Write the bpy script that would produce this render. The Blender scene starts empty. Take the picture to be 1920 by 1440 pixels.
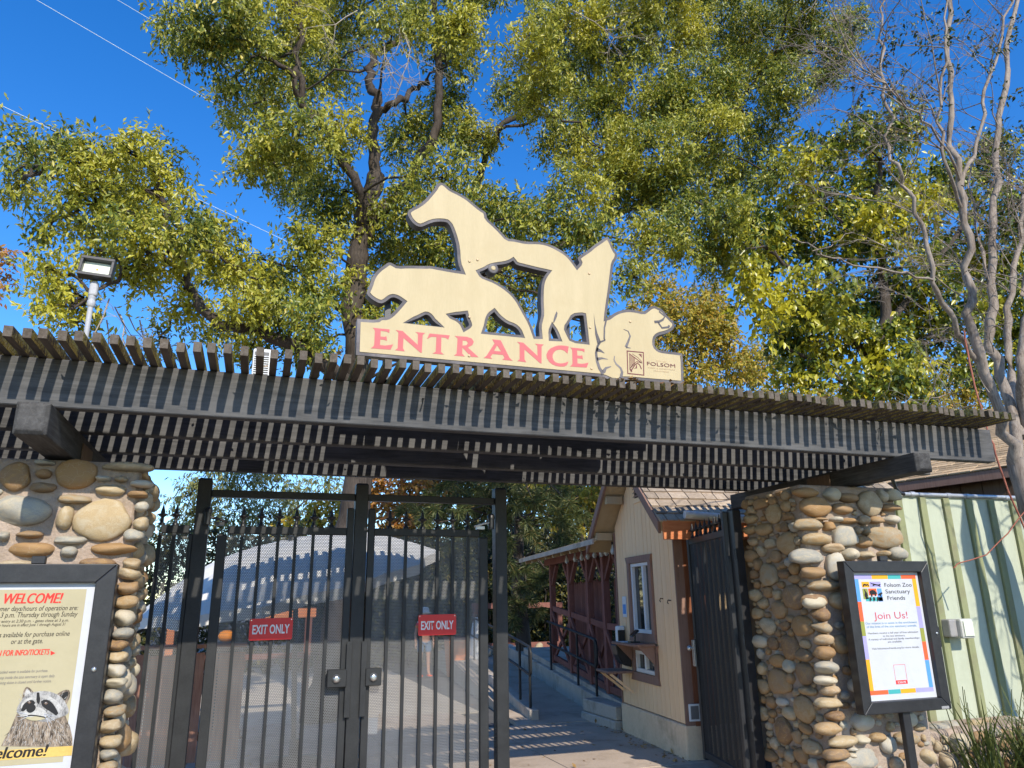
import bpy, bmesh, math, random
import numpy as np
from mathutils import Vector, Matrix
rnd = random.Random(7)
nr = np.random.default_rng(11)
S = bpy.context.scene
COL = S.collection

# ------------------------------------------------------------------ camera
FPX = 1400.0
AX = np.array([[0.94789797, 0.07601598, 0.30937196],
               [-0.31822685, 0.27126208, 0.90837688],
               [-0.01486972, -0.95949907, 0.2813191]])   # columns: camera right, down, forward in world axes
EYE = np.array([0.0, 0.0, 1.6])
camd = bpy.data.cameras.new('camera')
camd.sensor_width = 36.0
camd.lens = FPX / 1920 * 36.0
camd.clip_end = 600
cam = bpy.data.objects.new('camera', camd)
COL.objects.link(cam)
r_, d_, f_ = (Vector(AX[:, i]) for i in range(3))
cam.matrix_world = Matrix(((r_.x, -d_.x, -f_.x, 0), (r_.y, -d_.y, -f_.y, 0), (r_.z, -d_.z, -f_.z, 1.6), (0, 0, 0, 1)))
S.camera = cam

def ray(px, py):
    return AX @ np.array([px - 960.0, py - 720.0, FPX])
def aty(px, py, y):
    d = ray(px, py); return EYE + d * (y / d[1])
def atx(px, py, x):
    d = ray(px, py); return EYE + d * (x / d[0])
def atz(px, py, z):
    d = ray(px, py); return EYE + d * ((z - 1.6) / d[2])

# ------------------------------------------------------------------ light
SUN = Vector((0.027, -0.331, 0.2425)).normalized()
elev = math.asin(SUN.z)
W = bpy.data.worlds.new('World'); S.world = W; W.use_nodes = True
nt = W.node_tree; nt.nodes.clear()
wo = nt.nodes.new('ShaderNodeOutputWorld'); bg = nt.nodes.new('ShaderNodeBackground')
sk = nt.nodes.new('ShaderNodeTexSky'); sk.sky_type = 'NISHITA'; sk.sun_disc = False
sk.sun_elevation = elev; sk.sun_rotation = math.atan2(SUN.x, SUN.y)
sk.air_density = 1.0; sk.dust_density = 0.1; sk.ozone_density = 2.5; sk.altitude = 100
hs = nt.nodes.new('ShaderNodeHueSaturation'); hs.inputs['Hue'].default_value = 0.51; hs.inputs['Saturation'].default_value = 1.38; hs.inputs['Value'].default_value = 1.55
nt.links.new(sk.outputs[0], hs.inputs['Color']); nt.links.new(hs.outputs[0], bg.inputs[0])
nt.links.new(bg.outputs[0], wo.inputs[0])
bg.inputs[1].default_value = 0.135
sd = bpy.data.lights.new('sun', 'SUN'); sd.energy = 4.5; sd.angle = math.radians(0.5); sd.color = (1.0, 0.93, 0.81)
so = bpy.data.objects.new('sun', sd); COL.objects.link(so)
so.rotation_euler = (-SUN).to_track_quat('-Z', 'Y').to_euler(); so.location = (0, -20, 20)
S.view_settings.view_transform = 'Standard'; S.view_settings.look = 'None'
S.view_settings.exposure = 0.3; S.view_settings.gamma = 1.0; S.view_settings.use_curve_mapping = False
S.render.engine = 'CYCLES'
S.cycles.transparent_max_bounces = 24
S.cycles.max_bounces = 8

# ------------------------------------------------------------------ helpers
ORG = {}
def tag(o, label=None, cat=None, group=None, kind=None):
    if label: o['label'] = label
    if cat: o['category'] = cat
    if group: o['group'] = group
    if kind: o['kind'] = kind
    return o
def thing(name, label, cat, loc=(0, 0, 0), group=None):
    o = bpy.data.objects.new(name, None); COL.objects.link(o)
    o.location = loc; o.empty_display_size = 0.1
    ORG[o.name] = Vector(loc)
    return tag(o, label, cat, group)
def link(name, me, mats, parent=None, loc=None):
    o = bpy.data.objects.new(name, me); COL.objects.link(o)
    if mats is not None:
        for m in (mats if isinstance(mats, (list, tuple)) else [mats]): me.materials.append(m)
    if parent is not None: o.parent = parent
    base = Vector(loc) if loc is not None else Vector((0, 0, 0))
    ORG[o.name] = base + (ORG[parent.name] if parent is not None else Vector((0, 0, 0)))
    if loc is not None: o.location = loc
    return o
def inst(name, me, parent, wloc, rot=(0, 0, 0), scale=(1, 1, 1)):
    """an object sharing a mesh, at a world place, under a parent"""
    o = bpy.data.objects.new(name, me); COL.objects.link(o)
    if parent is not None: o.parent = parent
    p = Vector(wloc) - (ORG[parent.name] if parent is not None else Vector((0, 0, 0)))
    o.location = p; o.rotation_euler = rot; o.scale = scale
    ORG[o.name] = Vector(wloc)
    return o
def V(p): return Vector((float(p[0]), float(p[1]), float(p[2])))

class MB:
    def __init__(s): s.v = []; s.f = []; s.m = []; s.sm = []
    def add(s, vs, fs, mi=0, smooth=False):
        n = len(s.v); s.v += [tuple(map(float, q)) for q in vs]
        for f in fs: s.f.append(tuple(i + n for i in f)); s.m.append(mi); s.sm.append(smooth)
        return s
    def box(s, x0, x1, y0, y1, z0, z1, mi=0):
        return s.add([(x0, y0, z0), (x1, y0, z0), (x1, y1, z0), (x0, y1, z0), (x0, y0, z1), (x1, y0, z1), (x1, y1, z1), (x0, y1, z1)],
              [(0, 3, 2, 1), (4, 5, 6, 7), (0, 1, 5, 4), (1, 2, 6, 5), (2, 3, 7, 6), (3, 0, 4, 7)], mi)
    def obox(s, c, a, b, d, ha, hb, hd, mi=0):
        c, a, b, d = V(c), V(a) * ha, V(b) * hb, V(d) * hd
        if a.cross(b).dot(d) < 0: d = -d
        vs = [c - a - b - d, c + a - b - d, c + a + b - d, c - a + b - d, c - a - b + d, c + a - b + d, c + a + b + d, c - a + b + d]
        return s.add(vs, [(0, 3, 2, 1), (4, 5, 6, 7), (0, 1, 5, 4), (1, 2, 6, 5), (2, 3, 7, 6), (3, 0, 4, 7)], mi)
    def bar(s, p, q, w, h, up=(0, 0, 1), mi=0):
        p, q = V(p), V(q); a = (q - p); L = a.length; a.normalize()
        b = a.cross(V(up))
        if b.length < 1e-4: b = a.cross(Vector((0, 1, 0)))
        b.normalize(); d = a.cross(b)
        return s.obox((p + q) / 2, a, b, d, L / 2, w / 2, h / 2, mi)
    def tube(s, pts, rad, seg=8, mi=0, cap=True, smooth=True):
        pts = [V(p) for p in pts]; n = len(pts)
        if not hasattr(rad, '__len__'): rad = [rad] * n
        base = len(s.v); ref = Vector((0.31, 0.22, 0.93)).normalized()
        vs = []
        for i in range(n):
            t = (pts[min(i + 1, n - 1)] - pts[max(i - 1, 0)]).normalized()
            b = t.cross(ref)
            if b.length < 0.05: b = t.cross(Vector((1, 0, 0)))
            b.normalize(); c = t.cross(b)
            ref = c if False else ref
            for k in range(seg):
                a = 2 * math.pi * k / seg
                vs.append(pts[i] + (b * math.cos(a) + c * math.sin(a)) * rad[i])
        fs = []
        for i in range(n - 1):
            for k in range(seg):
                k2 = (k + 1) % seg
                fs.append((i * seg + k, i * seg + k2, (i + 1) * seg + k2, (i + 1) * seg + k))
        s.add(vs, fs, mi, smooth)
        if cap:
            s.add(vs[:seg], [tuple(range(seg - 1, -1, -1))], mi)
            s.add(vs[-seg:], [tuple(range(seg))], mi)
        return s
    def lathe(s, c, prof, seg=16, mi=0, axis=(0, 0, 1), smooth=True):
        """profile of (radius, height) about an axis through c"""
        c = V(c); ax = V(axis).normalized()
        b = ax.orthogonal().normalized(); d = ax.cross(b)
        vs = [c + ax * h + (b * math.cos(2 * math.pi * k / seg) + d * math.sin(2 * math.pi * k / seg)) * r for r, h in prof for k in range(seg)]
        fs = []
        for i in range(len(prof) - 1):
            for k in range(seg):
                k2 = (k + 1) % seg
                fs.append((i * seg + k, i * seg + k2, (i + 1) * seg + k2, (i + 1) * seg + k))
        s.add(vs, fs, mi, smooth)
        s.add(vs[:seg], [tuple(range(seg - 1, -1, -1))], mi); s.add(vs[-seg:], [tuple(range(seg))], mi)
        return s
    def quad(s, a, b, c, d, mi=0): return s.add([a, b, c, d], [(0, 1, 2, 3)], mi)
    def mesh(s, name, org=Vector((0, 0, 0))):
        me = bpy.data.meshes.new(name)
        me.from_pydata([(x - org.x, y - org.y, z - org.z) for x, y, z in s.v], [], s.f)
        me.polygons.foreach_set('material_index', s.m); me.polygons.foreach_set('use_smooth', s.sm)
        me.update(); return me
    def build(s, name, mats, parent=None, kind=None, bevel=0.0, seg=1):
        org = ORG[parent.name] if parent is not None else Vector((0, 0, 0))
        me = s.mesh(name, org)
        o = link(name, me, mats, parent)
        ORG[o.name] = org
        if kind: o['kind'] = kind
        if bevel:
            b = o.modifiers.new('bevel', 'BEVEL'); b.width = bevel; b.segments = seg; b.limit_method = 'ANGLE'; b.angle_limit = math.radians(40)
        return o

# ------------------------------------------------------------------ materials
def srgb(r, g, b):
    f = lambda c: (c / 255 / 12.92) if c / 255 <= 0.04045 else ((c / 255 + 0.055) / 1.055) ** 2.4
    return (f(r), f(g), f(b))
class NT:
    def __init__(s, name):
        s.mat = bpy.data.materials.new(name); s.mat.use_nodes = True
        s.t = s.mat.node_tree; s.t.nodes.clear()
        s.out = s.n('ShaderNodeOutputMaterial')
        s.p = s.n('ShaderNodeBsdfPrincipled'); s.l(s.p.outputs[0], s.out.inputs[0])
    def n(s, t, **kw):
        x = s.t.nodes.new(t)
        for k, v in kw.items():
            if k.startswith('i_'): x.inputs[k[2:].replace('_', ' ')].default_value = v
            else: setattr(x, k, v)
        return x
    def l(s, a, b): s.t.links.new(a, b)
    def coord(s, kind='Object', scale=(1, 1, 1), rot=(0, 0, 0)):
        c = s.n('ShaderNodeTexCoord'); m = s.n('ShaderNodeMapping')
        m.inputs['Scale'].default_value = scale; m.inputs['Rotation'].default_value = rot
        s.l(c.outputs[kind], m.inputs['Vector']); return m.outputs[0]
    def noise(s, vec, scale, detail=4, rough=0.6, dist=0.0):
        x = s.n('ShaderNodeTexNoise'); x.inputs['Scale'].default_value = scale; x.inputs['Detail'].default_value = detail
        x.inputs['Roughness'].default_value = rough; x.inputs['Distortion'].default_value = dist
        if vec is not None: s.l(vec, x.inputs['Vector'])
        return x.outputs['Fac']
    def ramp(s, fac, stops, interp='LINEAR'):
        x = s.n('ShaderNodeValToRGB'); x.color_ramp.interpolation = interp
        e = x.color_ramp.elements
        while len(e) < len(stops): e.new(0.5)
        for el, (p, c) in zip(e, stops):
            el.position = p; el.color = (*c, 1) if len(c) == 3 else c
        s.l(fac, x.inputs[0]); return x.outputs[0]
    def mix(s, fac, a, b, mode='MIX'):
        x = s.n('ShaderNodeMix', data_type='RGBA', blend_type=mode)
        for sock, v in ((x.inputs[0], fac), (x.inputs[6], a), (x.inputs[7], b)):
            if hasattr(v, 'is_linked') or hasattr(v, 'links'): s.l(v, sock)
            elif isinstance(v, (int, float)): sock.default_value = v
            else: sock.default_value = (*v, 1)
        return x.outputs[2]
    def math(s, op, a, b=None, c=None):
        x = s.n('ShaderNodeMath', operation=op)
        for i, v in enumerate((a, b, c)):
            if v is None: continue
            if hasattr(v, 'links'): s.l(v, x.inputs[i])
            else: x.inputs[i].default_value = v
        return x.outputs[0]
    def bump(s, h, strength=0.3, dist=0.01):
        b = s.n('ShaderNodeBump'); b.inputs['Strength'].default_value = strength; b.inputs['Distance'].default_value = dist
        s.l(h, b.inputs['Height']); s.l(b.outputs[0], s.p.inputs['Normal'])
    def col(s, c):
        if hasattr(c, 'links'): s.l(c, s.p.inputs['Base Color'])
        else: s.p.inputs['Base Color'].default_value = (*c, 1)
    def set(s, rough=0.7, spec=0.3, metal=0.0):
        s.p.inputs['Roughness'].default_value = rough; s.p.inputs['Specular IOR Level'].default_value = spec; s.p.inputs['Metallic'].default_value = metal
        return s.mat
def surf(name, c1, c2, scale=6, rough=0.75, bump=0.25, fine=60, stretch=(1, 1, 1), spec=0.3, metal=0.0, dirt=None, rand=0.0, bdist=0.004):
    t = NT(name); v = t.coord('Object', stretch)
    a = t.noise(v, scale, 5, 0.62); b = t.noise(v, fine, 3, 0.6)
    mixf = t.math('ADD', t.math('MULTIPLY', a, 0.65), t.math('MULTIPLY', b, 0.35))
    c = t.ramp(mixf, [(0.36, c1), (0.64, c2)])
    if dirt is not None:
        dn = t.noise(t.coord('Object'), 2.3, 6, 0.7)
        f = t.ramp(dn, [(0.5, (0, 0, 0)), (0.68, (1, 1, 1))])
        c = t.mix(f, c, dirt)
    if rand:
        oi = t.n('ShaderNodeObjectInfo'); h = t.n('ShaderNodeHueSaturation')
        h.inputs['Fac'].default_value = 1
        t.l(t.math('ADD', t.math('MULTIPLY', oi.outputs['Random'], rand), 1 - rand / 2), h.inputs['Value'])
        t.l(c, h.inputs['Color']); c = h.outputs[0]
    t.col(c)
    t.bump(b if fine else a, bump, bdist)
    return t.set(rough, spec, metal)
def plain(name, c, rough=0.6, spec=0.3, metal=0.0, vary=0.12):
    d = tuple(max(0, x * (1 - vary)) for x in c); e = tuple(min(1, x * (1 + vary)) for x in c)
    return surf(name, d, e, 5, rough, 0.08, 90, spec=spec, metal=metal)
# ------------------------------------------------------------------ the materials of this place
def wood_mat(name, c1, c2, c3, axis=0, rough=0.85, bump=0.5, rand=0.25, knots=True):
    t = NT(name)
    st = [14.0, 14.0, 14.0]; st[axis] = 1.1
    oi = t.n('ShaderNodeObjectInfo')
    c = t.n('ShaderNodeTexCoord'); off = t.n('ShaderNodeVectorMath', operation='ADD')
    cmb = t.n('ShaderNodeCombineXYZ')
    for i in range(3): t.l(t.math('MULTIPLY', oi.outputs['Random'], 37.0 + 11 * i), cmb.inputs[i])
    t.l(c.outputs['Object'], off.inputs[0]); t.l(cmb.outputs[0], off.inputs[1])
    m = t.n('ShaderNodeMapping'); m.inputs['Scale'].default_value = st
    t.l(off.outputs[0], m.inputs['Vector'])
    g = t.noise(m.outputs[0], 3.2, 7, 0.66, 0.5)
    blotch = t.noise(off.outputs[0], 3.0, 5, 0.6)
    col = t.ramp(g, [(0.28, c1), (0.5, c2), (0.75, c3)])
    col = t.mix(t.ramp(blotch, [(0.42, (0, 0, 0)), (0.7, (0.6, 0.6, 0.6))]), col, c3)
    h = t.n('ShaderNodeHueSaturation'); t.l(t.math('ADD', t.math('MULTIPLY', oi.outputs['Random'], rand), 1 - rand / 2), h.inputs['Value'])
    t.l(col, h.inputs['Color']); t.col(h.outputs[0])
    t.bump(g, bump, 0.004)
    return t.set(rough, 0.25)
M = {}
M['beam'] = wood_mat('weathered_black_beam', (0.042, 0.042, 0.043), (0.088, 0.087, 0.087), (0.15, 0.147, 0.147), 0)
M['beamY'] = wood_mat('weathered_black_timber', (0.03, 0.028, 0.027), (0.06, 0.057, 0.054), (0.12, 0.116, 0.112), 1)
M['slat'] = wood_mat('grey_brown_slat', (0.05, 0.038, 0.027), (0.105, 0.083, 0.062), (0.17, 0.145, 0.12), 1)
def lichen_mat():
    t = NT('slat_side_with_lichen'); oi = t.n('ShaderNodeObjectInfo')
    c = t.n('ShaderNodeTexCoord'); off = t.n('ShaderNodeVectorMath', operation='ADD'); cmb = t.n('ShaderNodeCombineXYZ')
    for i in range(3): t.l(t.math('MULTIPLY', oi.outputs['Random'], 23.0 + 7 * i), cmb.inputs[i])
    t.l(c.outputs['Object'], off.inputs[0]); t.l(cmb.outputs[0], off.inputs[1])
    a = t.noise(off.outputs[0], 38, 4, 0.7); b = t.noise(off.outputs[0], 95, 3, 0.7); d = t.noise(off.outputs[0], 7, 3, 0.5)
    w = t.ramp(b, [(0.3, (0.05, 0.035, 0.025)), (0.7, (0.16, 0.11, 0.07))])
    y = t.ramp(b, [(0.3, (0.20, 0.13, 0.02)), (0.5, (0.48, 0.34, 0.06)), (0.72, (0.68, 0.60, 0.40))])
    f = t.math('ADD', t.math('MULTIPLY', a, 0.6), t.math('MULTIPLY', d, 0.5))
    t.col(t.mix(t.ramp(f, [(0.47, (0, 0, 0)), (0.6, (1, 1, 1))]), w, y))
    t.bump(b, 0.9, 0.006); return t.set(0.95, 0.1)
M['lichen'] = lichen_mat()
def stone_mat(name, warm):
    t = NT(name); oi = t.n('ShaderNodeObjectInfo')
    c = t.n('ShaderNodeTexCoord'); off = t.n('ShaderNodeVectorMath', operation='ADD'); cmb = t.n('ShaderNodeCombineXYZ')
    for i in range(3): t.l(t.math('MULTIPLY', oi.outputs['Random'], 19.0 + 13 * i), cmb.inputs[i])
    t.l(c.outputs['Object'], off.inputs[0]); t.l(cmb.outputs[0], off.inputs[1])
    cool = [(0.0, (0.33, 0.31, 0.26)), (0.15, (0.48, 0.42, 0.30)), (0.3, (0.38, 0.29, 0.18)), (0.42, (0.47, 0.43, 0.35)), (0.55, (0.42, 0.31, 0.17)), (0.66, (0.29, 0.275, 0.235)), (0.78, (0.40, 0.27, 0.15)), (0.88, (0.52, 0.45, 0.33)), (1.0, (0.40, 0.33, 0.22))]
    ochre = [(0.0, (0.32, 0.21, 0.115)), (0.15, (0.22, 0.135, 0.075)), (0.3, (0.38, 0.265, 0.145)), (0.42, (0.28, 0.17, 0.085)), (0.55, (0.40, 0.305, 0.185)), (0.66, (0.34, 0.20, 0.09)), (0.78, (0.25, 0.165, 0.095)), (0.88, (0.33, 0.265, 0.175)), (1.0, (0.36, 0.245, 0.13))]
    base = t.ramp(oi.outputs['Random'], ochre if warm else cool, 'CONSTANT')
    a = t.noise(off.outputs[0], 2.1, 6, 0.65, 0.6); b = t.noise(off.outputs[0], 26, 4, 0.7)
    h = t.n('ShaderNodeHueSaturation'); t.l(base, h.inputs['Color'])
    t.l(t.math('ADD', t.math('MULTIPLY', b, 0.7), 0.68), h.inputs['Value'])
    c2 = t.mix(t.ramp(a, [(0.45, (0, 0, 0)), (0.62, (0.75, 0.75, 0.75))]), h.outputs[0], (0.36, 0.215, 0.085) if warm else (0.48, 0.40, 0.275))
    vor = t.n('ShaderNodeTexVoronoi', feature='DISTANCE_TO_EDGE'); vor.inputs['Scale'].default_value = 1.1
    w = t.n('ShaderNodeVectorMath', operation='ADD'); t.l(off.outputs[0], w.inputs[0])
    nz = t.n('ShaderNodeTexNoise'); nz.inputs['Scale'].default_value = 2.0; t.l(off.outputs[0], nz.inputs['Vector']); t.l(nz.outputs['Color'], w.inputs[1])
    t.l(w.outputs[0], vor.inputs['Vector'])
    cr = t.ramp(vor.outputs['Distance'], [(0.0, (0.22, 0.22, 0.22)), (0.02, (0, 0, 0))])
    c2 = t.mix(cr, c2, (0.62, 0.55, 0.42))
    t.col(c2); t.bump(b, 0.28, 0.02); return t.set(0.72, 0.3)
M['stone'] = stone_mat('river_stone', False); M['stone_warm'] = stone_mat('river_stone_ochre', True)
M['mortar'] = surf('pink_mortar', (0.30, 0.225, 0.17), (0.44, 0.345, 0.27), 5, 0.95, 0.8, 55, bdist=0.012, dirt=(0.26, 0.2, 0.14))
M['metal'] = surf('black_gate_paint', (0.012, 0.012, 0.013), (0.024, 0.024, 0.026), 9, 0.42, 0.12, 140, spec=0.5)
M['metal_worn'] = surf('worn_charcoal_gate_paint', (0.014, 0.0145, 0.015), (0.032, 0.033, 0.034), 4, 0.5, 0.15, 120, spec=0.3, dirt=(0.024, 0.025, 0.026))
M['frame'] = surf('black_anodised_frame', (0.014, 0.013, 0.014), (0.028, 0.027, 0.028), 14, 0.4, 0.06, 120, spec=0.5)
M['chrome'] = plain('brushed_steel', (0.55, 0.56, 0.56), 0.28, 0.5, 0.9)
M['galv'] = surf('galvanised_pipe', (0.40, 0.41, 0.42), (0.58, 0.59, 0.6), 9, 0.42, 0.1, 80, metal=0.55)
def perforated(name, ca, cb):
    t = NT(name)
    c = t.n('ShaderNodeTexCoord'); s = t.n('ShaderNodeSeparateXYZ'); t.l(c.outputs['UV'], s.inputs[0])
    p = 0.0135; ry = p * 0.866
    rows = t.math('FLOOR', t.math('DIVIDE', s.outputs[1], ry))
    odd = t.math('MODULO', t.math('ABSOLUTE', rows), 2.0)
    x = t.math('ADD', t.math('DIVIDE', s.outputs[0], p), t.math('MULTIPLY', odd, 0.5))
    fx = t.math('SUBTRACT', t.math('FRACT', x), 0.5)
    fy = t.math('MULTIPLY', t.math('SUBTRACT', t.math('FRACT', t.math('DIVIDE', s.outputs[1], ry)), 0.5), 0.866)
    d = t.math('SQRT', t.math('ADD', t.math('MULTIPLY', fx, fx), t.math('MULTIPLY', fy, fy)))
    hole = t.math('LESS_THAN', d, 0.355)
    n = t.noise(t.coord('Object'), 3.0, 4, 0.6)
    t.col(t.ramp(n, [(0.3, ca), (0.7, cb)])); t.set(0.55, 0.5)
    tr = t.n('ShaderNodeBsdfTransparent'); mx = t.n('ShaderNodeMixShader')
    t.l(hole, mx.inputs[0]); t.l(t.p.outputs[0], mx.inputs[1]); t.l(tr.outputs[0], mx.inputs[2]); t.l(mx.outputs[0], t.out.inputs[0])
    return t.mat
M['perf'] = perforated('perforated_grey_sheet', (0.13, 0.13, 0.13), (0.19, 0.19, 0.188)); M['perf_dark'] = perforated('perforated_sheet_darkened', (0.02, 0.02, 0.021), (0.035, 0.035, 0.036))  # second sheet is a darkened copy, shade of the open gate put into its colour
M['cream'] = surf('cream_sign_paint', (0.46, 0.37, 0.212), (0.525, 0.425, 0.252), 1.6, 0.6, 0.05, 30, stretch=(5, 1, 0.6), dirt=(0.47, 0.372, 0.21))
M['signgrey'] = surf('grey_sign_edge_paint', (0.085, 0.077, 0.08), (0.135, 0.122, 0.127), 5, 0.7, 0.25, 60, dirt=(0.21, 0.19, 0.19))
M['pink'] = plain('faded_pink_lettering', (0.53, 0.125, 0.13), 0.6, vary=0.05)
M['maroon'] = plain('maroon_print', (0.16, 0.05, 0.05), 0.6)
M['red'] = plain('red_sign_paint', (0.62, 0.018, 0.02), 0.4, 0.4, vary=0.08)
M['white'] = plain('white_paint', (0.72, 0.72, 0.71), 0.5, vary=0.04)
M['paper'] = surf('white_poster_paper', (0.51, 0.515, 0.54), (0.56, 0.565, 0.59), 2.5, 0.6, 0.25, 6, bdist=0.02)
M['tanpaper'] = surf('tan_poster_paper', (0.41, 0.355, 0.215), (0.46, 0.40, 0.25), 2.2, 0.6, 0.2, 6, bdist=0.02)
M['ink'] = plain('black_ink', (0.018, 0.017, 0.017), 0.6)
M['greyink'] = plain('grey_ink', (0.16, 0.155, 0.15), 0.6)
M['redink'] = plain('red_ink', (0.70, 0.04, 0.03), 0.6)
M['blueink'] = plain('blue_ink', (0.11, 0.28, 0.45), 0.6)
M['roseink'] = plain('rose_ink', (0.55, 0.11, 0.12), 0.6)
for k, c in dict(p_blue=(0.10, 0.30, 0.66), p_orange=(0.80, 0.12, 0.04), p_olive=(0.28, 0.29, 0.06), p_lav=(0.36, 0.33, 0.62), p_amber=(0.76, 0.36, 0.02), p_teal=(0.06, 0.37, 0.36)).items():
    M[k] = plain('poster_' + {'p_blue': 'blue', 'p_orange': 'orange', 'p_olive': 'olive', 'p_lav': 'lavender', 'p_amber': 'amber', 'p_teal': 'teal'}[k], c, 0.6, vary=0.05)
M['gold'] = plain('gold_band_print', (0.66, 0.44, 0.12), 0.6)
M['glass'] = None
def glassy(name, tint):
    t = NT(name); t.col(tint); t.set(0.04, 0.7); return t.mat
M['glass'] = glassy('dark_window_glass', (0.02, 0.024, 0.026))
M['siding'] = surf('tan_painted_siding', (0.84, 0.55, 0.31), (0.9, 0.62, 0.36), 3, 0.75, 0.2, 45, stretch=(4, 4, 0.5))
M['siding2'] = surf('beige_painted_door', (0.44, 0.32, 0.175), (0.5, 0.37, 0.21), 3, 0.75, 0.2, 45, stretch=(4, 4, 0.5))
M['foot'] = surf('cream_stucco_plinth', (0.66, 0.48, 0.31), (0.78, 0.59, 0.40), 2.5, 0.9, 0.4, 30, dirt=(0.5, 0.36, 0.23))
M['mauve'] = wood_mat('mauve_brown_trim', (0.20, 0.115, 0.085), (0.26, 0.155, 0.115), (0.31, 0.19, 0.145), 2, bump=0.25)
M['rust'] = wood_mat('rust_brown_trim', (0.13, 0.045, 0.022), (0.19, 0.07, 0.034), (0.25, 0.10, 0.05), 2, bump=0.25)
M['redwood'] = wood_mat('red_brown_timber', (0.13, 0.05, 0.04), (0.2, 0.082, 0.064), (0.27, 0.12, 0.095), 2, bump=0.3)
M['orangewood'] = wood_mat('orange_stained_timber', (0.42, 0.13, 0.05), (0.55, 0.19, 0.08), (0.62, 0.26, 0.12), 0, bump=0.3)
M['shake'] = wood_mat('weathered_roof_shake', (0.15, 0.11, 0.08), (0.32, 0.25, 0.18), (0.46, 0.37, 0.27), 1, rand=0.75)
M['shakeR'] = wood_mat('tan_roof_shingle', (0.30, 0.19, 0.10), (0.45, 0.31, 0.18), (0.56, 0.42, 0.26), 1, rand=0.6)  # tan shingle colour of the pavilion and brown building roofs
M['brownboard'] = wood_mat('dark_brown_board', (0.10, 0.062, 0.042), (0.15, 0.10, 0.07), (0.19, 0.13, 0.095), 2)
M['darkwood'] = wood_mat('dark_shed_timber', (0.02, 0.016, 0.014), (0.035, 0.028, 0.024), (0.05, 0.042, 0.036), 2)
M['fencewood'] = wood_mat('brown_fence_board', (0.26, 0.115, 0.075), (0.38, 0.185, 0.125), (0.48, 0.26, 0.18), 2)
M['green'] = surf('pale_green_board_paint', (0.41, 0.44, 0.33), (0.48, 0.51, 0.385), 2.5, 0.7, 0.2, 40, stretch=(3, 3, 0.4), dirt=(0.41, 0.435, 0.32))
M['batten'] = surf('olive_batten_paint', (0.22, 0.235, 0.115), (0.285, 0.30, 0.155), 3, 0.75, 0.3, 50, stretch=(5, 5, 0.5), dirt=(0.22, 0.2, 0.12))
M['concrete'] = surf('path_concrete', (0.41, 0.32, 0.24), (0.53, 0.425, 0.33), 1.4, 0.9, 0.4, 45, dirt=(0.34, 0.26, 0.19))
M['kerb'] = surf('kerb_concrete', (0.40, 0.34, 0.28), (0.53, 0.455, 0.375), 2.5, 0.9, 0.4, 50, dirt=(0.30, 0.245, 0.19))
M['asphalt'] = surf('worn_asphalt', (0.075, 0.072, 0.07), (0.13, 0.125, 0.12), 2, 0.92, 0.5, 120)
M['plaza'] = surf('pale_plaza_paving', (0.44, 0.37, 0.28), (0.56, 0.48, 0.37), 1.1, 0.95, 0.4, 60, dirt=(0.40, 0.34, 0.26))
M['unseen_forecourt'] = surf('unseen_dark_forecourt', (0.06, 0.055, 0.05), (0.10, 0.094, 0.088), 1.5, 0.92, 0.4, 90)
M['earth'] = surf('dry_earth', (0.14, 0.10, 0.065), (0.24, 0.18, 0.12), 1.2, 0.95, 0.6, 25)
M['canvas'] = surf('grey_canvas', (0.62, 0.60, 0.56), (0.7, 0.68, 0.64), 2, 0.9, 0.2, 40)
M['bark'] = wood_mat('ash_bark', (0.02, 0.015, 0.012), (0.055, 0.042, 0.033), (0.115, 0.092, 0.074), 2, bump=1.0)
M['bark_light'] = wood_mat('pale_peeling_bark', (0.075, 0.055, 0.043), (0.22, 0.175, 0.14), (0.38, 0.325, 0.275), 2, bump=1.0)
M['twig'] = plain('pale_dead_twig', (0.34, 0.29, 0.235), 0.9)
M['redtwig'] = plain('reddish_vine', (0.32, 0.11, 0.07), 0.8)
def leaf_mat(name, stops, trans=0.35, patch=None, rough=0.42, spec=0.45):
    t = NT(name); g = t.n('ShaderNodeNewGeometry')
    c = t.ramp(g.outputs['Random Per Island'], stops)
    if patch is not None:
        n = t.noise(t.coord('Object'), patch[1], 3, 0.6)
        f = t.ramp(n, [(patch[2], (0, 0, 0)), (patch[3], (1, 1, 1))])
        c = t.mix(f, c, patch[0])
    t.col(c); t.set(rough, spec)
    tr = t.n('ShaderNodeBsdfTranslucent'); mx = t.n('ShaderNodeMixShader'); mx.inputs[0].default_value = trans
    t.l(c, tr.inputs[0]); t.l(t.p.outputs[0], mx.inputs[1]); t.l(tr.outputs[0], mx.inputs[2]); t.l(mx.outputs[0], t.out.inputs[0])
    return t.mat
M['leafA'] = leaf_mat('ash_leaf', [(0.0, (0.04, 0.07, 0.012)), (0.25, (0.12, 0.165, 0.022)), (0.6, (0.27, 0.30, 0.04)), (0.92, (0.46, 0.43, 0.06)), (1.0, (0.6, 0.46, 0.06))], 0.36, ((0.50, 0.46, 0.045), 0.5, 0.46, 0.64), 0.4, 0.5)
M['leafB'] = leaf_mat('broad_green_leaf', [(0.0, (0.025, 0.05, 0.010)), (0.4, (0.10, 0.15, 0.02)), (0.8, (0.28, 0.31, 0.035)), (1.0, (0.62, 0.5, 0.03))], 0.34, ((0.54, 0.48, 0.03), 0.55, 0.48, 0.64), 0.33, 0.5)
M['leafY'] = leaf_mat('yellow_autumn_leaf', [(0.0, (0.20, 0.20, 0.025)), (0.5, (0.42, 0.35, 0.04)), (0.85, (0.60, 0.42, 0.05)), (1.0, (0.62, 0.32, 0.06))], 0.4)
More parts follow.
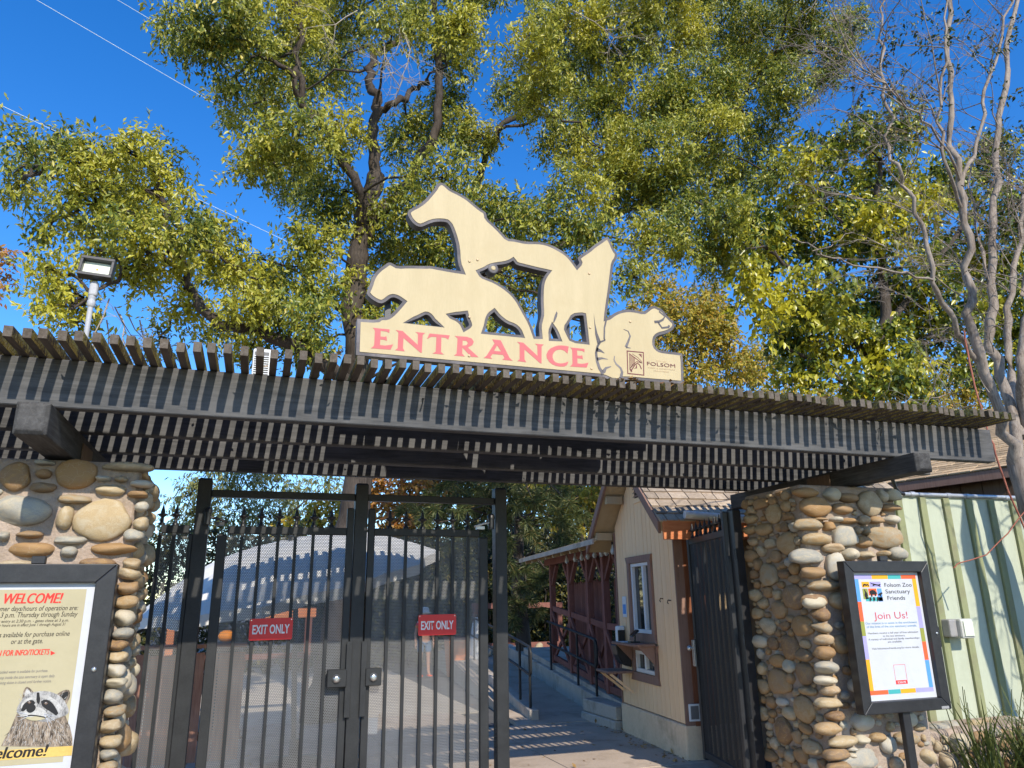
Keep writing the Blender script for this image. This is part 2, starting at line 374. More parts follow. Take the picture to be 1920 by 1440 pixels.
M['leafO'] = leaf_mat('orange_autumn_leaf', [(0.0, (0.30, 0.16, 0.03)), (0.5, (0.46, 0.25, 0.04)), (0.85, (0.52, 0.20, 0.05)), (1.0, (0.38, 0.12, 0.05))], 0.4)
M['litter'] = leaf_mat('dry_leaf', [(0.0, (0.16, 0.08, 0.03)), (0.5, (0.30, 0.17, 0.06)), (1.0, (0.45, 0.30, 0.12))], 0.15)
M['leafP'] = leaf_mat('pale_willow_leaf', [(0.0, (0.13, 0.16, 0.05)), (0.5, (0.22, 0.24, 0.08)), (1.0, (0.36, 0.33, 0.11))], 0.4)
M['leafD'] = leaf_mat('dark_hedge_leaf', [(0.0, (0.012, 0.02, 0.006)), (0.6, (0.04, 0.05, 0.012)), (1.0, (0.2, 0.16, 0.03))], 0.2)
M['needle'] = leaf_mat('pine_needle', [(0.0, (0.05, 0.08, 0.028)), (0.6, (0.13, 0.16, 0.055)), (0.92, (0.24, 0.25, 0.085)), (1.0, (0.42, 0.28, 0.12))], 0.2)
M['leafS'] = leaf_mat('small_pinnate_leaf', [(0.0, (0.02, 0.045, 0.015)), (0.7, (0.055, 0.085, 0.02)), (1.0, (0.22, 0.15, 0.03))], 0.25)
M['strap'] = leaf_mat('strap_leaf', [(0.0, (0.05, 0.075, 0.015)), (0.6, (0.12, 0.14, 0.035)), (1.0, (0.30, 0.26, 0.10))], 0.25)
M['skin'] = plain('skin', (0.50, 0.27, 0.18), 0.55); M['denim'] = plain('blue_shorts_cloth', (0.08, 0.16, 0.28), 0.85)
M['pumpkin'] = plain('orange_pumpkin', (0.75, 0.25, 0.02), 0.6)
M['lensglass'] = plain('frosted_lamp_lens', (0.66, 0.69, 0.56), 0.25, 0.5, vary=0.05)
M['plasticgrey'] = plain('grey_plastic', (0.3, 0.29, 0.28), 0.5)
M['clearlens'] = plain('clear_lamp_cover', (0.5, 0.5, 0.46), 0.15, 0.6)
M['terracotta'] = plain('brown_planter', (0.16, 0.09, 0.06), 0.8)
M['greypaint'] = plain('pole_grey_paint', (0.42, 0.42, 0.43), 0.5)

# ------------------------------------------------------------------ polygons with holes -> solid plates in a plane
def plate(polys, name, mats, parent, origin, u, v, depth, res=0):
    """outer contours and holes in (u,v) metres, filled, pushed back by depth along -(u x v)... as one mesh"""
    cu = bpy.data.curves.new(name + '_outline', 'CURVE'); cu.dimensions = '2D'; cu.fill_mode = 'BOTH'
    cu.extrude = depth / 2
    for p in polys:
        sp = cu.splines.new('POLY'); sp.points.add(len(p) - 1); sp.use_cyclic_u = True
        for i, (a, b) in enumerate(p): sp.points[i].co = (a, b, 0, 1)
    tmp = bpy.data.objects.new('tmp', cu); COL.objects.link(tmp)
    dg = bpy.context.evaluated_depsgraph_get(); dg.update()
    me = bpy.data.meshes.new_from_object(tmp.evaluated_get(dg))
    bpy.data.objects.remove(tmp); bpy.data.curves.remove(cu)
    me.name = name
    u, v = V(u), V(v); w = u.cross(v)
    org = ORG[parent.name] if parent is not None else Vector((0, 0, 0))
    mw = Matrix(((u.x, v.x, w.x, 0), (u.y, v.y, w.y, 0), (u.z, v.z, w.z, 0), (0, 0, 0, 1)))
    mw.translation = V(origin) - w * depth / 2 - org
    me.transform(mw)
    me.materials.clear()
    o = link(name, me, mats, parent); ORG[o.name] = org
    return o
def ribbon(pts, w0, w1=None):
    """a stroke with thickness as a closed polygon"""
    w1 = w0 if w1 is None else w1; n = len(pts); L = []; R = []
    for i, (x, y) in enumerate(pts):
        a = pts[max(i - 1, 0)]; b = pts[min(i + 1, n - 1)]
        dx, dy = b[0] - a[0], b[1] - a[1]; l = math.hypot(dx, dy) or 1
        w = (w0 + (w1 - w0) * i / (n - 1)) / 2
        L.append((x - dy / l * w, y + dx / l * w)); R.append((x + dy / l * w, y - dx / l * w))
    return L + R[::-1]
def words(body, name, mats, parent, origin, u, v, x0, x1, zb, cap, bold=0.0, shear=0.0, lift=0.0015, heavy=0.0):
    """flat lettering fitted to a width and cap height, at (x0..x1, baseline zb) in the plane (origin,u,v)"""
    cu = bpy.data.curves.new(name + '_type', 'FONT'); cu.body = body; cu.size = 1; cu.offset = bold; cu.shear = shear
    cu.resolution_u = 3; cu.fill_mode = 'FRONT'
    tmp = bpy.data.objects.new('tmp', cu); COL.objects.link(tmp)
    dg = bpy.context.evaluated_depsgraph_get(); dg.update()
    me = bpy.data.meshes.new_from_object(tmp.evaluated_get(dg))
    bpy.data.objects.remove(tmp); bpy.data.curves.remove(cu)
    me.name = name
    xs = [q.co.x for q in me.vertices]; a, b = min(xs), max(xs)
    sx = (x1 - x0) / (b - a); sy = cap / 0.73
    u, v = V(u), V(v); w = u.cross(v); org = ORG[parent.name]
    base = V(origin) - org + w * lift
    for q in me.vertices:
        q.co = base + u * (x0 + (q.co.x - a) * sx) + v * (zb + q.co.y * sy)
    me.materials.clear(); me.update()
    if heavy:                                             # a heavier weight: the strokes laid again a little aside
        bm = bmesh.new(); bm.from_mesh(me)
        for k in (1, 2):
            n0 = len(bm.verts); bm.from_mesh(me); bm.verts.ensure_lookup_table()
            for q in bm.verts[n0:]: q.co += u * (heavy * k / 2) + w * 0.0003 * k
        bm.to_mesh(me); bm.free()
    o = link(name, me, mats, parent); ORG[o.name] = org
    return o
# ================================================================== GROUND
g = MB(); g.box(-160, 160, -40, 260, -0.6, -0.03); g.build('ground', M['asphalt'], kind='structure')
g = MB(); g.box(-40, 40, -40, 4.28, -0.3, -0.012); g.build('unseen_forecourt', M['unseen_forecourt'], kind='structure')  # unseen ground before the pergola, toned dark to cut bounce light
g = MB(); g.box(-40, 3.5, 12.06, 22.9, -0.3, -0.012); g.build('plaza', M['plaza'], kind='structure')
path = thing('path', 'grey concrete entrance path with scored slabs', None, (0, 0, 0)); path['kind'] = 'structure'
EX, EY = 0.122, 0.9925           # direction in which the ticket booth and the ramp run
def lineX(y, x0, y0): return x0 + (y - y0) * EX / EY
for i in range(6):
    for j in range(5):
        x0 = -4.6 + i * 1.55; y0 = 4.3 + j * 1.55
        if x0 > 3.0 and y0 > 10.2: continue
        b = MB(); b.box(x0, x0 + 1.538, y0, y0 + 1.538, -0.03, rnd.uniform(-0.002, 0.003))
        o = b.build('slab', M['concrete'], path, bevel=0.004)
g = MB()
ys = [10.4, 11.4, 12.5, 14, 16, 18.5, 24]; zs = [0.006, 0.05, 0.11, 0.19, 0.30, 0.42, 0.44]
vs = []
for y, z in zip(ys, zs):
    vs += [(lineX(y, 3.55, 10.4), y, z), (lineX(y, 4.95, 10.4), y, z), (lineX(y, 4.95, 10.4), y, -0.2), (lineX(y, 3.55, 10.4), y, -0.2)]
fs = []
for i in range(len(ys) - 1):
    a = i * 4
    fs += [(a, a + 1, a + 5, a + 4), (a + 1, a + 2, a + 6, a + 5), (a + 3, a, a + 4, a + 7)]
fs.append((0, 3, 2, 1)); g.add(vs, fs); g.build('ramp', M['concrete'], kind='structure')
def kerbwall(name, label, pts, w, mat=None):
    """a low concrete wall along points (x, y, top), w wide to the right"""
    t = thing(name, label, 'kerb', (pts[0][0], pts[0][1], 0)); b = MB()
    n = len(pts); vs = []
    for x, y, z in pts: vs += [(x, y, -0.1), (x, y, z), (x + w, y, z), (x + w, y, -0.1)]
    fs = [(0, 1, 2, 3), (4 * n - 1, 4 * n - 2, 4 * n - 3, 4 * n - 4)]
    for i in range(n - 1):
        a = i * 4
        fs += [(a, a + 4, a + 5, a + 1), (a + 1, a + 5, a + 6, a + 2), (a + 2, a + 6, a + 7, a + 3)]
    b.add(vs, fs); b.build('kerb_block', mat or M['kerb'], t, bevel=0.012); return t
kerbwall('ramp_kerb', 'low concrete kerb wall carrying the handrail nearest the black gate', [(3.83, 10.7, 0.15), (3.95, 11.7, 0.2), (4.2, 13.7, 0.33), (4.6, 17, 0.5)], 0.14)
kerbwall('ramp_kerb', 'stepped concrete kerb wall between the ramp and the red pavilion', [(4.86, 10.72, 0.27), (5.05, 12.3, 0.37), (5.4, 15, 0.52), (5.8, 18, 0.66)], 0.2)
b = MB(); t = thing('foundation_block', 'bare concrete foundation block at the corner of the tan booth', 'block', (4.75, 9.9, 0))
b.box(4.60, 5.2, 9.58, 10.68, -0.05, 0.10); b.build('footing', M['kerb'], t, bevel=0.015)
b = MB(); b.box(4.635, 5.2, 9.61, 10.68, 0.103, 0.27); b.build('upper_block', M['kerb'], t, bevel=0.012)

# ================================================================== PERGOLA
perg = thing('pergola', 'long black timber pergola of close slats spanning the gateway on stone pillars', 'pergola', (2, 5.7, 0))
H = 2.70
for i, (y, x0, x1) in enumerate(((4.69, -3.3, 5.99), (5.35, -3.3, 5.97), (6.03, -3.3, 5.95), (6.66, -3.3, 5.97))):
    b = MB(); nseg = 14
    for k in range(nseg + 1):
        x = x0 + (x1 - x0) * k / nseg; w = rnd.uniform(-0.003, 0.003)
        b.v += [(x, y + w, H + rnd.uniform(-0.003, 0.003)), (x, y + 0.085 + w, H), (x, y + 0.085 + w, 2.984), (x, y + w, 2.984)]
    for k in range(nseg):
        a = k * 4
        for f in ((a, a + 4, a + 5, a + 1), (a + 1, a + 5, a + 6, a + 2), (a + 2, a + 6, a + 7, a + 3), (a + 3, a + 7, a + 4, a)):
            b.f.append(f); b.m.append(0); b.sm.append(False)
    b.f += [(0, 1, 2, 3), (nseg * 4 + 3, nseg * 4 + 2, nseg * 4 + 1, nseg * 4)]; b.m += [0, 0]; b.sm += [False, False]
    b.build('beam', M['beam'], perg, bevel=0.006)
for x0, x1, y0, z0, z1 in ((-1.292, -1.127, 4.565, 2.515, 2.697), (4.885, 5.045, 4.485, 2.545, 2.697)):
    b = MB(); c = 0.022
    ring = lambda y, k: [(x0 + k, y, z0 + k), (x1 - k, y, z0 + k), (x1 - k, y, z1 - k), (x0 + k, y, z1 - k)]
    vs = ring(y0, c) + ring(y0 + c, 0) + ring(7.0, 0)
    b.add(vs, [(0, 1, 2, 3), (11, 10, 9, 8)] + [(r * 4 + k, (r + 1) * 4 + k, (r + 1) * 4 + (k + 1) % 4, r * 4 + (k + 1) % 4) for r in (0, 1) for k in range(4)])
    b.build('crossbeam', M['beamY'], perg, bevel=0.004)
    b = MB(); xm = (x0 + x1) / 2
    b.box(x0 - 0.012, x0 - 0.003, 5.45, 5.75, z0 - 0.02, z0 + 0.13); b.box(x1 + 0.003, x1 + 0.012, 5.45, 5.75, z0 - 0.02, z0 + 0.13); b.box(x0 - 0.012, x1 + 0.012, 5.45, 5.75, z0 - 0.03, z0 - 0.02)
    b.build('post_saddle', M['brownboard'], perg)
# slats: six cut lengths of the same stick, shared by all
slatme = []
for k in range(7):
    b = MB(); n = 8; w = 0.0215
    y0 = rnd.uniform(-0.045, 0.02); y1 = 2.43 + rnd.uniform(-0.04, 0.04); hh = 0.057 + rnd.uniform(-0.003, 0.004)
    for i in range(n + 1):
        y = y0 + (y1 - y0) * i / n; dx = rnd.uniform(-0.0015, 0.0015); dz = rnd.uniform(-0.0015, 0.0015)
        b.v += [(-w + dx, y, dz), (w + dx, y, dz), (w + dx, y, hh + dz), (-w + dx, y, hh + dz)]
    for i in range(n):
        a = i * 4
        for f, mi in (((a, a + 4, a + 5, a + 1), 0), ((a + 1, a + 5, a + 6, a + 2), 1), ((a + 2, a + 6, a + 7, a + 3), 1), ((a + 3, a + 7, a + 4, a), 1)):
            b.f.append(f); b.m.append(mi); b.sm.append(False)
    b.f += [(0, 1, 2, 3), (n * 4 + 3, n * 4 + 2, n * 4 + 1, n * 4)]; b.m += [0, 0]; b.sm += [False, False]
    me = b.mesh('slat'); me.materials.append(M['slat']); me.materials.append(M['lichen']); slatme.append(me)
for k in range(-12, 88):
    x = -1.383 - 0.0215 + 0.08375 * k if k < 71 else 4.563 - 0.0215 + 0.0861 * (k - 71)
    if x > 5.86: break
    if k == 79: y = 4.42
    else: y = 4.36
    inst('slat', slatme[rnd.randrange(7)], perg, (x + rnd.gauss(0, 0.003), y, 2.986 + rnd.uniform(0, 0.003)), (0, 0, rnd.gauss(0, 0.0022)))
# hooks left in the beam face
b = MB()
for x, z in ((0.97, 2.88), (4.75, 2.90)):
    b.tube([(x, 4.685, z + 0.02), (x + 0.004, 4.66, z + 0.016), (x - 0.004, 4.655, z - 0.02), (x - 0.012, 4.66, z - 0.045)], 0.005, 6)
b.build('hook', M['metal'], perg)

# ================================================================== STONE PILLARS
import mathutils.noise as mnoise
stone_me = []
for k in range(16):
    bm = bmesh.new(); bmesh.ops.create_icosphere(bm, subdivisions=3, radius=1.0)
    p1, p2 = rnd.uniform(2.0, 2.9), rnd.uniform(0, 6.28)
    ax = [Vector((rnd.gauss(0, 1), rnd.gauss(0, 1), rnd.gauss(0, 1))).normalized() for _ in range(4)]
    am = [rnd.uniform(-0.11, 0.11) for _ in range(4)]; cut = [rnd.uniform(0.62, 0.95) for _ in range(4)]; so_ = Vector((k * 3.1, k * 1.7, 0))
    for q in bm.verts:
        d = q.co.normalized()
        r = (abs(d.x) ** p1 + abs(d.y) ** p1 + abs(d.z) ** p1) ** (-1 / p1)
        r = min(r, 1.12)
        for a, m_, c_ in zip(ax, am, cut):
            t_ = d.dot(a); r *= 1 + m_ * math.sin(2.2 * t_ + p2)
            if t_ * r > c_: r = (c_ + (t_ * r - c_) * 0.22) / t_
        r *= 1 + 0.10 * mnoise.noise(d * 1.6 + so_) + 0.045 * mnoise.noise(d * 4.0 + so_)
        q.co = d * r
    me = bpy.data.meshes.new('stone'); bm.to_mesh(me); bm.free()
    me.polygons.foreach_set('use_smooth', [True] * len(me.polygons)); me.materials.append(M['stone']); stone_me.append(me)
stone_warm = []
for me in stone_me[:9]:
    m2 = me.copy(); m2.materials[0] = M['stone_warm']; stone_warm.append(m2)
class Face:
    """a pillar face that takes stones: origin, u along the face, outward normal"""
    def __init__(s, parent, origin, u, n): s.p = parent; s.o = V(origin); s.u = V(u); s.n = V(n); s.items = []
    def put(s, a, z, w, h, rot=0.0, depth=None, proud=None, warm=0.3):
        s.items.append((a, z, w, h))
        d = depth if depth else min(w, h) * rnd.uniform(0.75, 1.0)
        pr = proud if proud is not None else rnd.uniform(-0.1, 0.12)
        wp = s.o + s.u * a + Vector((0, 0, z)) + s.n * (d / 2 * pr)
        me = rnd.choice(stone_warm if rnd.random() < warm else stone_me)
        R3 = Matrix((s.u, -s.n, Vector((0, 0, 1)))).transposed().to_4x4()
        R3 = R3 @ Matrix.Rotation(rot, 4, 'Y') @ Matrix.Rotation(rnd.choice((0, math.pi)), 4, 'Z')
        inst('stone', me, s.p, wp, R3.to_euler(), (w / 2, d / 2, h / 2))
    def pack(s, u0, u1, z0, z1, sizes, tries, gap=0.92, warm=0.3, depth=None, proud=None):
        for (w0, w1, h0, h1, n) in sizes:
            placed = 0
            for _ in range(tries):
                w = rnd.uniform(w0, w1); h = rnd.uniform(h0, h1)
                a = rnd.uniform(u0 + w * 0.35, u1 - w * 0.35); z = rnd.uniform(z0 + h * 0.4, z1 - h * 0.45)
                ok = True
                for (b_, z_, w_, h_) in s.items:
                    ex = abs(a - b_) / ((w + w_) / 2); ez = abs(z - z_) / ((h + h_) / 2)
                    if ex < gap and ez < gap and ex ** 2.5 + ez ** 2.5 < gap ** 2.5: ok = False; break
                if ok:
                    s.put(a, z, w, h, rnd.gauss(0, 0.12), warm=warm, depth=depth * min(w, h) if depth else None, proud=proud); placed += 1
                    if placed >= n: break
def mortar(parent, x0, x1, y0, y1, z0, z1):
    b = MB(); b.box(x0, x1, y0, y1, z0, z1)
    o = b.build('mortar_core', M['mortar'], parent, bevel=0.035, seg=3); return o
# --- left pillar
pl = thing('stone_pillar', 'river stone pillar behind the welcome notice at the left end of the pergola', 'pillar', (-1.22, 5.65, 0), 'stone pillars under the pergola')
mortar(pl, -1.72, -0.735, 5.25, 6.05, 0, 2.50)
FL = Face(pl, (0, 5.25, 0), (1, 0, 0), (0, -1, 0))
def cp(face_y, cx, cy, ox, oy, k, w, h, F, **kw):
    """a stone measured on the front face plane"""
    w *= rnd.uniform(0.94, 1.06); h *= rnd.uniform(0.94, 1.05); p = aty(ox + cx / k, oy + cy / k, face_y); q = aty(ox + (cx + w / 2) / k, oy + cy / k, face_y); r = aty(ox + cx / k, oy + (cy - h / 2) / k, face_y)
    F.put(p[0], p[2], 2 * abs(q[0] - p[0]), 2 * abs(r[2] - p[2]), **kw)
for (cx, cy, w, h, kw) in ((230, 835, 690, 365, dict(warm=0)), (1160, 915, 640, 450, dict(warm=0, rot=-0.15)), (850, 415, 470, 330, dict(warm=1)), (180, 430, 350, 330, dict(warm=1)), (490, 410, 190, 110, {}),
        (480, 565, 340, 120, dict(warm=1)), (510, 285, 220, 80, {}), (1430, 335, 570, 125, dict(warm=0)), (1165, 462, 180, 70, {}), (1365, 472, 160, 70, {}), (1230, 590, 350, 135, dict(warm=0)),
        (1580, 520, 260, 100, {}), (1560, 642, 230, 95, {}), (850, 700, 380, 110, dict(warm=1)), (720, 915, 200, 330, dict(rot=0.12)), (40, 1110, 140, 125, {}), (330, 1092, 390, 85, {}), (790, 1158, 400, 105, dict(warm=0)),
        (350, 1262, 550, 175, {}), (770, 1290, 200, 130, {}), (1280, 1255, 660, 150, {}), (1510, 1105, 240, 165, {}), (1080, 1405, 420, 110, {}), (150, 1420, 430, 80, {})):
    cp(5.23, cx, cy, 0, 820, 6, w, h, FL, depth=0.13, proud=0.1, **kw)
for (cx, cy, w, h) in ((1595, 790, 170, 135), (1580, 970, 180, 155)):
    cp(5.23, cx, cy, 0, 820, 6, w, h, FL, depth=0.14, proud=0.25, warm=0)
for (cx, cy, w, h) in ((890, 65, 135, 90), (868, 130, 180, 80), (862, 225, 170, 100), (855, 320, 165, 95), (838, 430, 165, 115), (822, 530, 150, 80), (802, 600, 155, 90), (796, 690, 150, 85), (788, 780, 150, 100), (785, 860, 155, 70),
        (768, 950, 155, 110), (770, 1055, 155, 90), (752, 1150, 155, 110), (742, 1260, 155, 95), (735, 1345, 155, 90), (730, 1425, 150, 80), (722, 1510, 150, 90), (715, 1600, 150, 90)):
    cp(5.23, cx, cy, 0, 1040, 3.6, w, h, FL, depth=0.15, proud=0.25, warm=0.25, rot=rnd.gauss(0, 0.06))
FL.pack(-1.7, -0.8, 0.3, 2.48, [(0.14, 0.22, 0.08, 0.14, 12), (0.08, 0.14, 0.05, 0.09, 22)], 260, 0.95, warm=0.2, depth=0.8)
FLs = Face(pl, (-0.735, 0, 0), (0, 1, 0), (1, 0, 0))
FLs.pack(5.34, 6.03, 0.4, 2.49, [(0.16, 0.24, 0.09, 0.2, 16), (0.1, 0.16, 0.06, 0.11, 40), (0.05, 0.09, 0.04, 0.07, 60)], 500, 0.93, warm=0.3, depth=0.95, proud=0.15)
# --- right pillar
pr = thing('stone_pillar', 'river stone pillar behind the colourful poster case at the right end of the pergola', 'pillar', (4.88, 5.65, 0), 'stone pillars under the pergola')
mortar(pr, 4.365, 5.385, 5.25, 6.05, 0, 2.54)
FR = Face(pr, (0, 5.25, 0), (1, 0, 0), (0, -1, 0))
for (cx, cy, w, h, wm) in ((805, 230, 260, 100, 0), (1065, 250, 180, 135, 0), (1230, 280, 180, 95, 1), (1445, 335, 235, 245, 0), (1572, 262, 75, 130, 0), (1680, 262, 135, 150, 0), (1662, 385, 180, 75, 0), (905, 370, 325, 205, 0), (1180, 392, 205, 115, 1),
        (950, 500, 110, 36, 0), (1110, 502, 115, 60, 0), (830, 552, 255, 145, 1), (1035, 568, 105, 105, 0), (1238, 516, 145, 65, 1), (1370, 505, 125, 95, 0), (1510, 510, 125, 85, 1), (1666, 502, 165, 92, 0), (910, 702, 285, 145, 0),
        (1195, 668, 245, 235, 0), (1325, 612, 55, 80, 0), (1405, 612, 72, 92, 1), (1390, 728, 165, 122, 1), (1610, 672, 325, 215, 0), (1070, 785, 205, 95, 0), (822, 877, 315, 172, 0), (1262, 842, 150, 125, 0), (1420, 852, 165, 102, 0),
        (1585, 842, 105, 64, 1), (1722, 838, 175, 135, 0), (1098, 962, 195, 275, 0), (880, 1032, 235, 135, 0), (990, 1162, 355, 115, 0), (892, 1312, 235, 145, 1), (1132, 1302, 205, 175, 0), (1270, 1160, 90, 80, 1)):
    cp(5.22, cx, cy, 1360, 880, 5.333, w, h, FR, depth=0.14, proud=0.3, warm=0.95 if wm else 0.3)
for (cx, cy, w, h) in ((390, 605, 112, 70), (420, 672, 85, 70), (427, 738, 90, 56), (437, 797, 84, 60), (440, 862, 98, 72), (452, 938, 104, 72), (444, 1002, 110, 52), (467, 1050, 82, 58), (458, 1112, 120, 62), (488, 1178, 82, 55), (455, 1240, 132, 66), (517, 1305, 148, 62), (497, 1367, 118, 66), (505, 1430, 110, 60)):
    cp(5.22, cx, cy, 1380, 900, 2.665, w, h, FR, depth=0.15, proud=0.45, warm=0.45, rot=rnd.gauss(0, 0.06))
for (cx, cy, w, h) in ((620, 1400, 215, 140), (636, 1296, 70, 48), (710, 1287, 78, 48), (767, 1325, 78, 92), (575, 1345, 48, 32), (855, 1290, 130, 72), (575, 1378, 42, 32), (800, 1420, 70, 80), (640, 1205, 115, 95)):
    cp(5.22, cx, cy, 1380, 900, 2.6667, w, h, FR, depth=0.13, proud=0.25, warm=0.3)
FR.pack(4.42, 5.36, 0.25, 2.50, [(0.12, 0.2, 0.1, 0.15, 20), (0.08, 0.12, 0.05, 0.09, 40), (0.05, 0.08, 0.03, 0.06, 40)], 420, 0.95, warm=0.6, depth=0.9, proud=0.2)
FRs = Face(pr, (4.365, 0, 0), (0, 1, 0), (-1, 0, 0))
for (cx, cy, w, h) in ((185, 168, 78, 102), (135, 247, 92, 66), (245, 315, 92, 116), (165, 480, 84, 132), (278, 592, 98, 148), (210, 650, 80, 92), (155, 735, 84, 92), (335, 735, 98, 118), (262, 838, 92, 132), (205, 905, 82, 66), (220, 1015, 112, 142),
        (337, 970, 94, 118), (337, 1145, 108, 138), (235, 1255, 108, 142), (380, 1340, 94, 82), (120, 805, 95, 66), (65, 380, 85, 66), (132, 1030, 72, 76), (65, 250, 66, 50), (65, 197, 74, 48), (120, 118, 78, 64), (92, 575, 64, 64), (340, 875, 84, 62), (360, 1055, 90, 44), (270, 990, 40, 62), (130, 1165, 66, 72), (320, 1375, 64, 80), (165, 1375, 80, 60), (262, 1165, 66, 70)):
    k = 2.6667; p = atx(1380 + cx / k, 900 + cy / k, 4.34); q = atx(1380 + (cx + w / 2) / k, 900 + cy / k, 4.34); r = atx(1380 + cx / k, 900 + (cy - h / 2) / k, 4.34)
    if 5.3 < p[1] < 6.06: FRs.put(p[1], p[2], min(0.3, 2 * abs(q[1] - p[1])), 2 * abs(r[2] - p[2]), warm=0.8, depth=0.10, proud=0.25)
FRs.pack(5.3, 6.06, 0.2, 2.52, [(0.1, 0.16, 0.07, 0.12, 50), (0.07, 0.1, 0.045, 0.075, 80), (0.045, 0.07, 0.03, 0.05, 80)], 1200, 0.86, warm=0.85, depth=0.95, proud=0.3)
# ================================================================== GATES
GY = 6.55
b = MB()
b.lathe((0, 0, 0), [(0.024, 0), (0.024, 0.018), (0.014, 0.022), (0.012, 0.062), (0.016, 0.066), (0.041, 0.083), (0.041, 0.086), (0.016, 0.094), (0.017, 0.105), (0.012, 0.125), (0.002, 0.165)], 10)
fin_me = b.mesh('finial'); fin_me.materials.append(M['metal'])
def perf_panel(parent, p, u, w, z0, z1, sheet='perf'):
    u = V(u); p = V(p); org = ORG[parent.name]
    vs = [p + Vector((0, 0, z0)), p + u * w + Vector((0, 0, z0)), p + u * w + Vector((0, 0, z1)), p + Vector((0, 0, z1))]
    me = bpy.data.meshes.new('mesh_panel'); me.from_pydata([q - org for q in vs], [], [(0, 1, 2, 3)])
    uv = me.uv_layers.new(name='UV')
    for l, c in zip(uv.data, ((0, z0), (w, z0), (w, z1), (0, z1))): l.uv = c
    o = link('mesh_panel', me, M[sheet], parent); ORG[o.name] = org; return o
def capped_post(name, parent, c, hx, hy, z0, z1, mat, u=(1, 0, 0), r=0.018):
    b = MB(); u = V(u); v = Vector((-u.y, u.x, 0)); c = V(c)
    def ring(z, k): return [c + u * (sx * (hx - k)) + v * (sy * (hy - k)) + Vector((0, 0, z)) for sx, sy in ((-1, -1), (1, -1), (1, 1), (-1, 1))]
    rs = [ring(z0, 0), ring(z1 - r, 0), ring(z1 - r * 0.3, r * 0.3), ring(z1, r)]
    vs = [q for k in rs for q in k]
    fs = [(3, 2, 1, 0), (12, 13, 14, 15)] + [(i * 4 + k, i * 4 + (k + 1) % 4, i * 4 + 4 + (k + 1) % 4, i * 4 + 4 + k) for i in range(3) for k in range(4)]
    b.add(vs, fs); return b.build(name, mat, parent, bevel=0.004)
fr = thing('steel_gateway', 'tall black steel frame of three square posts and a top bar round the double gate', 'gateway', (0.845, GY, 0))
for x in (-0.425, 0.845, 2.105): capped_post('post', fr, (x, GY + 0.05, 0), 0.054, 0.054, 0, 2.62, M['metal_worn'])
for x0, x1 in ((-0.37, 0.79), (0.90, 2.05)):
    b = MB(); b.box(x0, x1, GY + 0.02, GY + 0.08, 2.47, 2.528); b.build('top_bar', M['metal_worn'], fr, bevel=0.004)
def leaf(name, label, p0, u, w, bars, stiles, group=None, mesh=True, zt=2.235, mat=None, sheet='perf'):
    """a gate leaf in the plane p0 + u; bars and stiles measured along u"""
    mat = mat or M['metal_worn']
    t = thing(name, label, 'gate', (p0[0] + u[0] * w / 2, p0[1] + u[1] * w / 2, 0), group)
    u = V(u); v = Vector((-u.y, u.x, 0)); p0 = V(p0)
    for a0, a1, top in stiles: capped_post('stile', t, p0 + u * (a0 + a1) / 2, (a1 - a0) / 2, 0.027, 0.06, top, mat, u, 0.012)
    s0 = stiles[0][1] if len(stiles) > 1 else 0; s1 = stiles[-1][0] if len(stiles) > 1 else w
    for z0, z1, nm in ((zt - 0.06, zt, 'top_rail'), (0.08, 0.14, 'bottom_rail')):
        b = MB(); b.obox(p0 + u * (s0 + s1) / 2 + Vector((0, 0, (z0 + z1) / 2)), u, v, (0, 0, 1), (s1 - s0) / 2, 0.022, (z1 - z0) / 2); b.build(nm, mat, t, bevel=0.003)
    for a in bars:
        q = p0 + u * a
        b = MB(); b.obox(q - v * 0.012 + Vector((0, 0, (zt - 0.06 + 0.14) / 2)), u, v, (0, 0, 1), 0.0125, 0.0125, (zt - 0.06 - 0.14) / 2)
        b.build('bar', mat, t)
        inst('finial', fin_me, t, q + Vector((0, 0, zt)))
    if mesh: perf_panel(t, p0 + u * s0 + v * 0.012, u, s1 - s0, 0.14, zt - 0.06, sheet)
    return t
LX = -0.30
gl = leaf('gate_leaf', 'black perforated gate leaf left of the middle post with a red exit sign', (LX, GY + 0.035, 0), (1, 0, 0), 1.085, [x - LX for x in (-0.109, 0.031, 0.174, 0.312, 0.455, 0.60)], [(0, 0.075, 2.17), (1.028, 1.085, 2.405)], 'leaves of the double gate')
gr = leaf('gate_leaf', 'black perforated gate leaf right of the middle post with a red exit sign', (0.91, GY + 0.035, 0), (1, 0, 0), 1.07, [x - 0.91 for x in (1.097, 1.239, 1.385, 1.521, 1.66, 1.799)], [(0, 0.057, 2.405), (0.995, 1.07, 2.17)], 'leaves of the double gate')
fx = leaf('fence_panel', 'narrow black railing panel filling the gap beside the left stone pillar', (-0.735, GY + 0.035, 0), (1, 0, 0), 0.255, [0.016, 0.116], [(0, 0.02, 2.17), (0.225, 0.255, 2.17)])
for t, x0, x1, kx in ((gl, 0.622, 0.776, 0.695), (gr, 0.925, 1.055, 0.99)):
    b = MB(); b.box(x0, x1, GY - 0.045, GY + 0.008, 0.972, 1.108); o = b.build('lock_box', M['metal_worn'], t, bevel=0.006)
    b = MB(); b.lathe((kx, GY - 0.046, 1.038), [(0.034, 0), (0.034, 0.008), (0.026, 0.012), (0.024, 0.02), (0.012, 0.021)], 18, axis=(0, -1, 0)); b.build('lock_cylinder', M['chrome'], o)
for t, x0, x1 in ((gl, 0.767, 0.812), (gr, 0.888, 0.935)):
    b = MB(); b.box(x0, x1, GY - 0.03, GY - 0.022, 0.745, 1.318); b.build('strike_plate', M['metal_worn'], t, bevel=0.002)
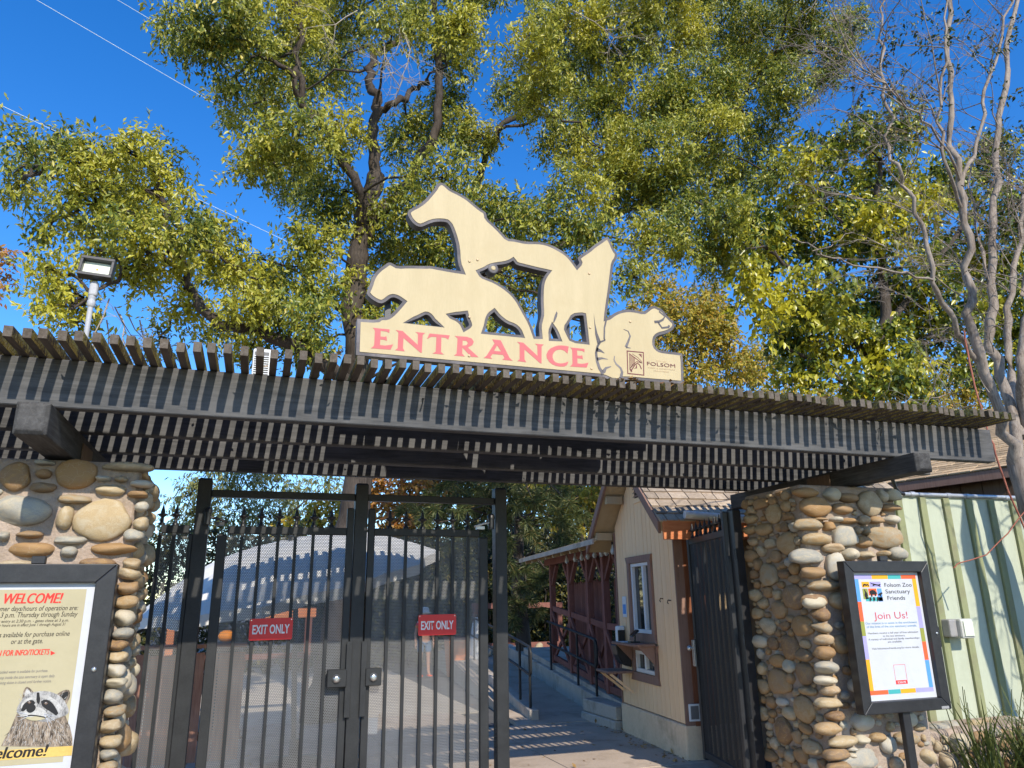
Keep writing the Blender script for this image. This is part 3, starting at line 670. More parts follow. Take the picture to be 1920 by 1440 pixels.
# hydraulic closers / hinges on the outer posts
for x, lab, s in ((-0.40, 'small black gate closer on the post nearest the left pillar', 1), (2.02, 'small gate closer with a silver arm on the post beside the open path', -1)):
    t = thing('gate_closer', lab, 'gate closer', (x, GY - 0.02, 2.27), 'gate closers on the outer posts')
    b = MB(); b.tube([(x + 0.02 * s, GY - 0.03, 2.36), (x + 0.02 * s, GY - 0.03, 2.24)], 0.028, 10); b.lathe((x + 0.02 * s, GY - 0.03, 2.36), [(0.034, -0.03), (0.034, 0.0), (0.02, 0.014)], 10); b.build('body', M['metal'], t)
    b = MB(); b.tube([(x + 0.02 * s, GY - 0.03, 2.30), (x + 0.10 * s, GY - 0.05, 2.285), (x + 0.17 * s, GY - 0.01, 2.262)], 0.011, 8); b.box(x + 0.115 * s - 0.035, x + 0.115 * s + 0.035, GY - 0.03, GY + 0.02, 2.238, 2.264); b.build('arm', M['galv'] if s < 0 else M['metal'], t)
# the open entrance gate on the right, folded back towards the booth
og = leaf('open_gate', 'black gate swung open against the tan booth beside the right stone pillar', (4.205, 6.13, 0), Vector((0.27, 1.12, 0)).normalized(), 1.15, [0.17, 0.31, 0.45, 0.59, 0.73, 0.87, 1.0], [(0, 0.06, 2.405), (1.09, 1.15, 2.25)], mat=M['metal'], sheet='perf_dark')
u = Vector((0.27, 1.12, 0)).normalized(); v = Vector((-u.y, u.x, 0)); p = Vector((4.205, 6.13, 0)) + u * 1.12
b = MB(); b.obox(p + v * 0.045 + Vector((0, 0, 1.07)), u, v, (0, 0, 1), 0.035, 0.012, 0.13); lk = b.build('lock_plate', M['chrome'], og, bevel=0.004)
b = MB(); b.lathe(p + v * 0.055 + Vector((0, 0, 1.12)), [(0.012, 0), (0.012, 0.02), (0.028, 0.03), (0.03, 0.045), (0.015, 0.06)], 12, axis=v); b.build('knob', M['chrome'], lk)
hp = thing('gate_post', 'round topped black steel post carrying the open gate', 'gate post', (4.26, 6.0, 0))
capped_post('post', hp, (4.265, 6.085, 0), 0.045, 0.05, 0, 2.43, M['metal'], r=0.03)
b = MB(); b.box(4.24, 4.34, 6.15, 6.20, 0.05, 2.2); b.build('jamb', M['metal'], hp, bevel=0.004)
for z in (0.5, 1.2, 1.95):
    b = MB(); b.tube([(4.215, 6.04, z), (4.215, 6.04, z + 0.1)], 0.016, 8); b.build('hinge', M['metal'], hp)

def exit_sign(label, x0, x1, z0, z1, tilt):
    t = thing('exit_sign', label, 'exit sign', ((x0 + x1) / 2, GY - 0.01, (z0 + z1) / 2), 'red exit signs on the gate')
    u = Vector((math.cos(tilt), 0, math.sin(tilt))); v = Vector((-math.sin(tilt), 0, math.cos(tilt)))
    o = Vector((x0, GY - 0.006, z0)); w = x1 - x0; h = z1 - z0; r = 0.012
    rr = [(w - r + r * math.cos(a), h - r + r * math.sin(a)) for a in (0, .8, 1.57)] + [(r + r * math.cos(a), h - r + r * math.sin(a)) for a in (1.57, 2.36, 3.14)] + [(r + r * math.cos(a), r + r * math.sin(a)) for a in (3.14, 3.93, 4.71)] + [(w - r + r * math.cos(a), r + r * math.sin(a)) for a in (4.71, 5.5, 6.28)]
    plate([rr], 'panel', M['red'], t, o, u, v, 0.004)
    words('EXIT ONLY', 'lettering', M['white'], t, o, u, v, 0.024, w - 0.024, 0.048, 0.070, bold=0.022)
    b = MB()
    for x in (0.012, w - 0.012): b.lathe(o + u * x + v * (h - 0.012), [(0.005, 0), (0.004, 0.002)], 8, axis=(0, -1, 0))
    b.build('bolt', M['chrome'], t)
exit_sign('red EXIT ONLY sign on the gate leaf left of the middle post', 0.005, 0.335, 1.346, 1.510, 0.006)
exit_sign('red EXIT ONLY sign on the gate leaf right of the middle post', 1.358, 1.688, 1.346, 1.514, 0.004)
# small paper notice low on the right leaf
nb = MB(); nb.box(0.975, 1.05, GY + 0.055, GY + 0.0575, 0.60, 0.72); o = nb.build('paper_notice', M['paper']); tag(o, 'small white paper notice low on the gate beside the middle post', 'notice')

# ================================================================== ENTRANCE SIGN
SY = 4.78
A = lambda L: [(660 + x / 6, 330 + y / 6) for x, y in L]
B = lambda L: [(660 + x / 6, 480 + y / 6) for x, y in L]
Cc = lambda L: [(880 + x / 6, 430 + y / 6) for x, y in L]
Dd = lambda L: [(1060 + x * .1891, 560 + y * .1891) for x, y in L]
PZ = lambda L: [(float(q[0]), float(q[2])) for q in (aty(x, y, SY) for x, y in L)]
def smooth(pts, it=1, closed=True):
    for _ in range(it):
        out = []
        n = len(pts)
        for i in range(n):
            a, b_, c = pts[i - 1], pts[i], pts[(i + 1) % n]
            # keep sharp corners, round the others
            v1 = (b_[0] - a[0], b_[1] - a[1]); v2 = (c[0] - b_[0], c[1] - b_[1])
            l1 = math.hypot(*v1) or 1; l2 = math.hypot(*v2) or 1
            cs = (v1[0] * v2[0] + v1[1] * v2[1]) / l1 / l2
            if cs < 0.35: out.append(b_)
            else:
                out.append((b_[0] - v1[0] * 0.25, b_[1] - v1[1] * 0.25)); out.append((b_[0] + v2[0] * 0.25, b_[1] + v2[1] * 0.25))
        pts = out
    return pts
outer = PZ(B([(45, 1112), (60, 705), (280, 721), (322, 688), (390, 690), (440, 658), (500, 598), (570, 515), (520, 480), (470, 462), (430, 470), (370, 520), (320, 536), (230, 492), (168, 430), (165, 405), (200, 330), (215, 270), (250, 200), (310, 140), (370, 100), (400, 76), (430, 71), (470, 90), (510, 114), (640, 108), (830, 114), (880, 110), (980, 130), (1100, 152)]) +
    A([(1228, 1072), (1190, 980), (1180, 800), (1150, 680), (1110, 570), (1085, 535), (1060, 516), (980, 510), (900, 520), (800, 566), (760, 572), (710, 550), (660, 500), (628, 440), (625, 400), (660, 370), (750, 325), (820, 270), (880, 200), (930, 140), (950, 98), (990, 72), (1030, 80), (1070, 112), (1110, 150), (1200, 190), (1300, 250), (1370, 310), (1450, 375), (1500, 403), (1512, 430), (1520, 480), (1600, 550), (1680, 630), (1745, 705), (1820, 710)]) +
    Cc([(520, 115), (640, 140), (760, 138), (850, 150), (940, 185), (1040, 240), (1110, 290), (1160, 350), (1208, 415), (1243, 378), (1225, 345), (1218, 320), (1250, 290), (1330, 240), (1400, 180), (1460, 140), (1540, 84), (1562, 92), (1590, 140), (1620, 210), (1640, 248), (1664, 275), (1660, 330), (1620, 390), (1610, 480), (1595, 600), (1580, 720), (1560, 850), (1550, 930), (1538, 1000)]) +
    Dd([(430, 183), (480, 145), (540, 118), (620, 106), (700, 115), (770, 133), (800, 113), (840, 80), (880, 69), (920, 88), (970, 115), (1000, 158), (1040, 200), (1080, 240), (1086, 275), (1060, 315), (1000, 345), (930, 360), (895, 385), (884, 420), (886, 470), (920, 505), (960, 516), (1150, 538), (1164, 556), (1172, 845), (900, 825), (570, 795), (530, 820), (490, 824), (440, 806), (380, 780), (340, 772)]))
outer = smooth(outer)
holes = [Cc([(112, 480), (180, 452), (230, 420), (300, 402), (400, 390), (460, 370), (492, 350), (512, 375), (530, 398), (640, 425), (760, 455), (880, 480), (850, 518), (825, 570), (808, 640), (803, 800), (812, 950), (800, 1010), (780, 1080), (792, 1205), (742, 1205), (690, 1060), (640, 970), (590, 880), (540, 790), (470, 710), (380, 640), (280, 580), (200, 550), (140, 525)]),
    B([(600, 753), (740, 702), (800, 670), (840, 655), (880, 680), (920, 740), (1010, 797)]),
    B([(1095, 665), (1200, 660), (1278, 650), (1290, 700), (1320, 770), (1310, 788), (1265, 815), (1240, 760), (1190, 712), (1120, 682)]),
    Cc([(172, 1150), (193, 1090), (205, 1020), (230, 965), (280, 928), (330, 990), (420, 1060), (510, 1090), (560, 1140), (580, 1190), (400, 1172)]),
    Cc([(920, 1228), (915, 1150), (935, 1092), (970, 1150), (1003, 1232)]),
    Cc([(1170, 975), (1262, 965), (1285, 970), (1320, 1268), (1150, 1248), (1115, 1180), (1085, 1112), (1130, 1045)])]
holes = [smooth(PZ(h)) for h in holes]
def area(p): return sum(p[i - 1][0] * p[i][1] - p[i][0] * p[i - 1][1] for i in range(len(p))) / 2
def inset(p, d):
    """move a closed contour by d to the inside (outer contour) or outwards (hole, with negative d)"""
    sg = 1 if area(p) > 0 else -1; n = len(p); out = []
    for i in range(n):
        a, b_, c = p[i - 1], p[i], p[(i + 1) % n]
        e1 = (b_[0] - a[0], b_[1] - a[1]); e2 = (c[0] - b_[0], c[1] - b_[1])
        l1 = math.hypot(*e1) or 1e-6; l2 = math.hypot(*e2) or 1e-6
        n1 = (-e1[1] / l1 * sg, e1[0] / l1 * sg); n2 = (-e2[1] / l2 * sg, e2[0] / l2 * sg)
        k = 1 + n1[0] * n2[0] + n1[1] * n2[1]; k = max(k, 0.5)
        out.append((b_[0] + (n1[0] + n2[0]) / k * d, b_[1] + (n1[1] + n2[1]) / k * d))
    return out
zoo = thing('entrance_sign', 'cream cut-out animal sign reading ENTRANCE standing on the pergola', 'sign', (1.75, SY, 3.19))
U, VV = (1, 0, 0), (0, 0, 1)
plate([outer] + holes, 'board', M['signgrey'], zoo, (0, SY, 0), U, VV, 0.075)
plate([inset(outer, 0.023)] + [inset(h, -0.021) for h in holes], 'cream_face', M['cream'], zoo, (0, SY - 0.004, 0), U, VV, 0.006)
ink = []
def D_(L, w0, w1=None): ink.append(ribbon(PZ(Dd(L)), w0, w1))
D_([(405, 205), (385, 290), (383, 400), (392, 412)], 0.014, 0.012); D_([(392, 412), (345, 432), (318, 470), (302, 540), (312, 620), (335, 690), (372, 748)], 0.012, 0.026)
D_([(305, 505), (350, 520), (386, 543)], 0.034, 0.003); D_([(310, 602), (360, 592), (420, 603)], 0.026, 0.003); D_([(376, 728), (400, 690), (452, 674)], 0.03, 0.006)
D_([(485, 570), (480, 610), (502, 650), (545, 690), (560, 730), (548, 785)], 0.006, 0.024)
D_([(575, 305), (620, 325), (640, 372), (620, 430), (598, 482)], 0.004, 0.022); D_([(598, 484), (646, 492)], 0.014, 0.004)
D_([(880, 234), (930, 228), (962, 212), (985, 178), (926, 128)], 0.022, 0.012); D_([(918, 238), (955, 292), (1022, 285), (1026, 266)], 0.014, 0.02)
ink.append(PZ(Cc([(978, 925), (990, 945), (983, 985), (955, 1048), (940, 1055), (945, 1020), (958, 970)])))
ink.append(PZ(Cc([(1397, 950), (1412, 1060), (1438, 1170), (1475, 1262), (1440, 1300), (1412, 1180)])))
for k in ink: plate([k], 'painted_line', M['signgrey'], zoo, (0, SY - 0.0055, 0), U, VV, 0.002)
# lettering traced as outlines: E N T R A N C E
Lt = {}
Lt['E'] = [B([(232, 810), (422, 828), (419, 869), (388, 853), (322, 845), (320, 908), (362, 912), (386, 905), (392, 957), (360, 945), (317, 942), (314, 1004), (372, 1010), (428, 1003), (463, 995), (433, 1056), (211, 1040), (240, 1018), (248, 1000), (256, 850), (250, 828)])]
Lt['N'] = [B([(490, 835), (568, 846), (738, 1002), (740, 880), (712, 858), (822, 868), (794, 892), (783, 1093), (765, 1087), (578, 925), (572, 1040), (593, 1076), (481, 1062), (512, 1040), (520, 862)])]
Lt['T'] = [B([(870, 874), (1099, 896), (1081, 943), (1050, 922), (1004, 918), (1000, 1082), (1031, 1111), (904, 1100), (940, 1078), (948, 913), (890, 912), (842, 936)])]
Lt['R'] = [B([(1155, 902), (1290, 911), (1345, 930), (1369, 968), (1352, 1005), (1302, 1032), (1421, 1141), (1340, 1137), (1240, 1032), (1238, 1100), (1266, 1133), (1145, 1122), (1175, 1100), (1186, 930)]), B([(1243, 953), (1285, 957), (1303, 980), (1285, 1006), (1241, 1010)])]
Lt['A'] = [B([(1575, 940), (1670, 950), (1770, 1148), (1806, 1181), (1688, 1169), (1713, 1150), (1696, 1115), (1580, 1105), (1555, 1138), (1577, 1160), (1479, 1150), (1510, 1125), (1602, 985)]), B([(1630, 1008), (1677, 1077), (1596, 1069)])]
Lt['C'] = [[(600 + x / 3, 600 + y / 3) for x, y in smooth([(1398, 150), (1391, 191), (1372, 172), (1345, 166), (1318, 176), (1304, 205), (1316, 236), (1345, 246), (1370, 244), (1397, 234), (1385, 262), (1340, 264), (1295, 247), (1268, 206), (1285, 165), (1330, 145), (1365, 144)], 1)]]
def put_letter(ch, dx=0.0, dz=0.0):
    plate([[(x + dx, z + dz) for x, z in PZ(c)] for c in Lt[ch]], 'letter', M['pink'], zoo, (0, SY - 0.0055, 0), U, VV, 0.002)
for ch in 'ENTRAC': put_letter(ch)
n0 = aty(*B([(490, 835)])[0], SY); n1 = aty(*Cc([(535, 1268)])[0], SY); put_letter('N', n1[0] - n0[0], n1[2] - n0[2])
e0 = aty(*B([(232, 810)])[0], SY); e1 = aty(1068.6, 651.9, SY); put_letter('E', e1[0] - e0[0], e1[2] - e0[2])
# town emblem: a framed arch bridge
fr_o = [(605, 515), (775, 531), (780, 765), (612, 748)]; fr_i = [(615, 526), (766, 540), (770, 754), (621, 738)]
em = [PZ(Dd(fr_o)), PZ(Dd(fr_i))]
plate(em, 'emblem_frame', M['maroon'], zoo, (0, SY - 0.0055, 0), U, VV, 0.002)
br = [ribbon(PZ(Dd([(650, 715), (690, 655), (712, 640), (735, 660), (752, 700)])), 0.008), ribbon(PZ(Dd([(634, 700), (668, 655), (705, 625), (760, 640)])), 0.005), ribbon(PZ(Dd([(628, 545), (690, 590), (756, 640)])), 0.006),
      ribbon(PZ(Dd([(660, 548), (720, 588), (757, 628)])), 0.003), PZ(Dd([(722, 550), (752, 552), (755, 586)])), PZ(Dd([(690, 690), (706, 648), (708, 692), (672, 696)])), ribbon(PZ(Dd([(640, 700), (656, 728)])), 0.012)]
br += [ribbon(PZ(Dd([(x, 556 + (x - 632) * 0.62), (x + 3, 700 - (x - 632) * 0.75)])), 0.005) for x in (634, 646, 658, 670, 682)]
for k in br: plate([k], 'emblem_stroke', M['maroon'], zoo, (0, SY - 0.0055, 0), U, VV, 0.002)
def sgn(body, x0, y0, x1, cap, mat, bold=0.0):
    a = aty(*Dd([(x0, y0)])[0], SY); c = aty(*Dd([(x1, y0 + (x1 - x0) * 0.062)])[0], SY)
    words(body, 'lettering', mat, zoo, (0, SY - 0.0055, 0), U, VV, a[0], c[0], (a[2] + c[2]) / 2, cap, bold)
sgn('FOLSOM', 808, 666, 1086, 0.030, M['maroon'], 0.0)
M['palebrown'] = plain('faded_brown_print', (0.58, 0.43, 0.26), 0.6)
sgn('CITY OF', 895, 628, 995, 0.013, M['palebrown']); sgn('PARKS & RECREATION', 818, 694, 1082, 0.012, M['palebrown']); sgn('DEPARTMENT', 875, 725, 1028, 0.012, M['palebrown'])
# ring that closes the belly cut-out, bolts, rear feet
c = aty(*Cc([(268, 440)])[0], SY); b = MB(); b.lathe((c[0], SY, c[2]), [(0.0, -0.075), (0.040, -0.075), (0.040, 0.0), (0.036, 0.004), (0.02, 0.004)], 20, axis=(0, -1, 0)); b.build('ring', M['signgrey'], zoo)
b = MB(); b.lathe((c[0], SY, c[2]), [(0.018, 0.004), (0.017, 0.007), (0.01, 0.008)], 16, axis=(0, -1, 0)); b.build('ring_centre', M['cream'], zoo)
for L in (A([(1320, 963), (1410, 946)]), Cc([(1345, 500), (1355, 1107), (0, 990)]), B([(1315, 1125)]), Dd([(257, 695), (640, 230)])):
    for x, y in L:
        q = aty(x, y, SY); b = MB(); b.lathe((q[0], SY - 0.004, q[2]), [(0.010, 0), (0.010, 0.003), (0.006, 0.006)], 10, axis=(0, -1, 0)); b.build('bolt', M['palebrown'], zoo)
for x in (0.75, 1.4, 2.1, 2.8):
    b = MB(); b.box(x - 0.02, x + 0.02, SY + 0.076, SY + 0.116, 3.046, 3.75); b.box(x - 0.02, x + 0.02, SY + 0.076, SY + 0.34, 3.046, 3.066); b.build('support', M['metal'], zoo)
# ================================================================== POSTER CASES
def case_frame(t, x0, x1, z0, z1, y, wf, dep, mat):
    """four mitred frame bars and a back plate; front face at y"""
    for nm, q in (('frame_bar', [(x0, z0), (x1, z0), (x1 - wf, z0 + wf), (x0 + wf, z0 + wf)]), ('frame_bar', [(x1, z0), (x1, z1), (x1 - wf, z1 - wf), (x1 - wf, z0 + wf)]),
                  ('frame_bar', [(x1, z1), (x0, z1), (x0 + wf, z1 - wf), (x1 - wf, z1 - wf)]), ('frame_bar', [(x0, z1), (x0, z0), (x0 + wf, z0 + wf), (x0 + wf, z1 - wf)])):
        b = MB(); vs = [(a, y, c) for a, c in q] + [(a, y + dep, c) for a, c in q]
        # a stepped inner lip
        b.add(vs, [(0, 1, 2, 3), (7, 6, 5, 4), (0, 4, 5, 1), (1, 5, 6, 2), (2, 6, 7, 3), (3, 7, 4, 0)]); b.build(nm, mat, t, bevel=0.006, seg=2)
    b = MB(); b.box(x0 + 0.01, x1 - 0.01, y + dep * 0.55, y + dep - 0.004, z0 + 0.01, z1 - 0.01); b.build('back_plate', mat, t)
jc = thing('poster_case', 'black framed poster case on a post with a rainbow bordered Join Us poster', 'notice board', (4.94, 5.03, 0))
X0, X1, Z0, Z1, CY = 4.50, 5.372, 0.735, 1.885, 5.0
case_frame(jc, X0, X1, Z0, Z1, CY, 0.088, 0.085, M['frame'])
b = MB(); b.box(4.90, 4.975, 5.03, 5.08, 0, Z0 + 0.05); b.build('post', M['frame'], jc, bevel=0.004)
b = MB(); b.box(4.895, 4.975, 5.02, 5.06, Z1, Z1 + 0.042); b.build('top_clip', M['frame'], jc, bevel=0.004)
b = MB(); b.box(X1, X1 + 0.025, CY + 0.015, CY + 0.06, 1.20, 1.36); b.build('latch', M['frame'], jc, bevel=0.006)
b = MB(); b.lathe((X1 - 0.028, CY, 1.31), [(0.011, 0), (0.011, 0.004), (0.006, 0.006)], 12, axis=(0, -1, 0)); b.build('lock_button', M['chrome'], jc)
b = MB(); b.box(X1 - 0.105, X1 - 0.03, CY - 0.002, CY + 0.002, Z0 + 0.006, Z0 + 0.026); b.build('maker_plate', M['plasticgrey'], jc)
PX0, PX1, PZ0, PZ1, PY = X0 + 0.09, X1 - 0.09, Z0 + 0.09, Z1 - 0.09, CY + 0.042
po = MB(); po.box(PX0, PX1, PY, PY + 0.003, PZ0, PZ1); poster = po.build('poster', M['paper'], jc)
PW, PH = PX1 - PX0, PZ1 - PZ0
def pp(u, v): return (PX0 + u * PW, PZ1 - v * PH)
def prect(name, u0, u1, v0, v1, mat, lift=0.001):
    (a, c), (d, e) = pp(u0, v1), pp(u1, v0)
    b = MB(); b.quad((a, PY - lift, c), (d, PY - lift, c), (d, PY - lift, e), (a, PY - lift, e)); return b.build(name, mat, poster)
m0, m1, n0_, n1_ = 0.04, 0.965, 0.02, 0.955; bw, bh = 0.06, 0.033
for u0, u1, k in ((m0, .30, 'p_lav'), (.30, .54, 'p_amber'), (.54, .74, 'p_teal'), (.74, m1, 'p_orange')): prect('border_block', u0, u1, n0_, n0_ + bh, M[k])
for u0, u1, k in ((m0, .30, 'p_orange'), (.30, .48, 'p_teal'), (.48, .70, 'p_amber'), (.70, m1, 'p_lav')): prect('border_block', u0, u1, n1_ - bh, n1_, M[k])
for v0, v1, k in ((n0_ + bh, .235, 'p_blue'), (.235, .39, 'p_orange'), (.39, .505, 'p_olive'), (.505, .685, 'p_lav'), (.685, n1_ - bh, 'p_amber')): prect('border_block', m0, m0 + bw, v0, v1, M[k])
for v0, v1, k in ((n0_ + bh, .28, 'p_amber'), (.28, .455, 'p_lav'), (.455, .565, 'p_olive'), (.565, .71, 'p_orange'), (.71, n1_ - bh, 'p_blue')): prect('border_block', m1 - bw, m1, v0, v1, M[k])
# animal squares of the printed emblem, with simple animal shapes in dark ink
for u0, u1, v0, v1, k in ((.14, .25, .075, .12, 'p_amber'), (.26, .42, .075, .12, 'p_lav'), (.14, .215, .13, .215, 'p_olive'), (.225, .345, .13, .185, 'p_orange'), (.355, .42, .13, .235, 'p_blue'), (.17, .42, .2, .232, 'p_teal')):
    prect('emblem_square', u0, u1, v0, v1, M[k])
def ppoly(pts, mat, name='emblem_animal'):
    return plate([[pp(u, v) for u, v in pts]], name, mat, poster, (0, PY - 0.0025, 0), (1, 0, 0), (0, 0, 1), 0.0006)
ppoly([(.15, .115), (.16, .095), (.185, .09), (.205, .097), (.225, .092), (.245, .108), (.238, .115), (.222, .103), (.2, .11), (.185, .103), (.17, .106), (.163, .116)], M['ink'])
ppoly([(.265, .08), (.29, .088), (.32, .09), (.35, .095), (.385, .098), (.41, .092), (.418, .1), (.4, .106), (.41, .117), (.395, .114), (.37, .106), (.33, .104), (.30, .112), (.295, .104), (.31, .098), (.28, .092)], M['ink'])
ppoly([(.165, .14), (.175, .134), (.18, .15), (.2, .165), (.205, .185), (.195, .2), (.2, .212), (.185, .21), (.165, .2), (.158, .18), (.17, .165)], M['ink'])
ppoly([(.235, .165), (.245, .148), (.28, .14), (.315, .145), (.335, .16), (.35, .17), (.33, .176), (.325, .19), (.31, .192), (.305, .178), (.275, .178), (.272, .196), (.255, .197), (.25, .18)], M['ink'])
ppoly([(.36, .175), (.385, .168), (.41, .16), (.43, .168), (.41, .178), (.4, .19), (.41, .198), (.39, .197), (.38, .185), (.365, .19)], M['ink'])
for k in range(3): ppoly([(.22 + k * .055, .215), (.23 + k * .055, .196), (.245 + k * .055, .2), (.255 + k * .055, .22), (.24 + k * .055, .226), (.225 + k * .055, .238)], M['ink'])
def ptext(body, u0, u1, v, cap, mat, bold=0.0, shear=0.0):
    a = pp(u0, v); c = pp(u1, v)
    words(body, 'lettering', mat, poster, (0, PY, 0), (1, 0, 0), (0, 0, 1), a[0], c[0], a[1], cap * PH, bold, shear)
ptext('Folsom Zoo', .475, .885, .118, .034, M['ink'], 0); ptext('Sanctuary', .475, .845, .171, .034, M['ink'], 0); ptext('Friends', .49, .755, .224, .034, M['ink'], 0)
ptext('Join Us!', .25, .75, .375, .058, M['roseink'])
ptext('Our mission is to assist in the enrichment', .115, .875, .415, .0175, M['blueink'], 0); ptext('of the lives of the zoo sanctuary animals.', .125, .865, .442, .0175, M['blueink'], 0)
ptext('Members receive a full year of free admission', .13, .87, .492, .016, M['greyink']); ptext('to the zoo sanctuary.', .34, .67, .516, .016, M['greyink'])
ptext('A variety of individual and family memberships', .125, .875, .54, .016, M['greyink']); ptext('are available.', .4, .61, .563, .016, M['greyink'])
ptext('Visit folsomzoofriends.org for more details.', .155, .85, .612, .016, M['greyink'])
prect('scan_label', .43, .60, .855, .885, M['redink'], 0.0012); ptext('SCAN ME', .455, .575, .879, .017, M['paper'], .02)
prect('scan_box_rule', .43, .60, .735, .7375, M['redink']); prect('scan_box_rule', .43, .434, .735, .855, M['redink']); prect('scan_box_rule', .596, .60, .735, .855, M['redink'])

wc = thing('poster_case', 'black framed welcome notice with a raccoon poster before the left stone pillar', 'notice board', (-1.3, 5.0, 0))
wx0, wx1, wz0, wz1, WY = -2.0, -0.752, 0.30, 1.853, 4.98
case_frame(wc, wx0, wx1, wz0, wz1, WY, 0.105, 0.075, M['frame'])
for x in (-1.8, -0.95):
    b = MB(); b.box(x, x + 0.06, 5.0, 5.05, 0, wz0 + 0.05); b.build('post', M['frame'], wc)
b = MB(); q = aty(72, 1049, 4.99); b.box(q[0] - 0.035, q[0] + 0.035, 4.99, 5.03, wz1, wz1 + 0.045); b.build('top_clip', M['frame'], wc, bevel=0.004)
b = MB(); q = aty(176, 1255, WY); b.lathe((q[0], WY, q[2]), [(0.014, 0), (0.014, 0.004), (0.007, 0.007)], 12, axis=(0, -1, 0)); b.build('lock_button', M['chrome'], wc)
WP = WY + 0.036
b = MB(); b.box(wx0 + 0.1, wx1 - 0.1, WP, WP + 0.003, wz0 + 0.1, wz1 - 0.1); wposter = b.build('poster', M['paper'], wc)
w_ = lambda x, y: aty(x / 3.6, 1040 + y / 3.6, WP)          # place on the poster plane
tr_, br_ = w_(600, 232), w_(482, 1395)
b = MB(); b.quad((-1.88, WP - 0.001, br_[2]), (tr_[0] - 0.01, WP - 0.001, br_[2]), (tr_[0] - 0.01, WP - 0.001, tr_[2]), (-1.88, WP - 0.001, tr_[2])); tan = b.build('printed_sheet', M['tanpaper'], wposter)
def wtext(body, xl, xr, y, cap, mat, bold=0.0, shear=0.0, heavy=0.0):
    a, c = w_(xl, y), w_(xr, y); h = cap / 3.6 / 1400 * 5.2
    words(body, 'lettering', mat, tan, (0, WP - 0.001, 0), (1, 0, 0), (0, 0, 1), a[0], c[0], (a[2] + c[2]) / 2, h, bold, shear, heavy=heavy)
wtext('WELCOME!', 22, 415, 328, 56, M['redink'], 0, .25, .0045)
wtext('Summer days/hours of operation are:', -72, 525, 378, 27, M['ink'], 0, .2); wtext('10 a.m. to 3 p.m. Thursday through Sunday', -170, 522, 422, 28, M['ink'], 0, .2)
wtext('Last entry at 2:30 p.m. - gates close at 3 p.m.', -45, 463, 456, 16, M['ink'], 0, .2); wtext('Summer hours are in effect June 1 through August 31', -75, 440, 483, 16, M['ink'], 0, .2)
wtext('Tickets available for purchase online', -105, 468, 554, 27, M['ink'], 0, .2); wtext('or at the gate.', 74, 288, 600, 27, M['ink'], 0, .2)
wtext('SCAN FOR INFO/TICKETS', -90, 330, 680, 30, M['redink'], 0, .2, .0018)
plate([[(float(w_(342, 648)[0]), float(w_(342, 648)[2])), (float(w_(375, 664)[0]), float(w_(375, 664)[2])), (float(w_(342, 680)[0]), float(w_(342, 680)[2]))]], 'arrow', M['redink'], tan, (0, WP - 0.002, 0), (1, 0, 0), (0, 0, 1), 0.0006)
wtext('Bottled water is available for purchase.', -12, 322, 797, 15, M['greyink'], 0, .2); wtext('The gift shop inside the zoo sanctuary is open daily.', -90, 370, 835, 15, M['greyink'], 0, .2); wtext('The gold mining sluice is closed until further notice.', -100, 345, 870, 15, M['greyink'], 0, .2)
qa, qb = w_(-100, 1395), w_(478, 1290)
b = MB(); b.quad((-1.88, WP - 0.0022, qa[2]), (w_(478, 1395)[0], WP - 0.0022, qa[2]), (w_(478, 1395)[0], WP - 0.0022, qb[2]), (-1.88, WP - 0.0022, qb[2])); b.build('gold_band', M['gold'], tan)
wtext('Welcome!', -150, 312, 1372, 58, M['ink'], 0, .2, .005)
# printed raccoon photograph: layered flat shapes of fur, mask, muzzle
fur = surf('printed_raccoon_fur', (0.05, 0.034, 0.022), (0.42, 0.33, 0.24), 46, 0.6, 0.0, 150, stretch=(1, 1, 0.35))
furg = surf('printed_raccoon_grey', (0.10, 0.095, 0.09), (0.5, 0.48, 0.45), 50, 0.6, 0.0, 160, stretch=(1, 1, 0.4))
def wpoly(L, mat, k, nm):
    plate([smooth([(float(w_(x, y)[0]), float(w_(x, y)[2])) for x, y in L])], nm, mat, tan, (0, WP - 0.0024 - 0.0006 * k, 0), (1, 0, 0), (0, 0, 1), 0.0004)
furl = surf('printed_raccoon_light_fur', (0.34, 0.32, 0.29), (0.56, 0.54, 0.5), 60, 0.6, 0.0, 170)
wpoly([(8, 1292), (30, 1245), (62, 1195), (90, 1130), (112, 1075), (200, 1060), (300, 1075), (430, 1060), (452, 1110), (478, 1180), (490, 1240), (488, 1290), (300, 1298)], fur, 0, 'fur')
wpoly([(150, 985), (156, 930), (172, 895), (190, 890), (222, 918), (240, 960), (200, 985)], fur, 1, 'ear'); wpoly([(372, 950), (415, 920), (455, 908), (475, 920), (474, 960), (450, 1010), (420, 1010)], fur, 1, 'ear')
wpoly([(166, 965), (170, 925), (184, 903), (208, 925), (215, 955)], furl, 2, 'inner_ear'); wpoly([(405, 950), (440, 925), (462, 925), (460, 955), (440, 985)], M['ink'], 2, 'inner_ear')
wpoly([(118, 1075), (112, 1040), (135, 1000), (165, 955), (215, 928), (290, 918), (350, 925), (410, 955), (450, 1005), (470, 1060), (445, 1085), (395, 1100), (330, 1130), (250, 1122), (175, 1105)], furg, 3, 'head')
wpoly([(140, 1020), (165, 978), (215, 958), (262, 962), (262, 974), (215, 975), (175, 1000), (150, 1045)], furl, 4, 'brow'); wpoly([(285, 948), (330, 950), (385, 985), (425, 1035), (415, 1048), (370, 1010), (325, 970), (285, 965)], furl, 4, 'brow')
wpoly([(142, 1052), (160, 1008), (195, 982), (226, 980), (240, 1000), (222, 1022), (185, 1036), (160, 1058)], M['ink'], 5, 'mask'); wpoly([(278, 990), (305, 974), (338, 985), (368, 1015), (396, 1070), (380, 1086), (345, 1060), (310, 1040), (284, 1018)], M['ink'], 5, 'mask')
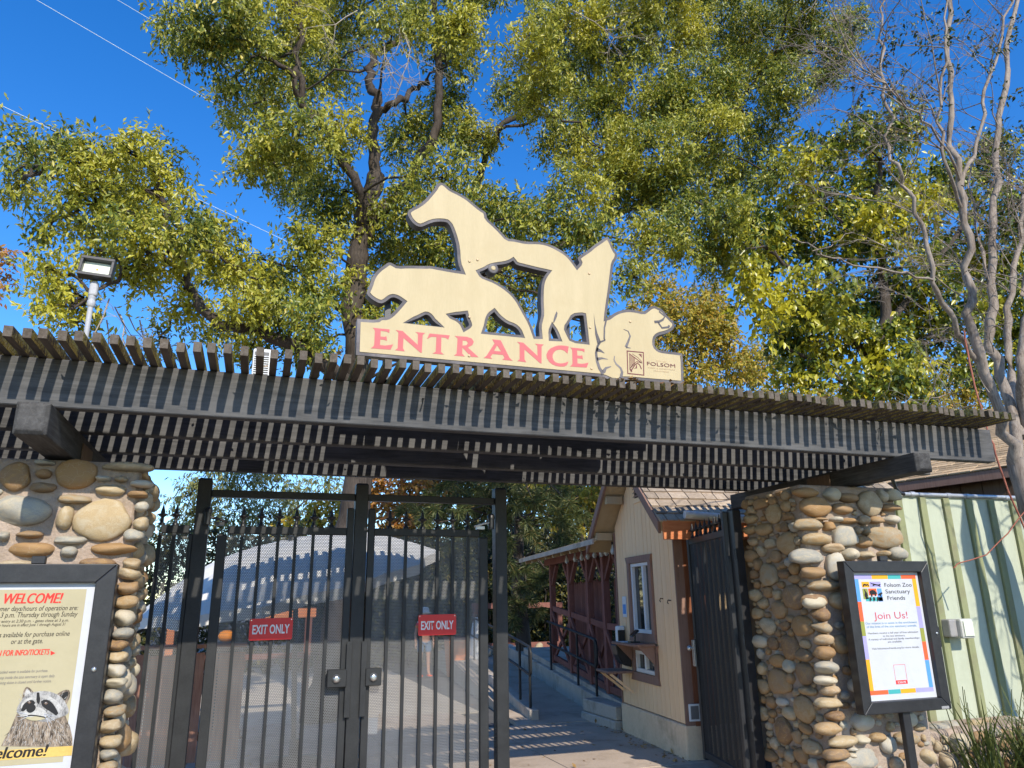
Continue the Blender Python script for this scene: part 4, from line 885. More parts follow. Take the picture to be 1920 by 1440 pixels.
wpoly([(250, 930), (266, 928), (274, 985), (262, 1010), (246, 990)], M['ink'], 5, 'mask')
wpoly([(150, 1082), (168, 1050), (200, 1030), (250, 1025), (300, 1040), (325, 1080), (305, 1105), (240, 1118), (185, 1105)], furl, 6, 'muzzle')
wpoly([(152, 1082), (200, 1098), (250, 1086), (318, 1092), (296, 1112), (230, 1122), (180, 1108)], M['tanpaper'], 7, 'chin'); wpoly([(165, 1090), (205, 1078), (250, 1082), (312, 1094), (308, 1101), (250, 1090), (205, 1086), (170, 1097)], M['ink'], 8, 'mouth')
wpoly([(178, 1045), (188, 1018), (212, 1006), (238, 1012), (246, 1034), (230, 1058), (205, 1068), (186, 1060)], M['ink'], 8, 'nose')
for x, y in ((200, 996), (312, 1002)):
    wpoly([(x - 14, y), (x, y - 11), (x + 15, y), (x, y + 11)], M['brownboard'], 8, 'eye'); wpoly([(x - 5, y - 3), (x, y - 7), (x + 4, y - 3), (x, y)], M['paper'], 9, 'eye_glint')
for nm, mm, N, box in (('dark_fur_strands', M['ink'], 150, (30, 470, 1120, 1280)), ('light_fur_strands', furl, 170, (30, 470, 1110, 1280)), ('head_fur_strands', furl, 110, (130, 445, 930, 1060))):
    L = []
    for k in range(N):
        x = rnd.uniform(box[0], box[1]); y = rnd.uniform(box[2], box[3])
        if nm[0] != 'h' and x < 110 - (y - 1110) * 0.55: continue
        dx = (x - 260) * 0.06 + rnd.gauss(0, 5); dy = rnd.uniform(14, 34) if nm[0] != 'h' else rnd.uniform(-18, -8)
        if nm[0] == 'h': dx = (x - 250) * 0.06
        p0, p1 = w_(x, y), w_(min(x + dx, 486), min(y + dy, 1290)); L.append(ribbon([(float(p0[0]), float(p0[2])), (float(p1[0]), float(p1[2]))], 0.0022, 0.0006))
    bst = MB()
    for q in L: bst.add([(x, WP - (0.0034 if nm[0] != 'h' else 0.0052), z) for x, z in q], [(0, 1, 2, 3)])
    bst.build(nm, mm, tan, kind='stuff')
for x, y, X, Y in ((185, 1075, 112, 1058), (190, 1085, 118, 1092), (190, 1090, 130, 1120), (300, 1075, 380, 1088), (300, 1085, 352, 1138), (305, 1075, 338, 1168), (305, 1070, 372, 1120)):
    plate([ribbon([(float(w_(x, y)[0]), float(w_(x, y)[2])), (float(w_(X, Y)[0]), float(w_(X, Y)[2]))], 0.0028, 0.001)], 'whisker', M['paper'], tan, (0, WP - 0.0085, 0), (1, 0, 0), (0, 0, 1), 0.0003)

# ================================================================== TICKET BOOTH (local frame: s along the gable wall, d to its inside, z)
BO = Vector((4.445, 7.529, 0)); BE = Vector((EX, EY, 0)).normalized(); BI = Vector((BE.y, -BE.x, 0))
def bp(s, d, z): return BO + BE * s + BI * d + Vector((0, 0, z))
booth = thing('ticket_booth', 'tan gabled ticket booth with mauve trim and a sliding window facing the ramp', 'booth', tuple(BO))
WID, DEP, SM, PIT, EZ = 1.97, 2.9, 0.985, 0.87, 2.42
def roofz(s): return EZ + PIT * (1.30 - abs(s - SM))     # top of the roof deck
# core walls (thin, behind the boards)
b = MB(); zt = lambda s: roofz(s) - 0.14
def wall_prism(b, s0, s1, d0, d1, z0, top):
    vs = [bp(s0, d0, z0), bp(s1, d0, z0), bp(s1, d1, z0), bp(s0, d1, z0), bp(s0, d0, top(s0)), bp(s1, d0, top(s1)), bp(s1, d1, top(s1)), bp(s0, d1, top(s0))]
    b.add(vs, [(0, 3, 2, 1), (4, 5, 6, 7), (0, 1, 5, 4), (1, 2, 6, 5), (2, 3, 7, 6), (3, 0, 4, 7)])
WIN = (0.775, 1.425, 1.218, 2.06); LOW = (0.76, 1.42, 0.758, 1.01)
# gable wall built round its two openings
def inwin(s): return WIN[0] < s < WIN[1]
b = MB()
wall_prism(b, 0.012, 0.76, 0.02, 0.1, 0.34, zt); wall_prism(b, 1.425, 1.955, 0.02, 0.1, 0.34, zt)
wall_prism(b, 0.76, 1.425, 0.02, 0.1, 0.34, lambda s: LOW[2]); wall_prism(b, 0.76, 1.425, 0.02, 0.1, LOW[3], lambda s: WIN[2]); wall_prism(b, 0.76, SM, 0.02, 0.1, WIN[3], zt); wall_prism(b, SM, 1.425, 0.02, 0.1, WIN[3], zt)
b.build('gable_wall', M['siding'], booth)
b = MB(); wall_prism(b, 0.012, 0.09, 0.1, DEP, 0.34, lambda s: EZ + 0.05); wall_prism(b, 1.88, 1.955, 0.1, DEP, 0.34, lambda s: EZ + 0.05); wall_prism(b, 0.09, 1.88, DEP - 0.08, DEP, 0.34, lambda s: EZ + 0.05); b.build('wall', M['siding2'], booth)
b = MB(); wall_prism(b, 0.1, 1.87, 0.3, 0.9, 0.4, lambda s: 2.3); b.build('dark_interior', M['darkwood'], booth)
# vertical siding boards, proud of the wall, cut round the windows
s = 0.03; bwid = 0.127
while s < 1.95:
    e = min(s + bwid - 0.007, 1.945)
    segs = []
    lo = 0.345; hi = min(zt(s), zt(e)) - 0.002
    ov = lambda r: e > r[0] and s < r[1]
    cuts = sorted([(r[2], r[3]) for r in (WIN, LOW) if ov((r[0] - 0.09, r[1] + 0.09))])
    z = lo
    for c0, c1 in cuts:
        segs.append((z, c0 - 0.1)); z = c1 + 0.085
    segs.append((z, hi))
    for z0, z1 in segs:
        if z1 - z0 < 0.03: continue
        b = MB(); top = (lambda q: zt(q) - 0.002) if z1 == hi else (lambda q, z1=z1: z1)
        wall_prism(b, s, e, 0.004 + rnd.uniform(-.001, .001), 0.019, z0, top); b.build('siding_board', M['siding'], booth)
    s += bwid
b = MB(); wall_prism(b, -0.02, 1.975, -0.025, DEP, -0.02, lambda q: 0.335); b.build('plinth', M['foot'], booth, bevel=0.02, seg=2)
for s0, s1, d0, d1, m_ in ((-0.012, 0.012, -0.006, 0.1, 'mauve'), (1.955, 1.985, -0.008, 0.1, 'mauve'), (-0.016, 0.005, 0.1, 0.34, 'rust'), (-0.006, 0.01, 0.341, 0.9, 'siding2')):
    b = MB(); wall_prism(b, s0, s1, d0, d1, 0.28, lambda q: EZ + 0.02 if q < 1 else 2.5); b.build('corner_trim', M[m_], booth)
# roof: deck, gable overhang, rakes, soffit, fascia
OVH = 0.26
for sgn_, (sa, sb) in ((1, (SM, SM - 1.30)), (-1, (SM, SM + 1.36))):
    b = MB()
    vs = [bp(sa, -OVH, roofz(sa)), bp(sb, -OVH, roofz(sb)), bp(sb, DEP + .2, roofz(sb)), bp(sa, DEP + .2, roofz(sa))]
    vs += [p_ - Vector((0, 0, 0.10)) for p_ in vs]
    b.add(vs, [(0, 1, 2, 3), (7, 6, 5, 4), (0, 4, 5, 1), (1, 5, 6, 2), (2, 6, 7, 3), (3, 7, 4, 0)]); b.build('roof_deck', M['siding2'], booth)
    b = MB(); L = [bp(sa, -OVH - 0.003, roofz(sa) + 0.012), bp(sb, -OVH - 0.003, roofz(sb) + 0.012), bp(sb, -OVH - 0.003, roofz(sb) - 0.125), bp(sa, -OVH - 0.003, roofz(sa) - 0.125)]
    b.add(L + [p_ - BI * 0.035 for p_ in L], [(0, 1, 2, 3), (7, 6, 5, 4), (0, 4, 5, 1), (1, 5, 6, 2), (2, 6, 7, 3), (3, 7, 4, 0)]); b.build('rake_board', M['mauve'], booth, bevel=0.004)
b = MB(); sE = SM - 1.30
b.obox(bp(sE - 0.02, DEP / 2 - 0.02, EZ - 0.085), BE, BI, (0, 0, 1), 0.018, DEP / 2 + 0.23, 0.105); b.build('fascia', M['orangewood'], booth, bevel=0.004)
b = MB(); b.tube([bp(sE - 0.05, 0.0, EZ + 0.075), bp(sE - 0.06, 0.55, EZ + 0.035), bp(sE - 0.065, 1.6, EZ + 0.0)], 0.045, 10); b.build('gutter_pipe', M['white'], booth)
# purlin ends under the left overhang
for s_ in (1.55, 2.05):
    b = MB(); b.obox(bp(s_, -OVH / 2, roofz(s_) - 0.165), BE, BI, (0, 0, 1), 0.045, OVH / 2 - 0.02, 0.05); b.build('lookout', M['siding2'], booth)
# shakes on the visible slope, each its own piece
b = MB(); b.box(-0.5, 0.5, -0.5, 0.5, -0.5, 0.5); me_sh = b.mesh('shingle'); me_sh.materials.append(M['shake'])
slope = math.atan(PIT); row = 0.145; L = 1.30 / math.cos(slope); nrow = int(L / row)
Rz = Matrix((BE, -BI, Vector((0, 0, 1)))).transposed()
for side, nr_ in ((1, nrow), (-1, 0)):
    for r in range(nr_):
        d = -OVH - 0.02 + (0 if r % 2 else -0.07)
        while d < DEP + 0.1:
            w = rnd.uniform(0.13, 0.21)
            sc = (r + 0.75) * row * math.cos(slope); sx = SM - 1.30 + sc - 0.03
            if d + w > -OVH - 0.02:
                a0 = max(d, -OVH - 0.025)
                R3 = Rz.to_4x4() @ Matrix.Rotation(-slope + 0.10, 4, 'Y')
                wp = bp(sx, (a0 + d + w) / 2, roofz(sx) + 0.018 + rnd.uniform(-0.004, 0.006))
                inst('shingle', me_sh, booth, wp, R3.to_euler(), (row * 1.5, (d + w - a0) - 0.012, 0.02 + rnd.uniform(0, 0.012)))
            d += w
# gable vent
v0, v1 = 2.86, 3.12
b = MB(); wall_prism(b, 0.83, 1.14, -0.012, 0.003, v0 - 0.06, lambda q: v0); b.build('vent_sill', M['siding'], booth)
vent = MB(); wall_prism(vent, 0.87, 1.1, -0.004, 0.004, v0, lambda q: v1); vo = vent.build('gable_vent', M['darkwood'], booth)
for k in range(5):
    b = MB(); b.obox(bp(0.985, -0.012, v0 + 0.03 + k * 0.05), BE, (BI + Vector((0, 0, 1.0))).normalized(), BI.cross(BE), 0.115, 0.022, 0.004); b.build('louvre', M['mauve'], vo)
# windows
def bwindow(rc, split, sill_d):
    s0, s1, z0, z1 = rc
    t = MB(); wall_prism(t, s0 + 0.03, s1 - 0.03, 0.05, 0.056, z0 + 0.03, lambda q: z1 - 0.03); wo_ = t.build('window', M['glass'], booth)
    for a, c, e, f in ((s0, s1, z0, z0 + 0.045), (s0, s1, z1 - 0.04, z1), (s0, s0 + 0.04, z0 + 0.046, z1 - 0.041), (s1 - 0.04, s1, z0 + 0.046, z1 - 0.041), (split - 0.025, split + 0.025, z0 + 0.046, z1 - 0.041)):
        q = MB(); wall_prism(q, a, c, 0.008, 0.06, e, lambda _, f=f: f); q.build('sash', M['white'], wo_, bevel=0.003)
    tr = [((s0 - 0.085, s1 + 0.085), (z1 + 0.004, z1 + 0.085), 0.02), ((s0 - 0.085, s1 + 0.085), (z0 - 0.10, z0 - 0.004), 0.02)]
    for (a, c), (e, f), ex in tr:
        q = MB(); vs = [bp(a - ex * 2, -0.018, f if e > z0 else e), bp(c + ex * 2, -0.018, f if e > z0 else e), bp(c, -0.018, e if e > z0 else f), bp(a, -0.018, e if e > z0 else f)]
        q.add(vs + [x + BI * 0.036 for x in vs], [(0, 1, 2, 3), (7, 6, 5, 4), (0, 4, 5, 1), (1, 5, 6, 2), (2, 6, 7, 3), (3, 7, 4, 0)]); q.build('window_trim', M['mauve'], booth)
    for a, c in ((s0 - 0.085, s0 - 0.003), (s1 + 0.003, s1 + 0.085)):
        q = MB(); wall_prism(q, a, c, -0.016, 0.018, z0 - 0.003, lambda _: z1 + 0.003); q.build('window_trim', M['mauve'], booth)
bwindow(WIN, 1.02, 0); bwindow(LOW, 1.1, 0)
# counter under the window and lower shelf
b = MB(); wall_prism(b, 0.66, 1.52, -0.27, -0.02, 1.085, lambda q: 1.115); b.build('counter', M['mauve'], booth, bevel=0.006)
for s_ in (0.70, 1.46):
    b = MB(); L = [bp(s_, -0.02, 1.084), bp(s_, -0.22, 1.084), bp(s_, -0.02, 0.88)]; b.add(L + [x + BE * 0.03 for x in L], [(0, 1, 2), (5, 4, 3), (0, 3, 4, 1), (1, 4, 5, 2), (2, 5, 3, 0)]); b.build('counter_bracket', M['mauve'], booth)
b = MB(); wall_prism(b, 1.45, 1.92, -0.36, -0.01, 0.735, lambda q: 0.765); b.build('lower_shelf', M['mauve'], booth, bevel=0.006)
for s_ in (1.5, 1.86):
    b = MB(); b.bar(bp(s_, -0.31, 0.73), bp(s_, -0.012, 0.50), 0.02, 0.03); b.build('shelf_bracket', M['siding'], booth)
for s_, z in ((0.40, 1.62), (0.18, 1.60)):
    b = MB(); b.tube([bp(s_, 0.0, z), bp(s_, -0.03, z + 0.005), bp(s_, -0.04, z - 0.02), bp(s_, -0.03, z - 0.035)], 0.006, 6); b.build('wall_hook', M['darkwood'], booth)
# things on and by the counter
t = thing('keypad', 'small black card terminal on the booth counter', 'card reader', tuple(bp(1.05, -0.15, 1.116)))
b = MB(); b.obox(bp(1.05, -0.14, 1.124), BE, BI, (0, 0, 1), 0.05, 0.06, 0.008); b.build('base', M['frame'], t); b = MB(); b.tube([bp(1.05, -0.13, 1.13), bp(1.05, -0.12, 1.2)], 0.012, 8); b.build('stem', M['frame'], t)
b = MB(); b.obox(bp(1.05, -0.13, 1.225), BE, (BI + Vector((0, 0, 0.8))).normalized(), (Vector((0, 0, 1)) - BI * 0.8).normalized(), 0.045, 0.055, 0.012); b.build('screen', M['glass'], t, bevel=0.003)
t = thing('paper_sheet', 'white sheet of paper lying on the booth counter', 'paper', tuple(bp(1.25, -0.15, 1.116)))
b = MB(); b.obox(bp(1.27, -0.16, 1.1185), BE, BI, (0, 0, 1), 0.14, 0.08, 0.002); b.build('sheet', M['paper'], t)
t = thing('soap_dispenser', 'white wall dispenser on the tan booth corner above the lower shelf', 'dispenser', tuple(bp(1.78, -0.06, 1.0)))
b = MB(); b.obox(bp(1.78, -0.055, 1.16), BE, BI, (0, 0, 1), 0.06, 0.05, 0.13); b.build('body', M['white'], t, bevel=0.02, seg=2)
b = MB(); b.obox(bp(1.78, -0.04, 0.985), BE, BI, (0, 0, 1), 0.055, 0.03, 0.035); b.build('drip_tray', M['white'], t, bevel=0.008); b = MB(); b.obox(bp(1.72, -0.06, 1.14), BE, BI, (0, 0, 1), 0.006, 0.045, 0.10); b.build('side_cover', M['frame'], t)
t = thing('notice_card', 'blue and white notice card on the booth wall above the dispenser', 'notice', tuple(bp(1.70, -0.0, 1.40)))
b = MB(); b.obox(bp(1.70, -0.002, 1.53), BE, BI, (0, 0, 1), 0.075, 0.003, 0.13); b.build('card', M['white'], t, bevel=0.003); b = MB(); b.obox(bp(1.70, -0.006, 1.50), BE, BI, (0, 0, 1), 0.055, 0.001, 0.06); b.build('blue_print', M['p_blue'], t)
t = thing('sign_holder', 'curved black brochure holder hanging below the booth counter', 'holder', tuple(bp(1.58, -0.1, 0.8)))
b = MB(); L = [(-0.02, 1.07), (-0.22, 1.07), (-0.2, 0.95), (-0.13, 0.84), (-0.02, 0.80)]; n = len(L)
b.add([bp(1.50, d, z) for d, z in L] + [bp(1.70, d, z) for d, z in L], [tuple(range(n)), tuple(range(2 * n - 1, n - 1, -1))] + [(k, k + n, (k + 1) % n + n, (k + 1) % n) for k in range(n)]); b.build('body', M['frame'], t, bevel=0.01)
t = thing('wall_plaque', 'small white framed plaque low on the booth corner by the open gate', 'plaque', tuple(bp(-0.02, 0.1, 0.38)))
b = MB(); b.obox(bp(-0.03, 0.09, 0.46), BI, BE, (0, 0, 1), 0.065, 0.006, 0.085); b.build('plate', M['white'], t, bevel=0.004)
b = MB(); b.obox(bp(-0.0375, 0.09, 0.46), BI, BE, (0, 0, 1), 0.045, 0.001, 0.065); b.build('panel', M['greyink'], t)

# ================================================================== RED PAVILION behind the booth
pav = thing('pavilion', 'red brown timber pavilion with cross braced rail beyond the ticket booth', 'pavilion', tuple(bp(3.2, 0.4, 0)))
def fz(s): return 0.26 + max(0, s - 2.9) * 0.075
b = MB(); wall_prism(b, 2.0, 8.5, 0.12, 4.2, -0.1, lambda s: fz(s) if s > 2.9 else 0.26); b.build('deck', M['kerb'], pav)
posts = [2.25, 3.05, 3.85, 4.95, 6.2]
for s_ in posts:
    b = MB(); b.obox(bp(s_, 0.2, (fz(s_) + 2.30) / 2), BE, BI, (0, 0, 1), 0.05, 0.05, (2.30 - fz(s_)) / 2); b.build('post', M['redwood'], pav, bevel=0.004)
for a, c in zip(posts, posts[1:]):
    za, zc = fz(a), fz(c)
    for h in (0.06, 0.92):
        b = MB(); b.bar(bp(a + .05, 0.2, za + h + 0.06), bp(c - .05, 0.2, zc + h + 0.06), 0.05, 0.09); b.build('rail', M['redwood'], pav)
    m_ = (a + c) / 2
    for (p0, h0), (p1, h1), k in (((a + .05, 0.16), (c - .05, 0.92), 0), ((a + .05, 0.92), (c - .05, 0.16), 1)):
        b = MB(); b.bar(bp(p0, 0.17 + 0.05 * k, fz(p0) + h0), bp(p1, 0.17 + 0.05 * k, fz(p1) + h1), 0.035, 0.06); b.build('cross_brace', M['redwood'], pav)
    for q, zz in ((a + .05, 2.28), (c - .05, 2.28)):
        b = MB(); e_ = q + (0.32 if q < m_ else -0.32); b.bar(bp(q, 0.2, 1.92), bp(e_, 0.2, 2.26), 0.06, 0.06); b.build('knee_brace', M['redwood'], pav)
b = MB(); b.bar(bp(2.0, 0.2, 2.35), bp(6.6, 0.2, 2.35), 0.1, 0.13); b.build('header', M['redwood'], pav)
s = 2.02
while s < 6.6:       # picket wall at the back of the gallery
    w = 0.13; top = 1.95 + rnd.uniform(-0.02, 0.03)
    if not (3.9 < s < 4.25):
        b = MB(); L = [(-w / 2, fz(s)), (w / 2, fz(s)), (w / 2, top - 0.05), (0.02, top), (-0.02, top), (-w / 2, top - 0.05)]; n = 6
        pts = [bp(s + x, 0.62, z) for x, z in L]; pts += [q + BI * 0.02 for q in pts]
        b.add(pts, [tuple(range(n)), tuple(range(2 * n - 1, n - 1, -1))] + [(k, k + n, (k + 1) % n + n, (k + 1) % n) for k in range(n)]); b.build('picket', M['redwood'], pav)
    s += 0.138
b = MB(); vs = [bp(2.05, -0.28, 2.44), bp(6.9, -0.28, 2.44), bp(6.9, 3.0, 3.3), bp(2.05, 3.0, 3.3)]; vs += [q - Vector((0, 0, 0.05)) for q in vs]
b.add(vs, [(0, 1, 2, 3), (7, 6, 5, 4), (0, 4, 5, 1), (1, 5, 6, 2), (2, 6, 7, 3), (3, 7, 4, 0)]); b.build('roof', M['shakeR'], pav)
b = MB(); b.obox(bp(4.45, -0.29, 2.395), BE, BI, (0, 0, 1), 2.42, 0.012, 0.035); b.build('fascia', M['kerb'], pav)
for k in range(9):
    s_ = 2.3 + k * 0.52; b = MB(); b.bar(bp(s_, -0.26, 2.35), bp(s_, 0.6, 2.55), 0.04, 0.08); b.build('rafter', M['siding2'], pav)
for k, s_ in enumerate((2.12, 2.4, 2.62, 2.95, 3.3, 3.62, 4.0, 4.5)):
    p_ = bp(s_, 0.02, 2.3); t = thing('light_bulb', 'clear bulb of the string of lights under the pavilion eave', 'light bulb', tuple(p_), 'string lights under the pavilion eave')
    b = MB(); b.lathe(p_, [(0.012, 0.06), (0.014, 0.03), (0.03, -0.01), (0.035, -0.04), (0.022, -0.07), (0.004, -0.078)], 10); b.build('globe', M['clearlens'], t); b = MB(); b.lathe(p_, [(0.016, 0.06), (0.016, 0.1)], 8); b.build('socket', M['frame'], t)
for s_, z, lab in ((2.32, 2.02, 'dark lantern hanging nearest the booth under the pavilion roof'), (2.75, 1.98, 'dark lantern hanging second from the booth under the pavilion roof')):
    p_ = bp(s_, 0.42, z); t = thing('lantern', lab, 'lantern', tuple(p_), 'lanterns in the pavilion')
    b = MB(); b.lathe(p_, [(0.05, -0.1), (0.06, -0.09), (0.05, -0.08), (0.075, 0.0), (0.05, 0.07), (0.06, 0.08), (0.02, 0.13), (0.006, 0.3)], 12); b.build('body', M['frame'], t)

# handrails
def handrail(label, pts, posts_, h=0.86):
    t = thing('handrail', label, 'handrail', pts[0], 'handrails beside the ramp')
    top = [Vector(p) + Vector((0, 0, h)) for p in pts]; mid = [Vector(p) + Vector((0, 0, h - 0.38)) for p in pts]
    a = (top[0] - top[1]).normalized()
    loop = [mid[-1]] + mid[::-1][1:] + [mid[0] + a * 0.04 + Vector((0, 0, 0.02)), mid[0] + a * 0.07 + Vector((0, 0, 0.08)), top[0] + a * 0.07 - Vector((0, 0, 0.08)), top[0] + a * 0.04 - Vector((0, 0, 0.02))] + top
    b = MB(); b.tube(loop, 0.021, 8); b.build('rail', M['metal_worn'], t)
    for p in posts_:
        b = MB(); b.tube([p, Vector(p) + Vector((0, 0, h))], 0.02, 8); b.build('post', M['metal_worn'], t)
handrail('black tube handrail on the kerb nearest the double gate', [(3.9, 10.85, 0.12), (4.02, 11.8, 0.19), (4.25, 13.7, 0.31), (4.6, 16.5, 0.46)], [(3.9, 10.85, 0.12), (3.99, 11.55, 0.17), (4.25, 13.7, 0.31), (4.55, 16.1, 0.45)])
handrail('black tube handrail in front of the red pavilion', [(4.90, 10.75, 0.24), (5.06, 12.0, 0.33), (5.25, 13.6, 0.44)], [(4.90, 10.75, 0.24), (5.02, 11.7, 0.31), (5.23, 13.4, 0.43)], 0.82)
# ================================================================== GREEN BOARD WALL on the right
GW = 6.2
gw = thing('green_wall', 'pale green board and batten wall to the right of the stone pillar', 'wall', (7.2, GW, 0))
x = 5.40
while x < 9.9:
    b = MB(); b.box(x, x + 0.326, GW, GW + 0.03, 0.2, 2.63 + rnd.uniform(-.004, .004)); b.build('board', M['green'], gw)
    b = MB(); b.box(x - 0.042, x + 0.042, GW - 0.032, GW - 0.001, 0.34, 2.615); b.build('batten', M['batten'], gw, bevel=0.003)
    x += 0.3265
b = MB(); b.box(5.38, 9.95, GW + 0.031, GW + 0.1, 0, 2.62); b.build('backing', M['brownboard'], gw)
cd = thing('conduit', 'galvanised conduit running along the top of the green wall', 'conduit', (6.4, GW - 0.03, 2.65))
b = MB(); b.tube([(6.47, GW - 0.02, 2.645), (9.6, GW - 0.02, 2.66)], 0.022, 10); b.build('pipe', M['galv'], cd)
for x in (6.55, 7.05, 7.32, 7.9, 8.4):
    b = MB(); b.tube([(x, GW - 0.02, 2.646), (x + 0.06, GW - 0.02, 2.647)], 0.028, 10); b.build('coupling', M['galv'], cd)
b = MB(); b.tube([(6.47, GW - 0.02, 2.645), (6.40, GW - 0.03, 2.655), (6.33, GW - 0.06, 2.70), (6.26, GW - 0.1, 2.80), (6.2, GW - 0.2, 2.86), (6.0, GW - 0.6, 2.88)], 0.02, 10); b.build('flexible_conduit', M['frame'], cd)
fl = thing('wall_light', 'grey weatherproof wall light on the green wall beside the poster case', 'wall light', (6.78, GW - 0.05, 1.29))
b = MB(); b.obox((6.75, GW - 0.07, 1.29), (1, 0, 0), (0, 1, 0), (0, 0, 1), 0.075, 0.055, 0.085); b.build('housing', M['plasticgrey'], fl, bevel=0.015, seg=2)
b = MB(); b.obox((6.85, GW - 0.13, 1.285), (1, 0, 0), (0, 1, 0), (0, 0, 1), 0.085, 0.05, 0.095); lens = b.build('lens', M['clearlens'], fl, bevel=0.02, seg=2)
b = MB(); b.obox((6.85, GW - 0.185, 1.285), (1, 0, 0), (0, 1, 0), (0, 0, 1), 0.06, 0.006, 0.07); b.build('lens_ribs', M['lensglass'], lens)
# low stone planter at its foot
pn = thing('stone_planter', 'low river stone planter with a mortar cap at the foot of the green wall', 'planter', (6.4, 5.9, 0))
b = MB(); b.box(5.39, 7.35, 5.72, 6.19, 0, 0.44); b.build('mortar_core', M['mortar'], pn, bevel=0.05, seg=3)
FP = Face(pn, (0, 5.72, 0), (1, 0, 0), (0, -1, 0))
FP.pack(5.42, 7.3, 0.02, 0.44, [(0.16, 0.26, 0.12, 0.2, 10), (0.09, 0.15, 0.06, 0.11, 24), (0.05, 0.08, 0.04, 0.06, 24)], 300, 0.93, warm=0.4, depth=0.9, proud=0.25)
for k in range(7):
    x = 5.6 + k * 0.24; inst('stone', rnd.choice(stone_me), pn, (x, 5.88 + rnd.uniform(-.06, .1), 0.43), (0, 0, rnd.uniform(0, 3)), (rnd.uniform(.07, .12), rnd.uniform(.05, .09), 0.05))
# strap leaved plants and a pot
b = MB(); n = 9
for k in range(n + 1):
    t_ = k / n; y = 0.0; x_ = 0.42 * t_ ** 1.5; z = 0.95 * math.sin(min(t_ * 1.45, 1.9)) * 0.62; w = 0.011 * (1 - t_ ** 2.5) + 0.0005
    b.v += [(x_, -w, z), (x_ - 0.006, 0, z - 0.003), (x_, w, z)]
for k in range(n):
    a = k * 3
    for f in ((a, a + 1, a + 4, a + 3), (a + 1, a + 2, a + 5, a + 4)): b.f.append(f); b.m.append(0); b.sm.append(True)
blade = b.mesh('leaf_blade'); blade.materials.append(M['strap'])
b = MB(); n = 9
for k in range(n + 1):
    t_ = k / n; x_ = 0.14 * t_ ** 2; z = 0.72 * t_; w = 0.012 * (1 - t_ ** 2.2) + 0.0005
    b.v += [(x_, -w, z), (x_ - 0.006, 0, z), (x_, w, z)]
for k in range(n):
    a = k * 3
    for f in ((a, a + 1, a + 4, a + 3), (a + 1, a + 2, a + 5, a + 4)): b.f.append(f); b.m.append(0); b.sm.append(True)
blade2 = b.mesh('leaf_blade'); blade2.materials.append(M['strap'])
for (x, y, lab, nl) in ((6.05, 5.35, 'clump of strap leaved plant nearest the poster case post', 60), (6.42, 5.25, 'middle clump of strap leaved plant before the stone planter', 70), (6.85, 5.3, 'clump of strap leaved plant beside the brown pot', 70), (6.5, 4.95, 'clump of strap leaved plant nearest the camera below the green wall', 60)):
    t = thing('strap_plant', lab, 'plant', (x, y, 0), 'strap leaved plants by the planter')
    for k in range(nl):
        s_ = rnd.uniform(0.55, 1.15)
        inst('leaf_blade', rnd.choice((blade, blade2, blade2)), t, (x + rnd.gauss(0, .06), y + rnd.gauss(0, .06), 0), (rnd.gauss(0, .16), rnd.gauss(0.05, .2), rnd.uniform(0, 6.28)), (s_, 1, s_))
pt = thing('plant_pot', 'brown plant pot standing at the right end of the stone planter', 'pot', (7.32, 5.55, 0))
b = MB(); b.lathe((7.35, 5.5, 0), [(0.12, 0), (0.17, 0.42), (0.19, 0.42), (0.19, 0.47), (0.16, 0.47), (0.15, 0.43)], 18); b.build('pot', M['terracotta'], pt)
# building with the shingled roof
P1 = Vector(atz(1613, 915, 3.2)); P2 = Vector(atz(1910, 873, 3.2)); RD = (P2 - P1).normalized(); RI = Vector((-RD.y, RD.x, 0))
if RI.x < 0: RI = -RI
P0 = P1 - RD * 2.5
hb = thing('brown_building', 'brown boarded building with a sunlit shingle roof rising behind the green wall', 'building', tuple(P1))
Lr = (P2 - P0).length + 0.05
def hp_(a, d, z): return P0 + RD * a + RI * d + Vector((0, 0, z - P0.z))
b = MB(); vs = [hp_(0, 0, 3.2), hp_(Lr, 0, 3.2), hp_(Lr, 4.5, 5.0), hp_(0, 4.5, 5.0)]; vs += [q - Vector((0, 0, 0.08)) for q in vs]
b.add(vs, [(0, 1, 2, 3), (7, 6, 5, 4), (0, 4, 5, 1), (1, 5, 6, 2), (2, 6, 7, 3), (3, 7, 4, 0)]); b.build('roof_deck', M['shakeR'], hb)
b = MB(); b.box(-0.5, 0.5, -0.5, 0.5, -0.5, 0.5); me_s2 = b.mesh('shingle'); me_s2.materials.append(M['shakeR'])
sl = math.atan(1.8 / 4.5); Rr = Matrix((RD, RI, RD.cross(RI))).transposed()
if RD.cross(RI).z < 0: Rr = Matrix((-RD, RI, (-RD).cross(RI))).transposed()
for r in range(16):
    a = -0.05 - (r % 2) * 0.1; dd = -0.02 + r * 0.13
    while a < Lr:
        w = rnd.uniform(0.2, 0.34)
        c = hp_(min(a + w / 2, Lr - w / 2 + .02), (dd + 0.09) * math.cos(sl), 3.2 + (dd + 0.09) * math.sin(sl) + 0.016)
        R3 = Rr.to_4x4() @ Matrix.Rotation(sl - 0.05, 4, 'X')
        inst('shingle', me_s2, hb, c, R3.to_euler(), (w - 0.012, 0.19, 0.014 + rnd.uniform(0, .008))); a += w
b = MB(); b.obox(hp_(Lr / 2, 0.01, 3.13), RD, RI, (0, 0, 1), Lr / 2, 0.02, 0.065); b.build('fascia', M['mauve'], hb, bevel=0.004)
b = MB(); b.obox(hp_(Lr / 2, 2.3, 1.62), RD, RI, (0, 0, 1), Lr / 2 - 0.1, 2.0, 1.62); b.build('wall', M['brownboard'], hb)
a = 0.1
